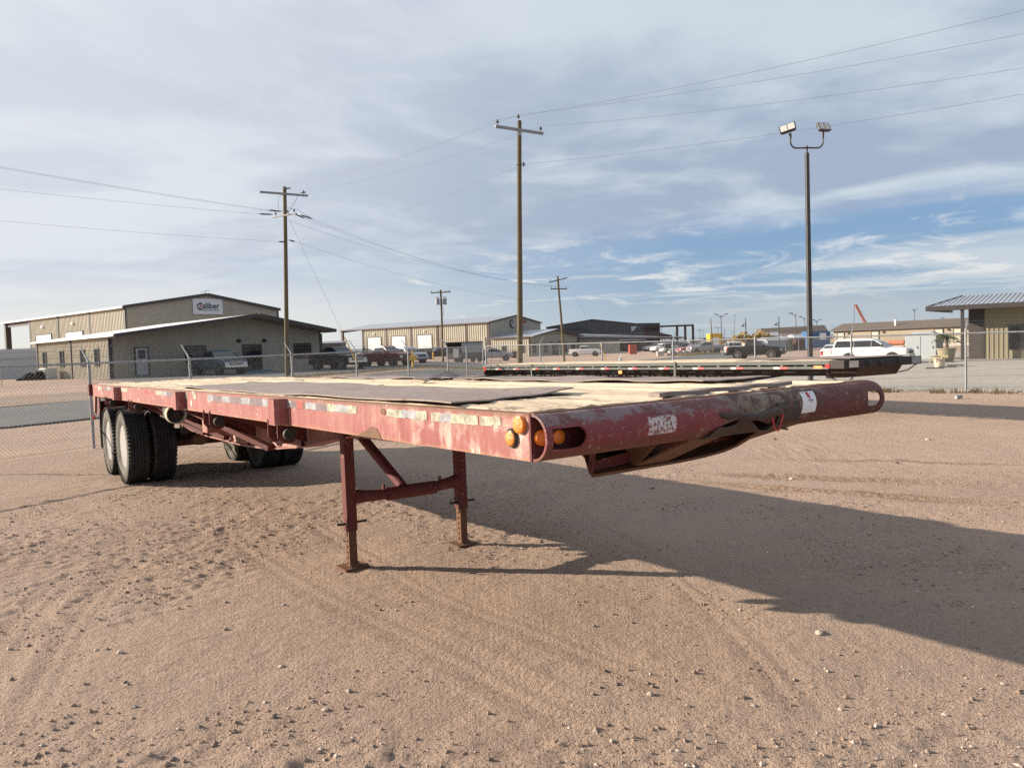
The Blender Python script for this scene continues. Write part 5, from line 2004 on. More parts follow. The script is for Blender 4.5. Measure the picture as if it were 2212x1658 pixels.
for p, q in (((-0.37, -2.14, 3.13), (sr, -2.14, 4.75)), ((sr, -2.14, 4.75), (w + 0.37, -2.14, 3.35)), ((w + .37, -2.14, 3.35), (w + .37, ln + .4, 3.35))):
    strip(B1, 'fascia', p, q, 0.06, 0.26, 'trim_dark')
strip(B1, 'eave_edge', (-0.42, -2.1, 3.14), (-0.42, ln + .4, 3.14), 0.12, 0.14, 'white_paint')  # white strip for the sunlit eave edge; the sun is put into its colour
mb = MB()
mb.hexa([(-.3, -2.08, 2.98), (sr, -2.08, 4.58), (sr, -0.04, 4.58), (-.3, -.04, 2.98), (-.3, -2.08, 3.03), (sr, -2.08, 4.63), (sr, -.04, 4.63), (-.3, -.04, 3.03)])
mb.hexa([(sr, -2.08, 4.58), (w + .3, -2.08, 3.2), (w + .3, -.04, 3.2), (sr, -.04, 4.58), (sr, -2.08, 4.63), (w + .3, -2.08, 3.25), (w + .3, -.04, 3.25), (sr, -.04, 4.63)])
part(mb, 'soffit', 'soffit', B1)
for s_, t_ in ((0, -.04), (w, -.04), (-.04, 8.8), (-.04, ln)):
    mb = MB()
    mb.box(s_ - .13, t_ - .06, zb, s_ + .13, t_ + .10, 3.15) if t_ < 1 else mb.box(s_ - .08, t_ - .14, zb, s_ + .1, t_ + .14, 3.15)
    part(mb, 'corner_trim', 'trim_dark', B1)
mb = MB()
mb.box(1.75, -.09, 0.02, 2.85, -.0, 2.24)
dr = part(mb, 'door', 'trim_dark', B1)
mb = MB()
mb.box(1.86, -.12, 0.04, 2.74, -.091, 2.16)
dl = part(mb, 'door_leaf', 'door_grey', dr)
mb = MB()
mb.box(2.02, -.135, 1.35, 2.58, -.121, 2.02)
part(mb, 'pane', 'window_glass', dr)
opening(B1, 'window', 'f', 5.8, 7.55, 0.9, 2.28, 'window_glass', parts=2)
opening(B1, 'glass_door', 'f', 10.85, 12.6, 0.02, 2.28, 'window_glass', parts=2)
opening(B1, 'window', 'f', 15.85, 17.65, 0.9, 2.28, 'window_glass', parts=2)
for t0 in (15.45, 10.65, 5.4, 2.15):
    opening(B1, 'window', 'l', t0, t0 + 0.95, 0.85, 2.28, 'window_glass', parts=1)
wall_lamp(B1, 'f', 10.5, 2.6)
wall_lamp(B1, 'f', 12.9, 2.6)
mb = MB()
mb.box(10.6, -1.1, -.3, 13.0, -.12, 0.0)
part(mb, 'doorstep', 'blue_paint', B1)

# --- tall shop behind with the company sign
S1 = thing('shop_building', 'tall tan metal workshop with a white Caliber sign on its gable', 'building', mat=bmat(-43.43, 87.231, 0.875, 0.25))
w, ln, he, hr = 19.757, 29.3, 7.5, 9.15
gf = gable(w, he, hr)
part(ribs((0, 0), (w, 0), -.4, gf), 'front_wall', 'siding_tan', S1, fix=False)
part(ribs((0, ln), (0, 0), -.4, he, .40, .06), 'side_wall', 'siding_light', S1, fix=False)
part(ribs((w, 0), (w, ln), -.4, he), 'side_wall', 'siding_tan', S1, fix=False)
part(ribs((w, ln), (0, ln), -.4, lambda t: gf(1 - t)), 'back_wall', 'siding_tan', S1, fix=False)
L_all = 39.6
for a, b in ((-0.3, w / 2), (w + .3, w / 2)):
    roof_slab(S1, 'roof', ((a, -.2, he + .06), (a, L_all, he + .06), (b, L_all, hr + .08), (b, -.2, hr + .08)), 0.12, 'roof_metal')
strip(S1, 'fascia', (-.3, -.26, he + .0), (w / 2, -.26, hr + .05), .1, .34, 'trim_dark')
strip(S1, 'fascia', (w / 2, -.26, hr + .05), (w + .3, -.26, he + .0), .1, .34, 'trim_dark')
strip(S1, 'eave_edge', (-.36, -.2, he - .02), (-.36, L_all, he - .02), .14, .2, 'white_paint')
for t_ in (0.1, 9.75, 19.5, ln):
    mb = MB()
    mb.box(-.10, t_ - .22, -.4, 0.06, t_ + .22, he - .05)
    part(mb, 'corner_trim', 'trim_dark', S1)
mb = MB()
mb.box(w - .06, -.1, -.4, w + .1, .2, he - .05)
part(mb, 'corner_trim', 'trim_dark', S1)
mb = MB()
mb.box(-.15, 38.6, -.4, .55, 39.3, he - .05)
part(mb, 'canopy_post', 'trim_dark', S1)
strip(S1, 'canopy_beam', (0.2, ln, he - .35), (0.2, 39.3, he - .35), .3, .6, 'trim_dark')
for t0, t1 in ((21.7, 27.2), (11.7, 17.2)):
    opening(S1, 'roller_door', 'l', t0, t1, 0.0, 5.35, 'white_paint', fr=.14, sub='slat', slats=8)
wall_lamp(S1, 'l', 24.6, 6.3)
wall_lamp(S1, 'l', 14.6, 6.3)
mb = MB()
mb.tube([(9.9, .3, hr), (9.9, .3, hr + .55)], .03, 6)
mb.tube([(9.2, .1, hr + .35), (10.6, .5, hr + .62)], .025, 6)
part(mb, 'aerial', 'galvanised', S1)
mb = MB()
mb.box(8.0, -.13, 6.78, 11.85, -.04, 8.68)
sg = part(mb, 'sign_board', 'sign_white', S1)


def letters(root, body, size, x, z, y, mat, width=None, bold=True, name='lettering'):
    me = text_mesh(body, size, bold)
    xs_ = [v.co.x for v in me.vertices]
    if width:
        k = width / (max(xs_) - min(xs_))
        for v in me.vertices:
            v.co.x = (v.co.x - min(xs_)) * k
    for v in me.vertices:
        v.co = (v.co.x + x, y - v.co.z, v.co.y + z)
    me.materials.append(M[mat])
    return link(name, me, root)


letters(sg, 'aliber', 1.02, 9.15, 7.48, -.15, 'sign_navy', width=2.28)
letters(sg, 'FABRICATION SERVICES', 0.20, 9.30, 7.22, -.15, 'sign_navy', width=2.1, bold=False)
cx_, cz_ = 8.92, 7.72
for a0, a1 in ((50, 128), (137, 172), (188, 223), (232, 310)):
    mb = MB()
    pts_o = [(cx_ + .46 * math.cos(math.radians(a)), -.15, cz_ + .46 * math.sin(math.radians(a))) for a in np.linspace(a0, a1, 9)]
    pts_i = [(cx_ + .26 * math.cos(math.radians(a)), -.15, cz_ + .26 * math.sin(math.radians(a))) for a in np.linspace(a1, a0, 9)]
    mb.ext(pts_o + pts_i, (0, .012, 0))
    part(mb, 'emblem_segment', 'sign_navy', sg)
mb = MB()
mb.ext([(cx_ + .14 * math.cos(a), -.15, cz_ + .14 * math.sin(a)) for a in np.linspace(0, 2 * pi, 16, endpoint=False)], (0, .012, 0))
part(mb, 'emblem_dot', 'sign_red', sg)

# --- second workshop with attached office, centre
B2 = thing('shop_building', 'tan metal workshop with three white roller doors and a small gabled office', 'building', mat=bmat(3.991, 166.034, 0.977, -0.42))
w, ut, L1, L2e = 21.7, 10.4, 49.5, 57.4
he, hr = 7.85, 9.5
gf = gable(w, he, hr)
part(ribs((0, ut), (w, ut), -.5, gf, .4), 'front_wall', 'siding_tan', B2, fix=False)
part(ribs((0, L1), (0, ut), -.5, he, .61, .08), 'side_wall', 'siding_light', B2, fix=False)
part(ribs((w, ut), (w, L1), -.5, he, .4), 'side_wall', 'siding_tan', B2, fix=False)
part(ribs((w, L1), (0, L1), -.5, lambda t: gf(1 - t), .4), 'back_wall', 'siding_tan', B2, fix=False)
for a, b in ((-0.3, w / 2), (w + .3, w / 2)):
    roof_slab(B2, 'roof', ((a, ut - .2, he + .06), (a, L2e, he + .06), (b, L2e, hr + .08), (b, ut - .2, hr + .08)), 0.12, 'roof_metal')
strip(B2, 'fascia', (-.3, ut - .26, he), (w / 2, ut - .26, hr + .05), .1, .3, 'trim_brown')
strip(B2, 'fascia', (w / 2, ut - .26, hr + .05), (w + .3, ut - .26, he), .1, .3, 'trim_brown')
strip(B2, 'eave_edge', (-.36, ut - .2, he - .05), (-.36, L2e, he - .05), .14, .25, 'trim_brown')
for t_ in (ut + .2, 16.9, 25.3, 33.5, 41.5, L1):
    mb = MB()
    mb.box(-.12, t_ - .28, -.5, .06, t_ + .28, he - .1)
    part(mb, 'corner_trim', 'trim_brown', B2)
mb = MB()
mb.box(-.1, 56.6, -.5, .4, 57.2, he - .1)
part(mb, 'canopy_post', 'trim_brown', B2)
mb = MB()
mb.ext([(0.1, L1, he - .1), (0.1, L2e, he - .1), (0.1, L2e, he - .6), (0.1, L1 + 3, he - .35)], (.2, 0, 0))
part(mb, 'canopy_beam', 'trim_brown', B2)
for t0, zlo in ((43.3, 0.0), (35.2, 0.0), (27.0, 2.5)):
    opening(B2, 'roller_door', 'l', t0, t0 + 4.7, zlo, 5.85, 'white_paint', fr=.16, sub='slat', slats=7)
opening(B2, 'doorway', 'l', 27.0, 31.7, 0.0, 2.45, 'window_glass', fr=.12)  # dark pane painted in for the shade inside the open bay
wall_lamp(B2, 'l', 45.6, 6.6)
wall_lamp(B2, 'l', 29.3, 6.6)
gf2 = gable(w, 4.1, 5.75)
part(ribs((0, 0), (w, 0), -.5, gf2, .4), 'office_wall', 'siding_tan', B2, fix=False)
part(ribs((0, ut), (0, 0), -.5, 4.1, .61, .08), 'office_wall', 'siding_light', B2, fix=False)
part(ribs((w, 0), (w, ut), -.5, 4.1, .4), 'office_wall', 'siding_tan', B2, fix=False)
for a, b in ((-0.4, w / 2), (w + .4, w / 2)):
    roof_slab(B2, 'office_roof', ((a, -1.4, 4.32), (a, ut - .02, 4.32), (b, ut - .02, 5.95), (b, -1.4, 5.95)), 0.12, 'roof_metal')
strip(B2, 'fascia', (-.4, -1.46, 4.26), (w / 2, -1.46, 5.9), .08, .26, 'trim_brown')
strip(B2, 'fascia', (w / 2, -1.46, 5.9), (w + .4, -1.46, 4.26), .08, .26, 'trim_brown')
strip(B2, 'eave_edge', (-.46, -1.4, 4.22), (-.46, ut, 4.22), .12, .2, 'trim_brown')
for s_ in (.1, w - .1):
    mb = MB()
    mb.box(s_ - .22, -.09, -.5, s_ + .22, .05, 4.0)
    part(mb, 'corner_trim', 'trim_brown', B2)
for a0, a1 in ((1.4, 2.6), (6.15, 7.45), (14.9, 16.1), (18.6, 19.9)):
    opening(B2, 'window', 'f', a0, a1, 0.75, 2.65, 'window_glass', parts=1)
opening(B2, 'glass_door', 'f', 9.7, 12.1, 0.0, 2.5, 'window_glass', parts=2)
for t0 in (6.0, 1.2):
    opening(B2, 'window', 'l', t0, t0 + 1.05, 0.8, 2.65, 'window_glass', parts=1)
wall_lamp(B2, 'f', 9.3, 3.1)
wall_lamp(B2, 'f', 12.6, 3.1)
# emblem of slanted bars in a dark ring, red letters and a white line
ex, ez = 9.3, 7.6
mb = MB()
po = [(ex + 1.32 * math.cos(math.radians(a)), ut - .16, ez + 1.05 * math.sin(math.radians(a))) for a in np.linspace(95, 285, 14)]
pi_ = [(ex + 1.02 * math.cos(math.radians(a)), ut - .16, ez + .8 * math.sin(math.radians(a))) for a in np.linspace(285, 95, 14)]
mb.ext(po + pi_, (0, .06, 0))
em = part(mb, 'emblem_ring', 'sign_navy', B2)
for dx, mt, l0, l1 in ((-.62, 'sign_white', -.1, .62), (-.30, 'sign_navy', -.35, .75), (.02, 'sign_white', -.7, .35), (.34, 'sign_red', -.62, .30), (.66, 'sign_white', -.75, -.05)):
    mb = MB()
    c = [(ex + dx - .12 + l0 * .6, ez + l0), (ex + dx + .12 + l0 * .6, ez + l0), (ex + dx + .12 + l1 * .6, ez + l1), (ex + dx - .12 + l1 * .6, ez + l1)]
    mb.ext([(x, ut - .17, z) for x, z in c], (0, .06, 0))
    part(mb, 'emblem_bar', mt, em)
letters(em, 'EB', 1.15, 12.75, 7.72, ut - .17, 'sign_red', width=2.3)
mb = MB()
mb.box(12.9, ut - .2, 7.2, 15.1, ut - .12, 7.42)
part(mb, 'sign_bar', 'sign_grey', em)
# --- side canopies and sheds to its right
t = thing('lean_to_shed', 'low tan shed with a long pale roof between the workshop and the dark building', 'shed', (uX(1310, 185), 185, -.5))
mb = MB()
mb.box(-8.5, 0, 0, 3.5, 6, 3.4)
part(mb, 'wall', 'siding_light', t)
mb = MB()
mb.hexa([(-9, -.6, 4.2), (19, -.6, 3.1), (19, 8, 3.1), (-9, 8, 4.2), (-9, -.6, 4.75), (19, -.6, 3.3), (19, 8, 3.4), (-9, 8, 5.2)])
part(mb, 'roof', 'roof_metal', t)
mb = MB()
mb.box(-8.5, -.3, 3.4, 19, 6, 3.41)
mb.hexa([(-8.9, -.5, 3.45), (18, -.5, 2.9), (18, 7, 2.9), (-8.9, 7, 3.45), (-8.9, -.5, 4.19), (18.9, -.5, 3.09), (18.9, 7, 3.09), (-8.9, 7, 4.19)])
part(mb, 'fascia', 'siding_dark', t)

# --- long dark building
D1 = thing('shop_building', 'long dark charcoal metal building with a steel frame standing on its right', 'building', mat=bmat(uX(1186, 200), 205.0, -0.10, -0.5))
w = 24.4
gf = gable(w, 7.2, 8.85)
part(ribs((0, 0), (w, 0), -.3, gf, .5, .04), 'front_wall', 'siding_dark', D1, fix=False)
part(ribs((0, 40), (0, 0), -.3, 7.2, .5, .04), 'side_wall', 'siding_dark', D1, fix=False)
part(ribs((w, -.02), (w + 5.6, 2.2), -.3, lambda q: 7.35 - .1 * q, .5, .04), 'end_wall', 'siding_dark', D1, fix=False)
for a, b in ((-.2, w / 2), (w + .2, w / 2)):
    roof_slab(D1, 'roof', ((a, -.2, 7.25), (a, 40, 7.25), (b, 40, 8.9), (b, -.2, 8.9)), .15, 'trim_dark')
mb = MB()
mb.hexa([(w, 0, 7.1), (w + 5.7, 2.2, 7.1), (w + 5.7, 40, 7.1), (w, 40, 7.1), (w, 0, 7.4), (w + 5.7, 2.2, 7.3), (w + 5.7, 40, 7.3), (w, 40, 7.4)])
part(mb, 'roof', 'trim_dark', D1)
mb = MB()
mb.box(5.55, -.2, 6.55, 10.3, -.05, 7.0)
s1_ = part(mb, 'sign_line', 'wire_dark', D1)
mb = MB()
mb.box(5.7, -.2, 5.85, 12.0, -.05, 6.15)
part(mb, 'sign_line', 'wire_dark', s1_)
mb = MB()
mb.ext([(22.3, -.15, 6.6), (23.9, -.15, 6.6), (22.9, -.15, 5.4), (22.4, -.15, 5.2)], (0, .1, 0))
part(mb, 'white_panel', 'sign_grey', D1)
mb = MB()
mb.box(22.6, -.12, 2.6, 24.0, -.02, 4.2)
part(mb, 'window', 'window_glass', D1)
mb = MB()
mb.box(25.4, .2, 6.1, 38.6, 1.3, 6.55)
fr_ = part(mb, 'steel_beam', 'trim_brown', D1)
for x in (34.3, 36.4, 38.4):
    mb = MB()
    mb.box(x - .28, .6, -.4, x + .28, 1.2, 6.1)
    part(mb, 'column', 'trim_brown', fr_)
mb = MB()
mb.hexa([(25.8, .5, 3.2), (33.0, .5, 3.2), (33.0, 4, 3.2), (25.8, 4, 3.2), (25.8, .5, 5.8), (33.0, .5, 3.9), (33.0, 4, 3.9), (25.8, 4, 5.8)])
cn = part(mb, 'canopy', 'trim_brown', D1)
mb = MB()
mb.box(32.6, .5, -.4, 32.9, .8, 3.2)
part(mb, 'column', 'siding_dark', cn)
mb = MB()
mb.hexa([(-2, -4, 2.9), (26, -4, 2.9), (26, 0, 3.6), (-2, 0, 3.6), (-2, -4, 3.05), (26, -4, 3.05), (26, -.1, 3.8), (-2, -.1, 3.8)])
part(mb, 'awning', 'roof_metal', D1)

# --- right-hand office
RO = thing('office_building', 'olive tan ribbed metal office with a hipped porch roof at the right edge', 'building', mat=bmat(35.8, 58.11, 0.88, -0.43))
part(ribs((0, 0), (0, -16), -.4, 4.15, .305, .04), 'side_wall', 'siding_olive', RO, fix=False)
mb = MB()
mb.box(0.02, 0.16, -.3, 9, 1.05, 4.1)
dk = part(mb, 'porch_wall', 'ribbed_brown', RO)
for q in range(26):
    mb = MB()
    mb.box(-.03, .18, -.1 + q * .16, .018, 1.04, -.1 + q * .16 + .085)
    part(mb, 'lap', 'ribbed_brown', dk)
mb = MB()
mb.box(-.06, 0.0, -.3, .10, .16, 4.1)
part(mb, 'corner_trim', 'trim_dark', RO)
E_ = 4.12
A_, B_, C_, D_ = Vector((-2.0, 3.45, E_)), Vector((-2.0, -17, E_)), Vector((3.0, -17, 4.98)), Vector((3.0, 1.95, 4.98))
mb = MB()
mb.hexa([A_ - Vector((0, 0, .05)), D_ - Vector((0, 0, .05)), C_ - Vector((0, 0, .05)), B_ - Vector((0, 0, .05)), A_, D_, C_, B_])
for q in range(64):
    y = 3.3 - .31 * q
    t1 = min(1, max(0, (3.45 - y) / 1.5))
    e = Vector((-2.0 + 5.0 * t1, y, E_ + .86 * t1 + .03))
    mb.beam((-2.0, y, E_ + .012), e, .07, .035)
rf_ = part(mb, 'roof', 'roof_metal', RO)
mb = MB()
mb.hexa([(-2.0, 3.45, E_ - .05), (8, 3.45, E_ - .05), (3, 1.95, 4.9), (3, 1.95, 4.9), (-2, 3.45, E_), (8, 3.45, E_), (3, 1.95, 4.98), (3, 1.95, 4.98)])
mb.hexa([(8, 3.45, E_ - .05), (8, -17, E_ - .05), (3, -17, 4.9), (3, 1.95, 4.9), (8, 3.45, E_), (8, -17, E_), (3, -17, 4.98), (3, 1.95, 4.98)])
part(mb, 'roof', 'roof_metal', RO)
strip(RO, 'fascia', (-2.06, 3.5, E_ - .16), (-2.06, -17, E_ - .16), .12, .34, 'trim_dark')
strip(RO, 'fascia', (-2.06, 3.52, E_ - .16), (8, 3.52, E_ - .16), .12, .34, 'trim_dark')
strip(RO, 'hip_cap', (-2.0, 3.45, E_ + .04), (3, 1.95, 5.02), .14, .05, 'trim_dark')
mb = MB()
mb.box(-1.95, -16, E_ - .12, 0, 3.4, E_ - .08)
mb.box(0.1, 0.2, E_ - .12, 8, 3.4, E_ - .08)
part(mb, 'soffit', 'soffit', RO)
mb = MB()
mb.box(-1.95, 1.05, -.1, -1.73, 1.27, E_ - .1)
part(mb, 'porch_post', 'trim_dark', RO, bevel=.01)
mb = MB()
mb.box(-1.95, -14, -.1, -1.73, -13.78, E_ - .1)
part(mb, 'porch_post', 'trim_dark', RO)
opening(RO, 'window', 'l', -3.7, -1.5, 0.72, 2.48, 'window_glass', parts=2)
mb = MB()
mb.box(-2.4, -16, -.25, 9, 3.6, 0.0)
part(mb, 'slab', 'concrete', RO)

# --- mobile home with brown shingle roof
t126 = math.radians(126) - pi / 2
mhx, mhy = uX(1803, 138), 138
MH = thing('mobile_home', 'long tan mobile home with a brown shingle roof', 'mobile home', mat=bmat(mhx, mhy, math.radians(-54), -.43))
Lh = 30.0
mb = MB()
for q in range(11):
    z0 = 0.55 + .24 * q
    mb = MB()
    mb.hexa([(0, -.03, z0), (Lh, -.03, z0), (Lh, 8, z0), (0, 8, z0), (0, 0, z0 + .238), (Lh, 0, z0 + .238), (Lh, 8, z0 + .238), (0, 8, z0 + .238)])
    part(mb, 'lap', 'lap_siding', MH)
mb = MB()
mb.box(0.05, .06, -.2, Lh, 7.9, .55)
part(mb, 'skirt', 'concrete', MH)
for y0, y1 in ((-.45, 4), (8.45, 4)):
    roof_slab(MH, 'roof', ((-.5, y0, 3.15), (Lh + .5, y0, 3.15), (Lh + .5, y1, 4.35), (-.5, y1, 4.35)), .12, 'shingle')
mb = MB()
mb.ext([(-.02, 0, 3.1), (-.02, 8, 3.1), (-.02, 4, 4.25)], (.1, 0, 0))
part(mb, 'gable_end', 'lap_siding', MH)
strip(MH, 'fascia', (-.5, -.48, 3.06), (Lh + .5, -.48, 3.06), .06, .22, 'trim_dark')
for x in (2.1, 8.4, 18.9, 21.8):
    opening(MH, 'door', 'f', x - 1.4, x, .55, 2.75, 'siding_light', 'trim_dark', fr=.12)
    wall_lamp(MH, 'f', x + .8, 2.55)
mb = MB()
mb.cyl((10.6, 1.2, 3.4), (10.6, 1.2, 4.6), .2, n=10)
part(mb, 'roof_vent', 'white_paint', MH)

# --- far sheds and odds on the horizon at the right
for (u0, u1, Y, zt, zb_, mt, lb) in ((1650, 1792, 300, 6.2, 4.2, 'shingle', 'long low brown-roofed shed on the horizon'), (1618, 1692, 230, 3.6, 2.9, 'box_grey', 'grey flat-roofed canopy on the horizon left of the floodlight pole')):
    t = thing('far_shed', lb, 'shed', (uX(u0, Y), Y, -.5))
    wd = uX(u1, Y) - uX(u0, Y)
    mb = MB()
    mb.hexa([(0, 0, zb_), (wd, 0, zb_), (wd, 12, zb_), (0, 12, zb_), (0.5, 4, zt), (wd, 4, zt + .5), (wd, 8, zt + .5), (.5, 8, zt)])
    part(mb, 'roof', mt, t)
    mb = MB()
    mb.box(1, 2, 0, wd - 1, 11, zb_)
    part(mb, 'wall', 'white_paint' if mt == 'shingle' else 'siding_tan', t)
t = thing('container', 'blue shipping container with a white panel beside the mobile home', 'container', (uX(1746, 150), 150, -.5))
mb = MB()
mb.box(0, 0, 0, 4.0, 3, 3.3)
mb.box(4.0, .3, 0, 4.6, 3, 3.2)
part(mb, 'body', 'blue_paint', t)
mb = MB()
mb.box(2.4, -.06, 1.6, 3.7, 0, 2.9)
part(mb, 'white_panel', 'white_paint', t)
t = thing('container', 'yellow container office with a white front in the distance', 'container', (uX(1536, 160), 160, -.5))
mb = MB()
mb.box(0, 0, 0, 2.7, 3, 3.6)
part(mb, 'body', 'yellow_paint', t, bevel=.1)
mb = MB()
mb.box(.5, -.06, 1.2, 1.9, 0, 2.8)
part(mb, 'white_panel', 'white_paint', t)

# ------------------------------------------------------------------ vehicles
def ring(x, zb, zt, hw, ch=0.10, tumble=0.0):
    """8-point cross-section of a car body at station x"""
    return [(x, -hw + ch * .6, zb), (x, hw - ch * .6, zb), (x, hw, zb + ch), (x, hw - tumble * .3, zt - ch), (x, hw - ch - tumble, zt), (x, -hw + ch + tumble, zt), (x, -hw + tumble * .3, zt - ch), (x, -hw, zb + ch)]


def make_vehicle(kind, label, cat, x, y, heading, paint, chrome=True, group=None, dz=0.0):
    z = gz(x, y) + dz
    t = thing({'pickup': 'pickup_truck', 'suv': 'suv', 'sedan': 'car', 'utility': 'service_truck'}[kind], label, cat, (x, y, z), heading, group)
    if kind in ('pickup', 'utility'):
        st = [(2.93, .62, 1.05, .86), (2.86, .52, 1.18, .95), (2.5, .46, 1.27, .99), (1.5, .44, 1.33, 1.0), (1.2, .44, 1.34, 1.0), (-.95, .44, 1.36, 1.0), (-1.05, .44, 1.36, 1.0), (-2.85, .50, 1.36, .99), (-2.93, .56, 1.34, .97)]
        gh = [(1.38, 1.33), (.58, 1.84), (.3, 1.94), (-.1, 1.97), (-.6, 1.96), (-.80, 1.90), (-.98, 1.36)]
        axles, rw, arch = (1.92, -1.78), 0.41, 0.50
    elif kind == 'suv':
        st = [(2.58, .55, .98, .84), (2.50, .42, 1.10, .94), (2.1, .38, 1.18, 1.0), (1.15, .36, 1.24, 1.01), (-2.3, .36, 1.26, 1.0), (-2.55, .42, 1.26, .97), (-2.60, .5, 1.22, .94)]
        gh = [(1.25, 1.22), (.50, 1.70), (.15, 1.83), (-.4, 1.89), (-1.6, 1.90), (-2.2, 1.86), (-2.38, 1.78), (-2.54, 1.25)]
        axles, rw, arch = (1.58, -1.38), 0.40, 0.49
    else:
        st = [(2.40, .42, .75, .82), (2.32, .30, .88, .90), (1.8, .26, .96, .94), (.9, .24, 1.02, .94), (-1.9, .24, 1.05, .94), (-2.3, .30, 1.03, .92), (-2.42, .4, .95, .86)]
        gh = [(1.0, 1.0), (.25, 1.33), (-.1, 1.41), (-.6, 1.43), (-1.1, 1.38), (-1.95, 1.04)]
        axles, rw, arch = (1.48, -1.42), 0.34, 0.41
    hwid = st[3][3]
    mb = MB()
    mb.loft([ring(*q) for q in st])
    part(mb, 'body', paint, t, smooth=32)
    # cabin: tapered prism over the belt line
    top_in, bot_in = 0.30, 0.07
    zmin, zmax = min(g[1] for g in gh), max(g[1] for g in gh)

    def yy(z):
        return hwid - bot_in - (top_in - bot_in) * (z - zmin) / (zmax - zmin)
    mb = MB()
    P = [(gx, yy(gz_), gz_) for gx, gz_ in gh] + [(gx, -yy(gz_), gz_) for gx, gz_ in gh]
    n = len(gh)
    fs = [tuple(range(n)), tuple(range(2 * n - 1, n - 1, -1))]
    for i in range(n):
        j = (i + 1) % n
        fs.append((i, n + i, n + j, j))
    mb.add(P, fs)
    part(mb, 'cab', paint, t)

    # glass: side panes, windscreen, rear screen
    def side_pane(x0b, x0t, x1b, x1t, sg):
        zb_, zt_ = zmin + .06, zmax - .16
        mb = MB()
        q = [(x0b, zb_), (x1b, zb_), (x1t, zt_), (x0t, zt_)]
        mb.ext([(a, sg * (yy(b) + .006), b) for a, b in q], (0, sg * .012, 0))
        part(mb, 'side_window', 'window_glass', t)
    f0, f1, r0, r1 = gh[0], gh[1], gh[-1], gh[-2]

    def edge(a, b, z_):
        k_ = (z_ - a[1]) / (b[1] - a[1])
        return a[0] + (b[0] - a[0]) * k_
    zb_, zt_ = zmin + .06, zmax - .16
    fx0, fx1 = edge(f0, f1, zb_) - .12, edge(f0, f1, zt_) - .12
    rx0, rx1 = edge(r0, r1, zb_) + .10, edge(r0, r1, zt_) + .10
    splits = {'pickup': [.15], 'utility': [], 'suv': [.15, -1.05], 'sedan': [-.35]}[kind]
    for sg in (1, -1):
        prev_b, prev_t = rx0, rx1
        for s_ in sorted(splits):
            side_pane(prev_b, prev_t, s_ - .015, s_ - .03, sg)
            prev_b, prev_t = s_ + .025, s_ + .01
        side_pane(prev_b, prev_t, fx0, fx1, sg)
    for (a, b, nm) in ((f0, f1, 'windscreen'), (r0, r1, 'rear_window')):
        za, zb2 = a[1] + .08 * (1 if b[1] > a[1] else -1), b[1] - .08
        if b[1] - a[1] < .3:
            continue
        za, zb2 = a[1] + .07, b[1] - .07
        xa, xb = edge(a, b, za), edge(a, b, zb2)
        o_ = Vector((b[1] - a[1], 0, -(b[0] - a[0]))).normalized() * (.012 if nm == 'windscreen' else -.012)
        mb = MB()
        q = [(xa, yy(za) - .07, za), (xa, -yy(za) + .07, za), (xb, -yy(zb2) + .07, zb2), (xb, yy(zb2) - .07, zb2)]
        mb.ext([Vector(p) + o_ * .3 for p in q], o_)
        part(mb, nm, 'window_glass', t)
    # wheels in dark arches
    for axl in axles:
        for sg in (1, -1):
            mb = MB()
            mb.cyl((axl, sg * (hwid - .25), rw), (axl, sg * (hwid + .004), rw), arch, n=24)
            wa = part(mb, 'wheel_arch', 'dark_plastic', t, smooth=40)
            mb = MB()
            mb.lathe([(-.24, rw * .6), (-.24, rw * .9), (-.2, rw), (-.03, rw), (.0, rw * .93), (0, rw * .66), (-.03, rw * .62)], (axl, sg * (hwid + .012), rw), (0, sg, 0), 26)
            wh = part(mb, 'wheel', 'tyre', t, smooth=40)
            mb = MB()
            mb.lathe([(-.03, rw * .63), (-.05, rw * .56), (-.07, rw * .3), (-.03, rw * .2), (-.03, .001)], (axl, sg * (hwid + .014), rw), (0, sg, 0), 20)
            for q in range(6):
                an = q * pi / 3
                mb.beam((axl + .08 * math.cos(an), sg * (hwid - .01), rw + .08 * math.sin(an)), (axl + rw * .58 * math.cos(an), sg * (hwid - .01), rw + rw * .58 * math.sin(an)), .05, .05)
            part(mb, 'rim', 'steel_rim', wh, smooth=40)
    fx, fzb, fzt, fhw = st[0]
    # front end
    mb = MB()
    mb.box(fx - .05, -fhw * .62, fzb + .20, fx + .03, fhw * .62, fzt - .02)
    gr = part(mb, 'grille', 'dark_plastic', t, bevel=.02)
    if chrome and kind != 'sedan':
        for q in range(3):
            mb = MB()
            z_ = fzb + .24 + q * .085
            mb.box(fx + .025, -fhw * .60, z_, fx + .045, fhw * .60, z_ + .035)
            part(mb, 'grille_bar', 'chrome', gr)
    mb = MB()
    mb.box(fx - .12, -fhw - .06, fzb - .04, fx + .10, fhw + .06, fzb + .17)
    part(mb, 'bumper', 'chrome' if (chrome and kind == 'pickup') else paint, t, bevel=.04)
    mb = MB()
    mb.box(fx - .1, -fhw * .7, fzb - .2, fx + .04, fhw * .7, fzb - .045)
    part(mb, 'lower_grille', 'dark_plastic', t)
    for sg in (1, -1):
        mb = MB()
        mb.box(fx - .14, sg * fhw * .64, fzt - .26, fx + .025, sg * (fhw + .045), fzt - .04)
        part(mb, 'headlight', 'headlamp', t, bevel=.02)
    bx_, bzb, bzt, bhw = st[-1]
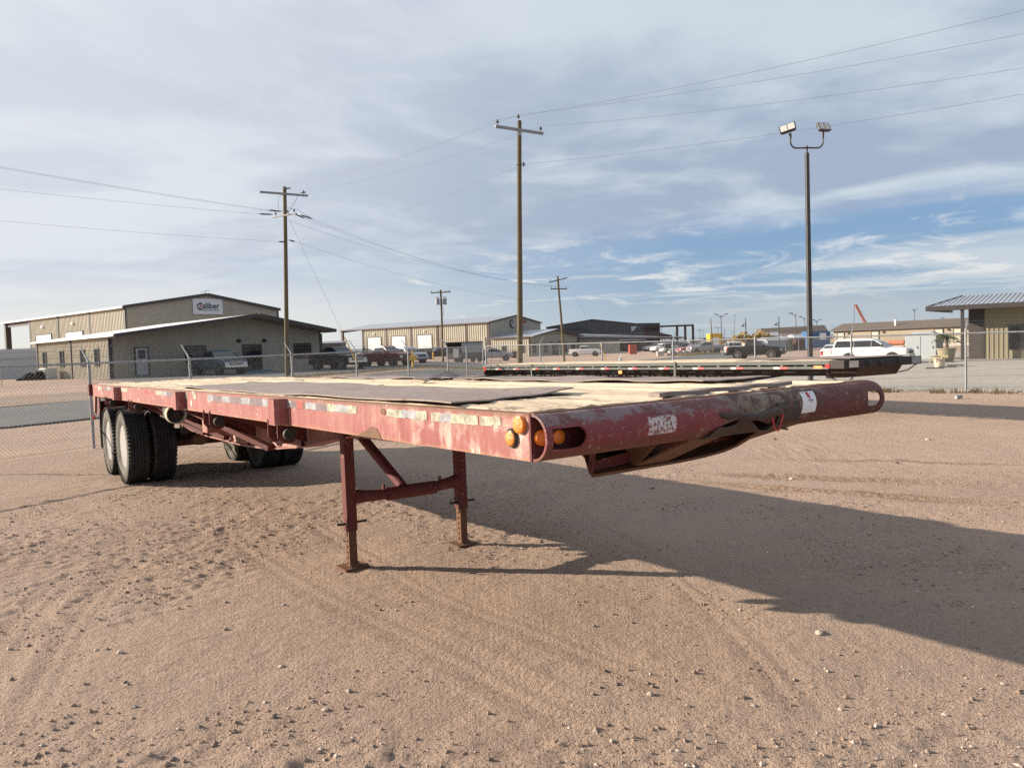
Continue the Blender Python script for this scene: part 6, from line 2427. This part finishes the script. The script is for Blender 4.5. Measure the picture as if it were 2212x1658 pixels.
    for sg in (1, -1):
        mb = MB()
        mb.box(bx_ - .015, sg * (bhw - .16), bzt - .42, bx_ + .16, sg * (bhw + .02), bzt - .06)
        part(mb, 'tail_light', 'red_lens', t)
        mb = MB()
        mb.box(gh[0][0] - .42, sg * (yy(zmin) + .02), zmin + .04, gh[0][0] - .26, sg * (yy(zmin) + .24), zmin + .22)
        part(mb, 'door_mirror', 'dark_plastic', t, bevel=.02)
    mb = MB()
    mb.box(bx_ - .12, -bhw, bzb - .08, bx_ + .1, bhw, bzb + .12)
    part(mb, 'bumper', 'chrome' if chrome else paint, t, bevel=.03)
    for sg in (1, -1):
        for xd in ([.95, -.15] if kind != 'sedan' else [.3, -.7]):
            mb = MB()
            mb.box(xd - .42, sg * (hwid - .002), zmin - .22, xd - .24, sg * (hwid + .022), zmin - .18)
            part(mb, 'handle', 'dark_plastic' if paint != 'car_white' else 'car_silver', t)
    if kind == 'pickup':
        mb = MB()
        mb.box(-2.82, -.80, 1.0, -1.08, .80, 1.365)
        part(mb, 'bed', 'dark_plastic', t)
    if kind == 'utility':
        mb = MB()
        mb.box(-2.9, -1.02, .75, -1.05, 1.02, 1.75)
        part(mb, 'service_body', paint, t, bevel=.03)
    return t


HD = math.radians(-43)
make_vehicle('pickup', 'blue-grey pickup with a chrome grille parked in front of the low office', 'pickup truck', -23.4, 61.5, HD, 'car_blue')
make_vehicle('pickup', 'black pickup with a chrome grille parked beside the maroon pickup', 'pickup truck', -14.9, 66.0, HD, 'car_black')
make_vehicle('pickup', 'maroon crew-cab pickup parked to the right of the black one', 'pickup truck', -12.0, 74.0, HD + .06, 'car_maroon', chrome=False)
make_vehicle('suv', 'silver car mostly hidden behind the maroon pickup', 'car', -11.4, 84.0, HD, 'car_silver', chrome=False)
make_vehicle('pickup', 'dark pickup in the open doorway of the second workshop', 'pickup truck', uX(955, 128), 128, math.radians(-160), 'car_black', chrome=False)
make_vehicle('utility', 'white service truck half hidden behind the grey box trailer', 'service truck', uX(1068, 120), 120, math.radians(5), 'car_silver', chrome=False)
make_vehicle('pickup', 'white pickup in front of the small gabled office', 'pickup truck', uX(1266, 143), 143, math.radians(-12), 'car_white', chrome=False)
make_vehicle('pickup', 'white pickup facing left under the dark awning, left of two', 'pickup truck', uX(1417, 185), 185, math.radians(200), 'car_white', chrome=False)
make_vehicle('pickup', 'white pickup facing left under the dark awning, right of two', 'pickup truck', uX(1480, 185), 185, math.radians(200), 'car_white', chrome=False)
make_vehicle('suv', 'white suv parked near the steel frame by a grey post', 'suv', uX(1432, 165), 165, math.radians(210), 'car_white', chrome=False)
make_vehicle('sedan', 'small white car left of the steel frame columns', 'car', uX(1454, 150), 150, math.radians(195), 'car_white', chrome=False)
make_vehicle('suv', 'dark suv parked left of the red car in the far row', 'suv', uX(1474, 160), 160, math.radians(20), 'car_black', chrome=False)
make_vehicle('sedan', 'bright red car in the far parking row', 'car', uX(1494, 140), 140, math.radians(190), 'car_red', chrome=False)
make_vehicle('sedan', 'silver car between the red car and the silver pickup', 'car', uX(1516, 140), 140, math.radians(200), 'car_silver', chrome=False)
make_vehicle('pickup', 'silver pickup facing left in the far parking row', 'pickup truck', uX(1525, 128), 128, math.radians(192), 'car_silver', chrome=False)
make_vehicle('pickup', 'black pickup parked side-on behind the right fence', 'pickup truck', uX(1635, 84), 84, HD + .12, 'car_black', chrome=False)
make_vehicle('suv', 'white car just behind the tail of the black pickup', 'car', uX(1585, 104), 104, math.radians(80), 'car_white', chrome=False)
make_vehicle('suv', 'large white suv parked side-on behind the nose of the black trailer', 'suv', 26.6, 56.6, HD + .05, 'car_white', chrome=False)
make_vehicle('sedan', 'white and black car half hidden behind the large white suv', 'car', uX(1806, 68), 68, math.radians(60), 'car_white', chrome=False)

# --- grey box trailer with an open bay
t = thing('box_trailer', 'grey enclosed utility trailer with an open bay and a white bin inside', 'trailer', (uX(1006, 98), 98, gz(uX(1006, 98), 98)), math.radians(3))
mb = MB()
mb.box(-.35, -1.1, .55, 2.3, 1.1, 2.55)
part(mb, 'body', 'box_grey', t, bevel=.04)
mb = MB()
mb.box(-2.3, -1.1, .50, 2.3, 1.1, .62)
mb.box(-2.3, .98, .6, -.35, 1.1, 2.5)
mb.box(-2.3, -1.1, .6, -2.2, 1.1, 2.5)
mb.box(-2.2, -1.1, .6, -.35, -1.02, 1.15)
part(mb, 'open_bay', 'box_interior', t)
mb = MB()
mb.box(-2.4, -1.2, 2.5, 2.35, 1.2, 2.6)
part(mb, 'roof', 'dark_plastic', t)
mb = MB()
mb.box(-.3, -1.16, .45, 2.2, -1.09, 1.2)
part(mb, 'skirt', 'dark_plastic', t)
for x in (1.05, 1.85, -.5, -1.0):
    mb = MB()
    mb.lathe([(0, .2), (0, .33), (.2, .33), (.2, .2)], (x, -1.2, .33), (0, 1, 0), 18)
    wh = part(mb, 'wheel', 'tyre', t, smooth=40)
    mb = MB()
    mb.cyl((x, -1.17, .33), (x, -1.1, .33), .2, n=14)
    part(mb, 'rim', 'steel_rim', wh)
t = thing('bin', 'white wheeled bin standing in the open bay of the grey box trailer', 'bin', (uX(988, 96.6), 96.6, gz(uX(990, 97), 97) + .55))
mb = MB()
mb.hexa([(-.28, -.28, 0), (.28, -.28, 0), (.28, .28, 0), (-.28, .28, 0), (-.33, -.33, 1.0), (.33, -.33, 1.0), (.33, .33, 1.0), (-.33, .33, 1.0)])
mb.box(-.36, -.36, 1.0, .36, .36, 1.12)
part(mb, 'body', 'white_paint', t, bevel=.03)

# --- yard furniture in the distance
def post_thing(name, label, cat, x, y, h, r, mat, extra=None):
    t = thing(name, label, cat, (x, y, gz(x, y)))
    mb = MB()
    mb.cyl((0, 0, -.1), (0, 0, h), r, n=10)
    part(mb, 'post', mat, t, smooth=40)
    return t


t = post_thing('marker_post', 'orange-yellow utility marker post with a small box beside the road', 'marker post', -8.0, 62.5, 1.05, .09, 'yellow_paint')
mb = MB()
mb.box(-.32, -.2, .62, .32, .2, 1.0)
mb.cyl((0, 0, 1.0), (-.02, 0, 1.5), .05, n=8)
part(mb, 'box', 'yellow_paint', t, bevel=.03)
for k, (u, Y) in enumerate(((938, 118), (1000, 118))):
    post_thing('bollard', 'yellow bollard at the %s side of the second workshop doorway' % ('left', 'right')[k], 'bollard', uX(u, Y), Y, 1.2, .11, 'yellow_paint')
t = thing('ac_unit', 'grey air-conditioning unit beside the low office side wall', 'air conditioner', mat=bmat(-30.851, 59.276, 0.814, 0.25) @ Matrix.Translation((-1.0, 11.9, 0)))
mb = MB()
mb.box(-.45, -.95, 0.05, .45, .95, 1.02)
part(mb, 'body', 'cabinet_grey', t, bevel=.03)
for q in range(8):
    mb = MB()
    mb.box(-.5, -.9, .14 + q * .105, -.45, .9, .2 + q * .105)
    part(mb, 'louvre', 'dark_plastic', t)
t = thing('wall', 'long pale grey wall panel at the far left edge', 'wall', (-62, 73, .2), math.radians(10))
mb = MB()
mb.box(-30, 0, -.3, 22.5, .3, 3.0)
part(mb, 'panel', 'wall_grey', t)
mb = MB()
mb.box(-30, -.04, 2.0, 22.5, 0, 2.08)
part(mb, 'seam', 'box_grey', t)


def lumpy(mb, c, rx, ry, rz, seed, n=9, m=6):
    r = random.Random(seed)
    rings = []
    for i in range(m):
        a = -pi / 2 + pi * (i + .5) / m
        rings.append([(c[0] + rx * math.cos(a) * math.cos(2 * pi * k / n) * r.uniform(.75, 1.2), c[1] + ry * math.cos(a) * math.sin(2 * pi * k / n) * r.uniform(.75, 1.2), c[2] + rz * math.sin(a) * r.uniform(.8, 1.2)) for k in range(n)])
    mb.loft(rings)


t = thing('tarp_heap', 'black tarpaulin heap lying against the pale wall at the far left', 'tarpaulin', (uX(72, 66), 66, gz(-40, 66)))
mb = MB()
lumpy(mb, (-.25, 0, .22), .55, .5, .42, 3)
lumpy(mb, (.55, 0, .25), .5, .5, .50, 4)
lumpy(mb, (-.95, 0, .02), .45, .4, .2, 5)
part(mb, 'heap', 'tarp_black', t, smooth=60)
# red dumpster and white litter near the small office
t = thing('dumpster', 'faded red metal bin beside the white pickup at the small office', 'dumpster', (uX(1371, 150), 150, -.5))
mb = MB()
mb.box(-.9, -.8, 0, .5, .8, 1.9)
part(mb, 'body', 'dumpster_red', t, bevel=.06)
for q in range(3):
    mb = MB()
    mb.box(-.92 + q * .5, -.86, .1, -.8 + q * .5, -.8, 1.8)
    part(mb, 'rib', 'dumpster_red', t)
t = thing('sign_board', 'small white folded board standing in dry weeds by the leaning pole', 'sign', (uX(1340, 82), 82, gz(10, 82)))
mb = MB()
mb.ext([(-.35, 0, 0), (.45, 0, 0), (.25, .0, .55), (.15, 0, .85), (-.05, 0, .4)], (0, .25, 0))
part(mb, 'board', 'white_paint', t)
t = thing('guy_guard', 'yellow slanting guy guard beside the leaning pole', 'guy guard', (uX(1310, 84), 84, gz(9, 84)))
mb = MB()
mb.cyl((0.15, 0, 0), (-.55, 0, 2.3), .05, n=8)
part(mb, 'guard', 'yellow_paint', t)
mb = MB()
mb.tube([(-.55, 0, 2.3), (-3.6, 3, 9.2)], .009, 4)
part(mb, 'wire', 'line_wire', t)
t = thing('mailbox', 'dark mailbox on a post beside the far road', 'mailbox', (uX(1444, 120), 120, -.5))
mb = MB()
mb.cyl((0, 0, 0), (0, 0, 1.4), .07, n=8)
part(mb, 'post', 'dark_plastic', t)
mb = MB()
mb.box(-.45, -.3, 1.2, .55, .3, 1.9)
part(mb, 'box', 'dark_plastic', t, bevel=.05)
for k, (u, w_) in enumerate(((1428, 1.0), (1452, .9), (1466, .7), (1478, .7), (1490, .8))):
    t = thing('concrete_block', 'pale concrete block at the roadside, %s of five' % ('first from the left', 'second from the left', 'middle one', 'second from the right', 'rightmost')[k], 'concrete block', (uX(u, 118), 118, -.5), .3 * k)
    mb = MB()
    mb.box(-w_ / 2, -.4, 0, w_ / 2, .4, .8)
    part(mb, 'block', 'concrete', t, bevel=.05)
# large electrical cabinet, planters, wheel stops on the gravel lot
t = thing('electrical_cabinet', 'large pale grey electrical cabinet standing on the gravel lot', 'cabinet', (uX(1998, 62), 62, -.43), HD)
mb = MB()
mb.box(-1.15, -.9, 0, 1.15, .9, 2.0)
cb = part(mb, 'body', 'cabinet_grey', t, bevel=.03)
mb = MB()
mb.hexa([(-1.2, -.95, 2.0), (1.2, -.95, 2.0), (1.2, .95, 2.0), (-1.2, .95, 2.0), (-.6, -.3, 2.25), (.6, -.3, 2.25), (.6, .3, 2.25), (-.6, .3, 2.25)])
part(mb, 'lid', 'cabinet_grey', t)
for x0 in (-1.1, .02):
    mb = MB()
    mb.box(x0, -.93, .1, x0 + 1.06, -.9, 1.9)
    d_ = part(mb, 'door', 'cabinet_grey', t)
    mb = MB()
    mb.box(x0 + .85, -.96, .9, x0 + .9, -.93, 1.1)
    part(mb, 'handle', 'dark_plastic', d_)


def pot(name, label, x, y, r0, r1, h, mat):
    t = thing(name, label, 'planter', (x, y, gz(x, y)))
    mb = MB()
    mb.lathe([(0, .001), (0, r0), (h * .5, (r0 + r1) * .52), (h * .92, r1 * .97), (h * .93, r1 * 1.06), (h, r1 * 1.06), (h, r1 * .9), (h * .9, r1 * .88), (h * .88, .001)], (0, 0, 0), (0, 0, 1), 24)
    part(mb, 'pot', mat, t, smooth=40)
    return t


def fronds(t, h, n, ln, seed, mat='leaf_green', wd=.09):
    r = random.Random(seed)
    mb = MB()
    for k in range(n):
        a = 2 * pi * k / n + r.uniform(-.3, .3)
        el = r.uniform(.1, 1.2)
        P = []
        for i in range(6):
            q = i / 5
            rr = ln * q * math.cos(el * (1 - q * .5))
            zz = h + ln * (q * math.sin(el) - .55 * q * q)
            P.append(Vector((math.cos(a) * rr, math.sin(a) * rr, zz)))
        sd = Vector((-math.sin(a), math.cos(a), 0))
        for i in range(5):
            w0, w1 = wd * (1 - abs(2 * i / 5 - .6) * .6), wd * (1 - abs(2 * (i + 1) / 5 - .6) * .6) * (i < 4)
            mid0, mid1 = P[i], P[i + 1]
            # leaflets on both sides
            for sg in (1, -1):
                b = mid0.lerp(mid1, .5)
                mb.add([mid0, b + sd * sg * w0 * 2.4 + Vector((0, 0, -.06)) + (mid1 - mid0) * .6, mid1], [(0, 1, 2)])
    part(mb, 'fronds', mat, t, kind='stuff', fix=False)


pt_ = pot('planter', 'big tan pot holding a short palm beside the porch post', uX(2046, 55.5), 55.5, .42, .62, 1.0, 'pot_tan')
mb = MB()
mb.tube([(0, 0, .85), (.03, 0, 1.3), (0, .02, 1.75)], [.13, .11, .10], 10)
part(mb, 'palm_trunk', 'trunk', pt_, smooth=50)
fronds(pt_, 1.72, 34, .95, 4)
ps = pot('planter', 'small cream pot with a grassy plant in front of the cabinet', uX(2031, 46.5), 46.5, .24, .34, .62, 'pot_cream')
fronds(ps, .56, 26, .55, 7, 'dry_weed', .04)
for k, (u, Y) in enumerate(((2021, 43.5), (2048, 45.0), (2066, 47.5))):
    x = uX(u, Y)
    t = thing('wheel_stop', 'dark rubber wheel stop on the gravel, %s of three by the pots' % ('nearest', 'middle', 'farthest')[k], 'wheel stop', (x, Y, gz(x, Y)), HD)
    mb = MB()
    mb.ext([(-.45, -.09, 0), (-.45, .09, 0), (-.45, .06, .12), (-.45, -.06, .12)], (.9, 0, 0))
    part(mb, 'block', 'rubber', t)
t = thing('tank', 'orange horizontal tank behind the hood of the white suv', 'tank', (uX(1938, 78), 78, -.43), HD)
mb = MB()
mb.cyl((-.75, 0, 1.25), (.75, 0, 1.25), .27, n=18)
mb.box(-.8, -.3, 0, -.7, .3, .95)
mb.box(.7, -.3, 0, .8, .3, .95)
part(mb, 'body', 'orange_paint', t, smooth=40)
t = thing('sign_board', 'small yellow warning board beside the orange tank', 'sign', (uX(1972, 74), 74, -.43), HD)
mb = MB()
mb.cyl((0, 0, 0), (0, 0, 1.8), .04, n=8)
mb.box(-.32, -.03, 1.1, .32, .03, 1.8)
part(mb, 'board', 'yellow_paint', t)
t = thing('crane', 'orange crane boom rising behind the mobile home', 'crane', (uX(1893, 260), 260, -.5))
mb = MB()
P0, P1 = Vector((0, 0, 0)), Vector((-6.6, 0, 12.6))
d_ = (P1 - P0).normalized()
sd = Vector((d_.z, 0, -d_.x))
for o1, o2 in ((.35, .35), (.35, -.35), (-.35, .35), (-.35, -.35)):
    mb.beam(P0 + sd * o1 + Vector((0, o2, 0)), P1 + sd * o1 * .6 + Vector((0, o2 * .6, 0)), .17, .17)
for q in range(14):
    a, b = P0.lerp(P1, q / 14), P0.lerp(P1, (q + 1) / 14)
    s1_ = 1 if q % 2 else -1
    mb.beam(a + sd * .32 * s1_ + Vector((0, -.33, 0)), b - sd * .32 * s1_ + Vector((0, -.33, 0)), .12, .12)
part(mb, 'boom', 'orange_paint', t)
mb = MB()
mb.tube([P1 + Vector((-.4, 0, 0)), (-7.2, 0, 2)], .08, 5)
part(mb, 'cable', 'wire_dark', t)
mb = MB()
mb.box(-2, -2, 0, 3, 2, 2.6)
part(mb, 'cab', 'orange_paint', t)

# --- far vegetation, weeds, hills and clutter
def crown(mb, c, rx, ry, rz, n, seed, leaf=.35):
    r = random.Random(seed)
    for k in range(n):
        while True:
            p = Vector((r.uniform(-1, 1), r.uniform(-1, 1), r.uniform(-1, 1)))
            if .25 < p.length < 1:
                break
        q = Vector((c[0] + p.x * rx, c[1] + p.y * ry, c[2] + p.z * rz))
        a, b = Vector((r.gauss(0, 1), r.gauss(0, 1), r.gauss(0, 1))).normalized() * leaf, Vector((r.gauss(0, 1), r.gauss(0, 1), r.gauss(0, 1))).normalized() * leaf
        mb.add([q - a, q + b, q + a, q - b], [(0, 1, 2, 3)])


for u, Y, wd, ht, lb, mt, sd in ((1630, 175, 9, 3.8, 'broad yellowing tree behind the far fence', 'yellow_leaf', 1),):
    t = thing('tree', lb, 'tree', (uX(u, Y), Y, -.5))
    mb = MB()
    mb.tube([(0, 0, 0), (.1, 0, 1.2), (0, 0, 2.2)], [.25, .2, .12], 8)
    for q in range(5):
        mb.tube([(0, 0, 1.2), (wd * .2 * math.cos(q * 1.3), wd * .1 * math.sin(q), 2.6)], [.12, .05], 6)
    part(mb, 'trunk', 'trunk', t)
    mb = MB()
    for q in range(6):
        crown(mb, (wd * (q / 5 - .5) * .8, 0, 2.3 + .5 * math.sin(q * 2.1)), wd * .18, 2.0, 1.1, 160, q, .28)
    part(mb, 'crown', mt, t, fix=False)
t = thing('bush', 'round brown bush against the light side wall of the small office', 'bush', (uX(1116, 150), 150, -.45))
mb = MB()
for q in range(3):
    crown(mb, (q * .5 - .5, 0, .7), .75, .7, .75, 120, q + 20, .16)
part(mb, 'crown', 'bush_brown', t, fix=False)
mb = MB()
mb.tube([(0, 0, 0), (.1, 0, .6)], .06, 6)
part(mb, 'stem', 'trunk', t)


def weeds(name, label, spots, h, seed, mat='dry_weed', n=26):
    r = random.Random(seed)
    mb = MB()
    for x, y, rad in spots:
        for k in range(n):
            a, d = r.uniform(0, 2 * pi), rad * r.random() ** .6
            px, py = x + math.cos(a) * d, y + math.sin(a) * d
            z = gz(px, py)
            hh = h * r.uniform(.4, 1.2)
            lx_, ly_ = r.gauss(0, .35) * hh, r.gauss(0, .35) * hh
            w_ = .012 * r.uniform(.6, 1.6) * (1 + y / 40)
            mb.add([(px - w_, py, z - .02), (px + w_, py, z - .02), (px + lx_ * .5 + w_ * .6, py + ly_ * .5, z + hh * .6), (px + lx_, py + ly_, z + hh), (px + lx_ * .5 - w_ * .6, py + ly_ * .5, z + hh * .6)], [(0, 1, 2, 3, 4)])
    o = mb.build(name, mat, kind='stuff', fix=False)
    o['label'] = label


r_ = random.Random(3)
fl = [(12.6 - 2.28 * k + r_.uniform(-.3, .3), 21.3 + 2.01 * k + r_.uniform(-.3, .3), r_.uniform(.15, .4)) for k in np.arange(-2.3, 3, .22)]
weeds('dry_weeds', 'dry weeds growing along the foot of the right fence', fl, .16, 2)
fl = [(x + r_.uniform(-.4, .4), y + r_.uniform(-.4, .4), .7) for x, y in zip(np.linspace(-17.2, 0, 40), np.linspace(44.6, 70, 40))]
weeds('dry_weeds', 'dry grass strip along the edge of the parking apron', fl, .22, 5, n=34)
fl = [(uX(u, 84) + r_.uniform(-.3, .3), 84 + r_.uniform(-1, 1), .6) for u in range(1250, 1350, 5)]
weeds('dry_weeds', 'dry weeds round the foot of the leaning pole', fl, .3, 6)
fl = [(uX(u, 116) + r_.uniform(-1, 1), 116 + r_.uniform(-2, 2), 1.2) for u in range(1480, 1530, 3)]
weeds('dry_weeds', 'straw-coloured grass beside the far road', fl, .4, 7, n=50)
t = thing('litter_can', 'flattened drink can on the dirt near the right fence', 'can', (uX(2072, 19.6), 19.6, ground_h(uX(2072, 19.6), 19.6) + .03), .4)
mb = MB()
mb.cyl((-.10, 0, .02), (.10, 0, .03), .045, n=10)
part(mb, 'can', 'galvanised', t)

# low dark ridge and scattered clutter on the horizon
mb = MB()
mb.grid(80, 4, lambda u, v: (-2600 + 5200 * u, 3200 + 500 * v, -4 + (12 + 9 * float(vn(np.float64(u * 9), np.float64(1.0), 3)) + 5 * float(vn(np.float64(u * 40), np.float64(1.0), 4))) * math.sin(pi * v)))
o = mb.build('hills', 'hill_haze', kind='structure', fix=False)
o['label'] = 'low hazy ridge along the horizon'
r_ = random.Random(8)
for k, (u0, u1, Y, h0, mt) in enumerate(((1465, 1492, 210, 1.6, 'siding_dark'), (1492, 1520, 260, 2.4, 'siding_tan'), (1520, 1536, 230, 2.0, 'box_grey'), (1590, 1612, 240, 2.6, 'siding_tan'), (1700, 1722, 130, 2.0, 'siding_tan'), (1660, 1700, 125, 1.9, 'box_grey'), (1722, 1742, 128, 2.2, 'trim_brown'), (700, 742, 190, 4.8, 'siding_dark'))):
    x0, x1 = uX(u0, Y), uX(u1, Y)
    t = thing('far_shed', ['low dark shed left of the frame columns', 'low tan shed behind the frame columns', 'small grey shed left of the yellow container', 'tan shed right of the yellow container', 'tan storage box left of the floodlight pole', 'grey storage box above the black pickup hood', 'brown storage box behind the floodlight pole', 'dark shed between the low office and the second workshop'][k], 'shed', (x0, Y, -.5))
    mb = MB()
    mb.box(0, 0, 0, x1 - x0, 5, h0)
    part(mb, 'wall', mt, t)
    mb = MB()
    mb.hexa([(-.2, -.2, h0), (x1 - x0 + .2, -.2, h0), (x1 - x0 + .2, 5.2, h0), (-.2, 5.2, h0), (0, 2, h0 + .5), (x1 - x0, 2, h0 + .5), (x1 - x0, 3, h0 + .5), (0, 3, h0 + .5)])
    part(mb, 'roof', 'roof_metal', t)
mb = MB()
for k in range(60):
    x, y = r_.uniform(40, 330), r_.uniform(320, 520)
    h_ = r_.uniform(4, 9)
    mb.cyl((x, y, -.5), (x, y, h_), .10, n=4)
    if k % 2:
        mb.beam((x - 1.2, y, h_ - .6), (x + 1.2, y, h_ - .6), .12, .12)
o = mb.build('distant_poles', 'wire_dark', kind='stuff', fix=False)
o['label'] = 'mass of tiny utility poles on the far horizon'
mb = MB()
for k in range(260):
    x, y = r_.uniform(-60, 420), r_.uniform(240, 700)
    s_ = r_.uniform(.8, 2.6)
    if abs(x / y - .1) < .12 and y < 260:
        continue
    crown(mb, (x, y, s_ * .4), s_ * 1.6, s_, s_ * .8, 14, k, s_ * .45)
o = mb.build('scrub', 'bush_brown', kind='stuff', fix=False)
o['label'] = 'scrub brush dotted over the far flat land'
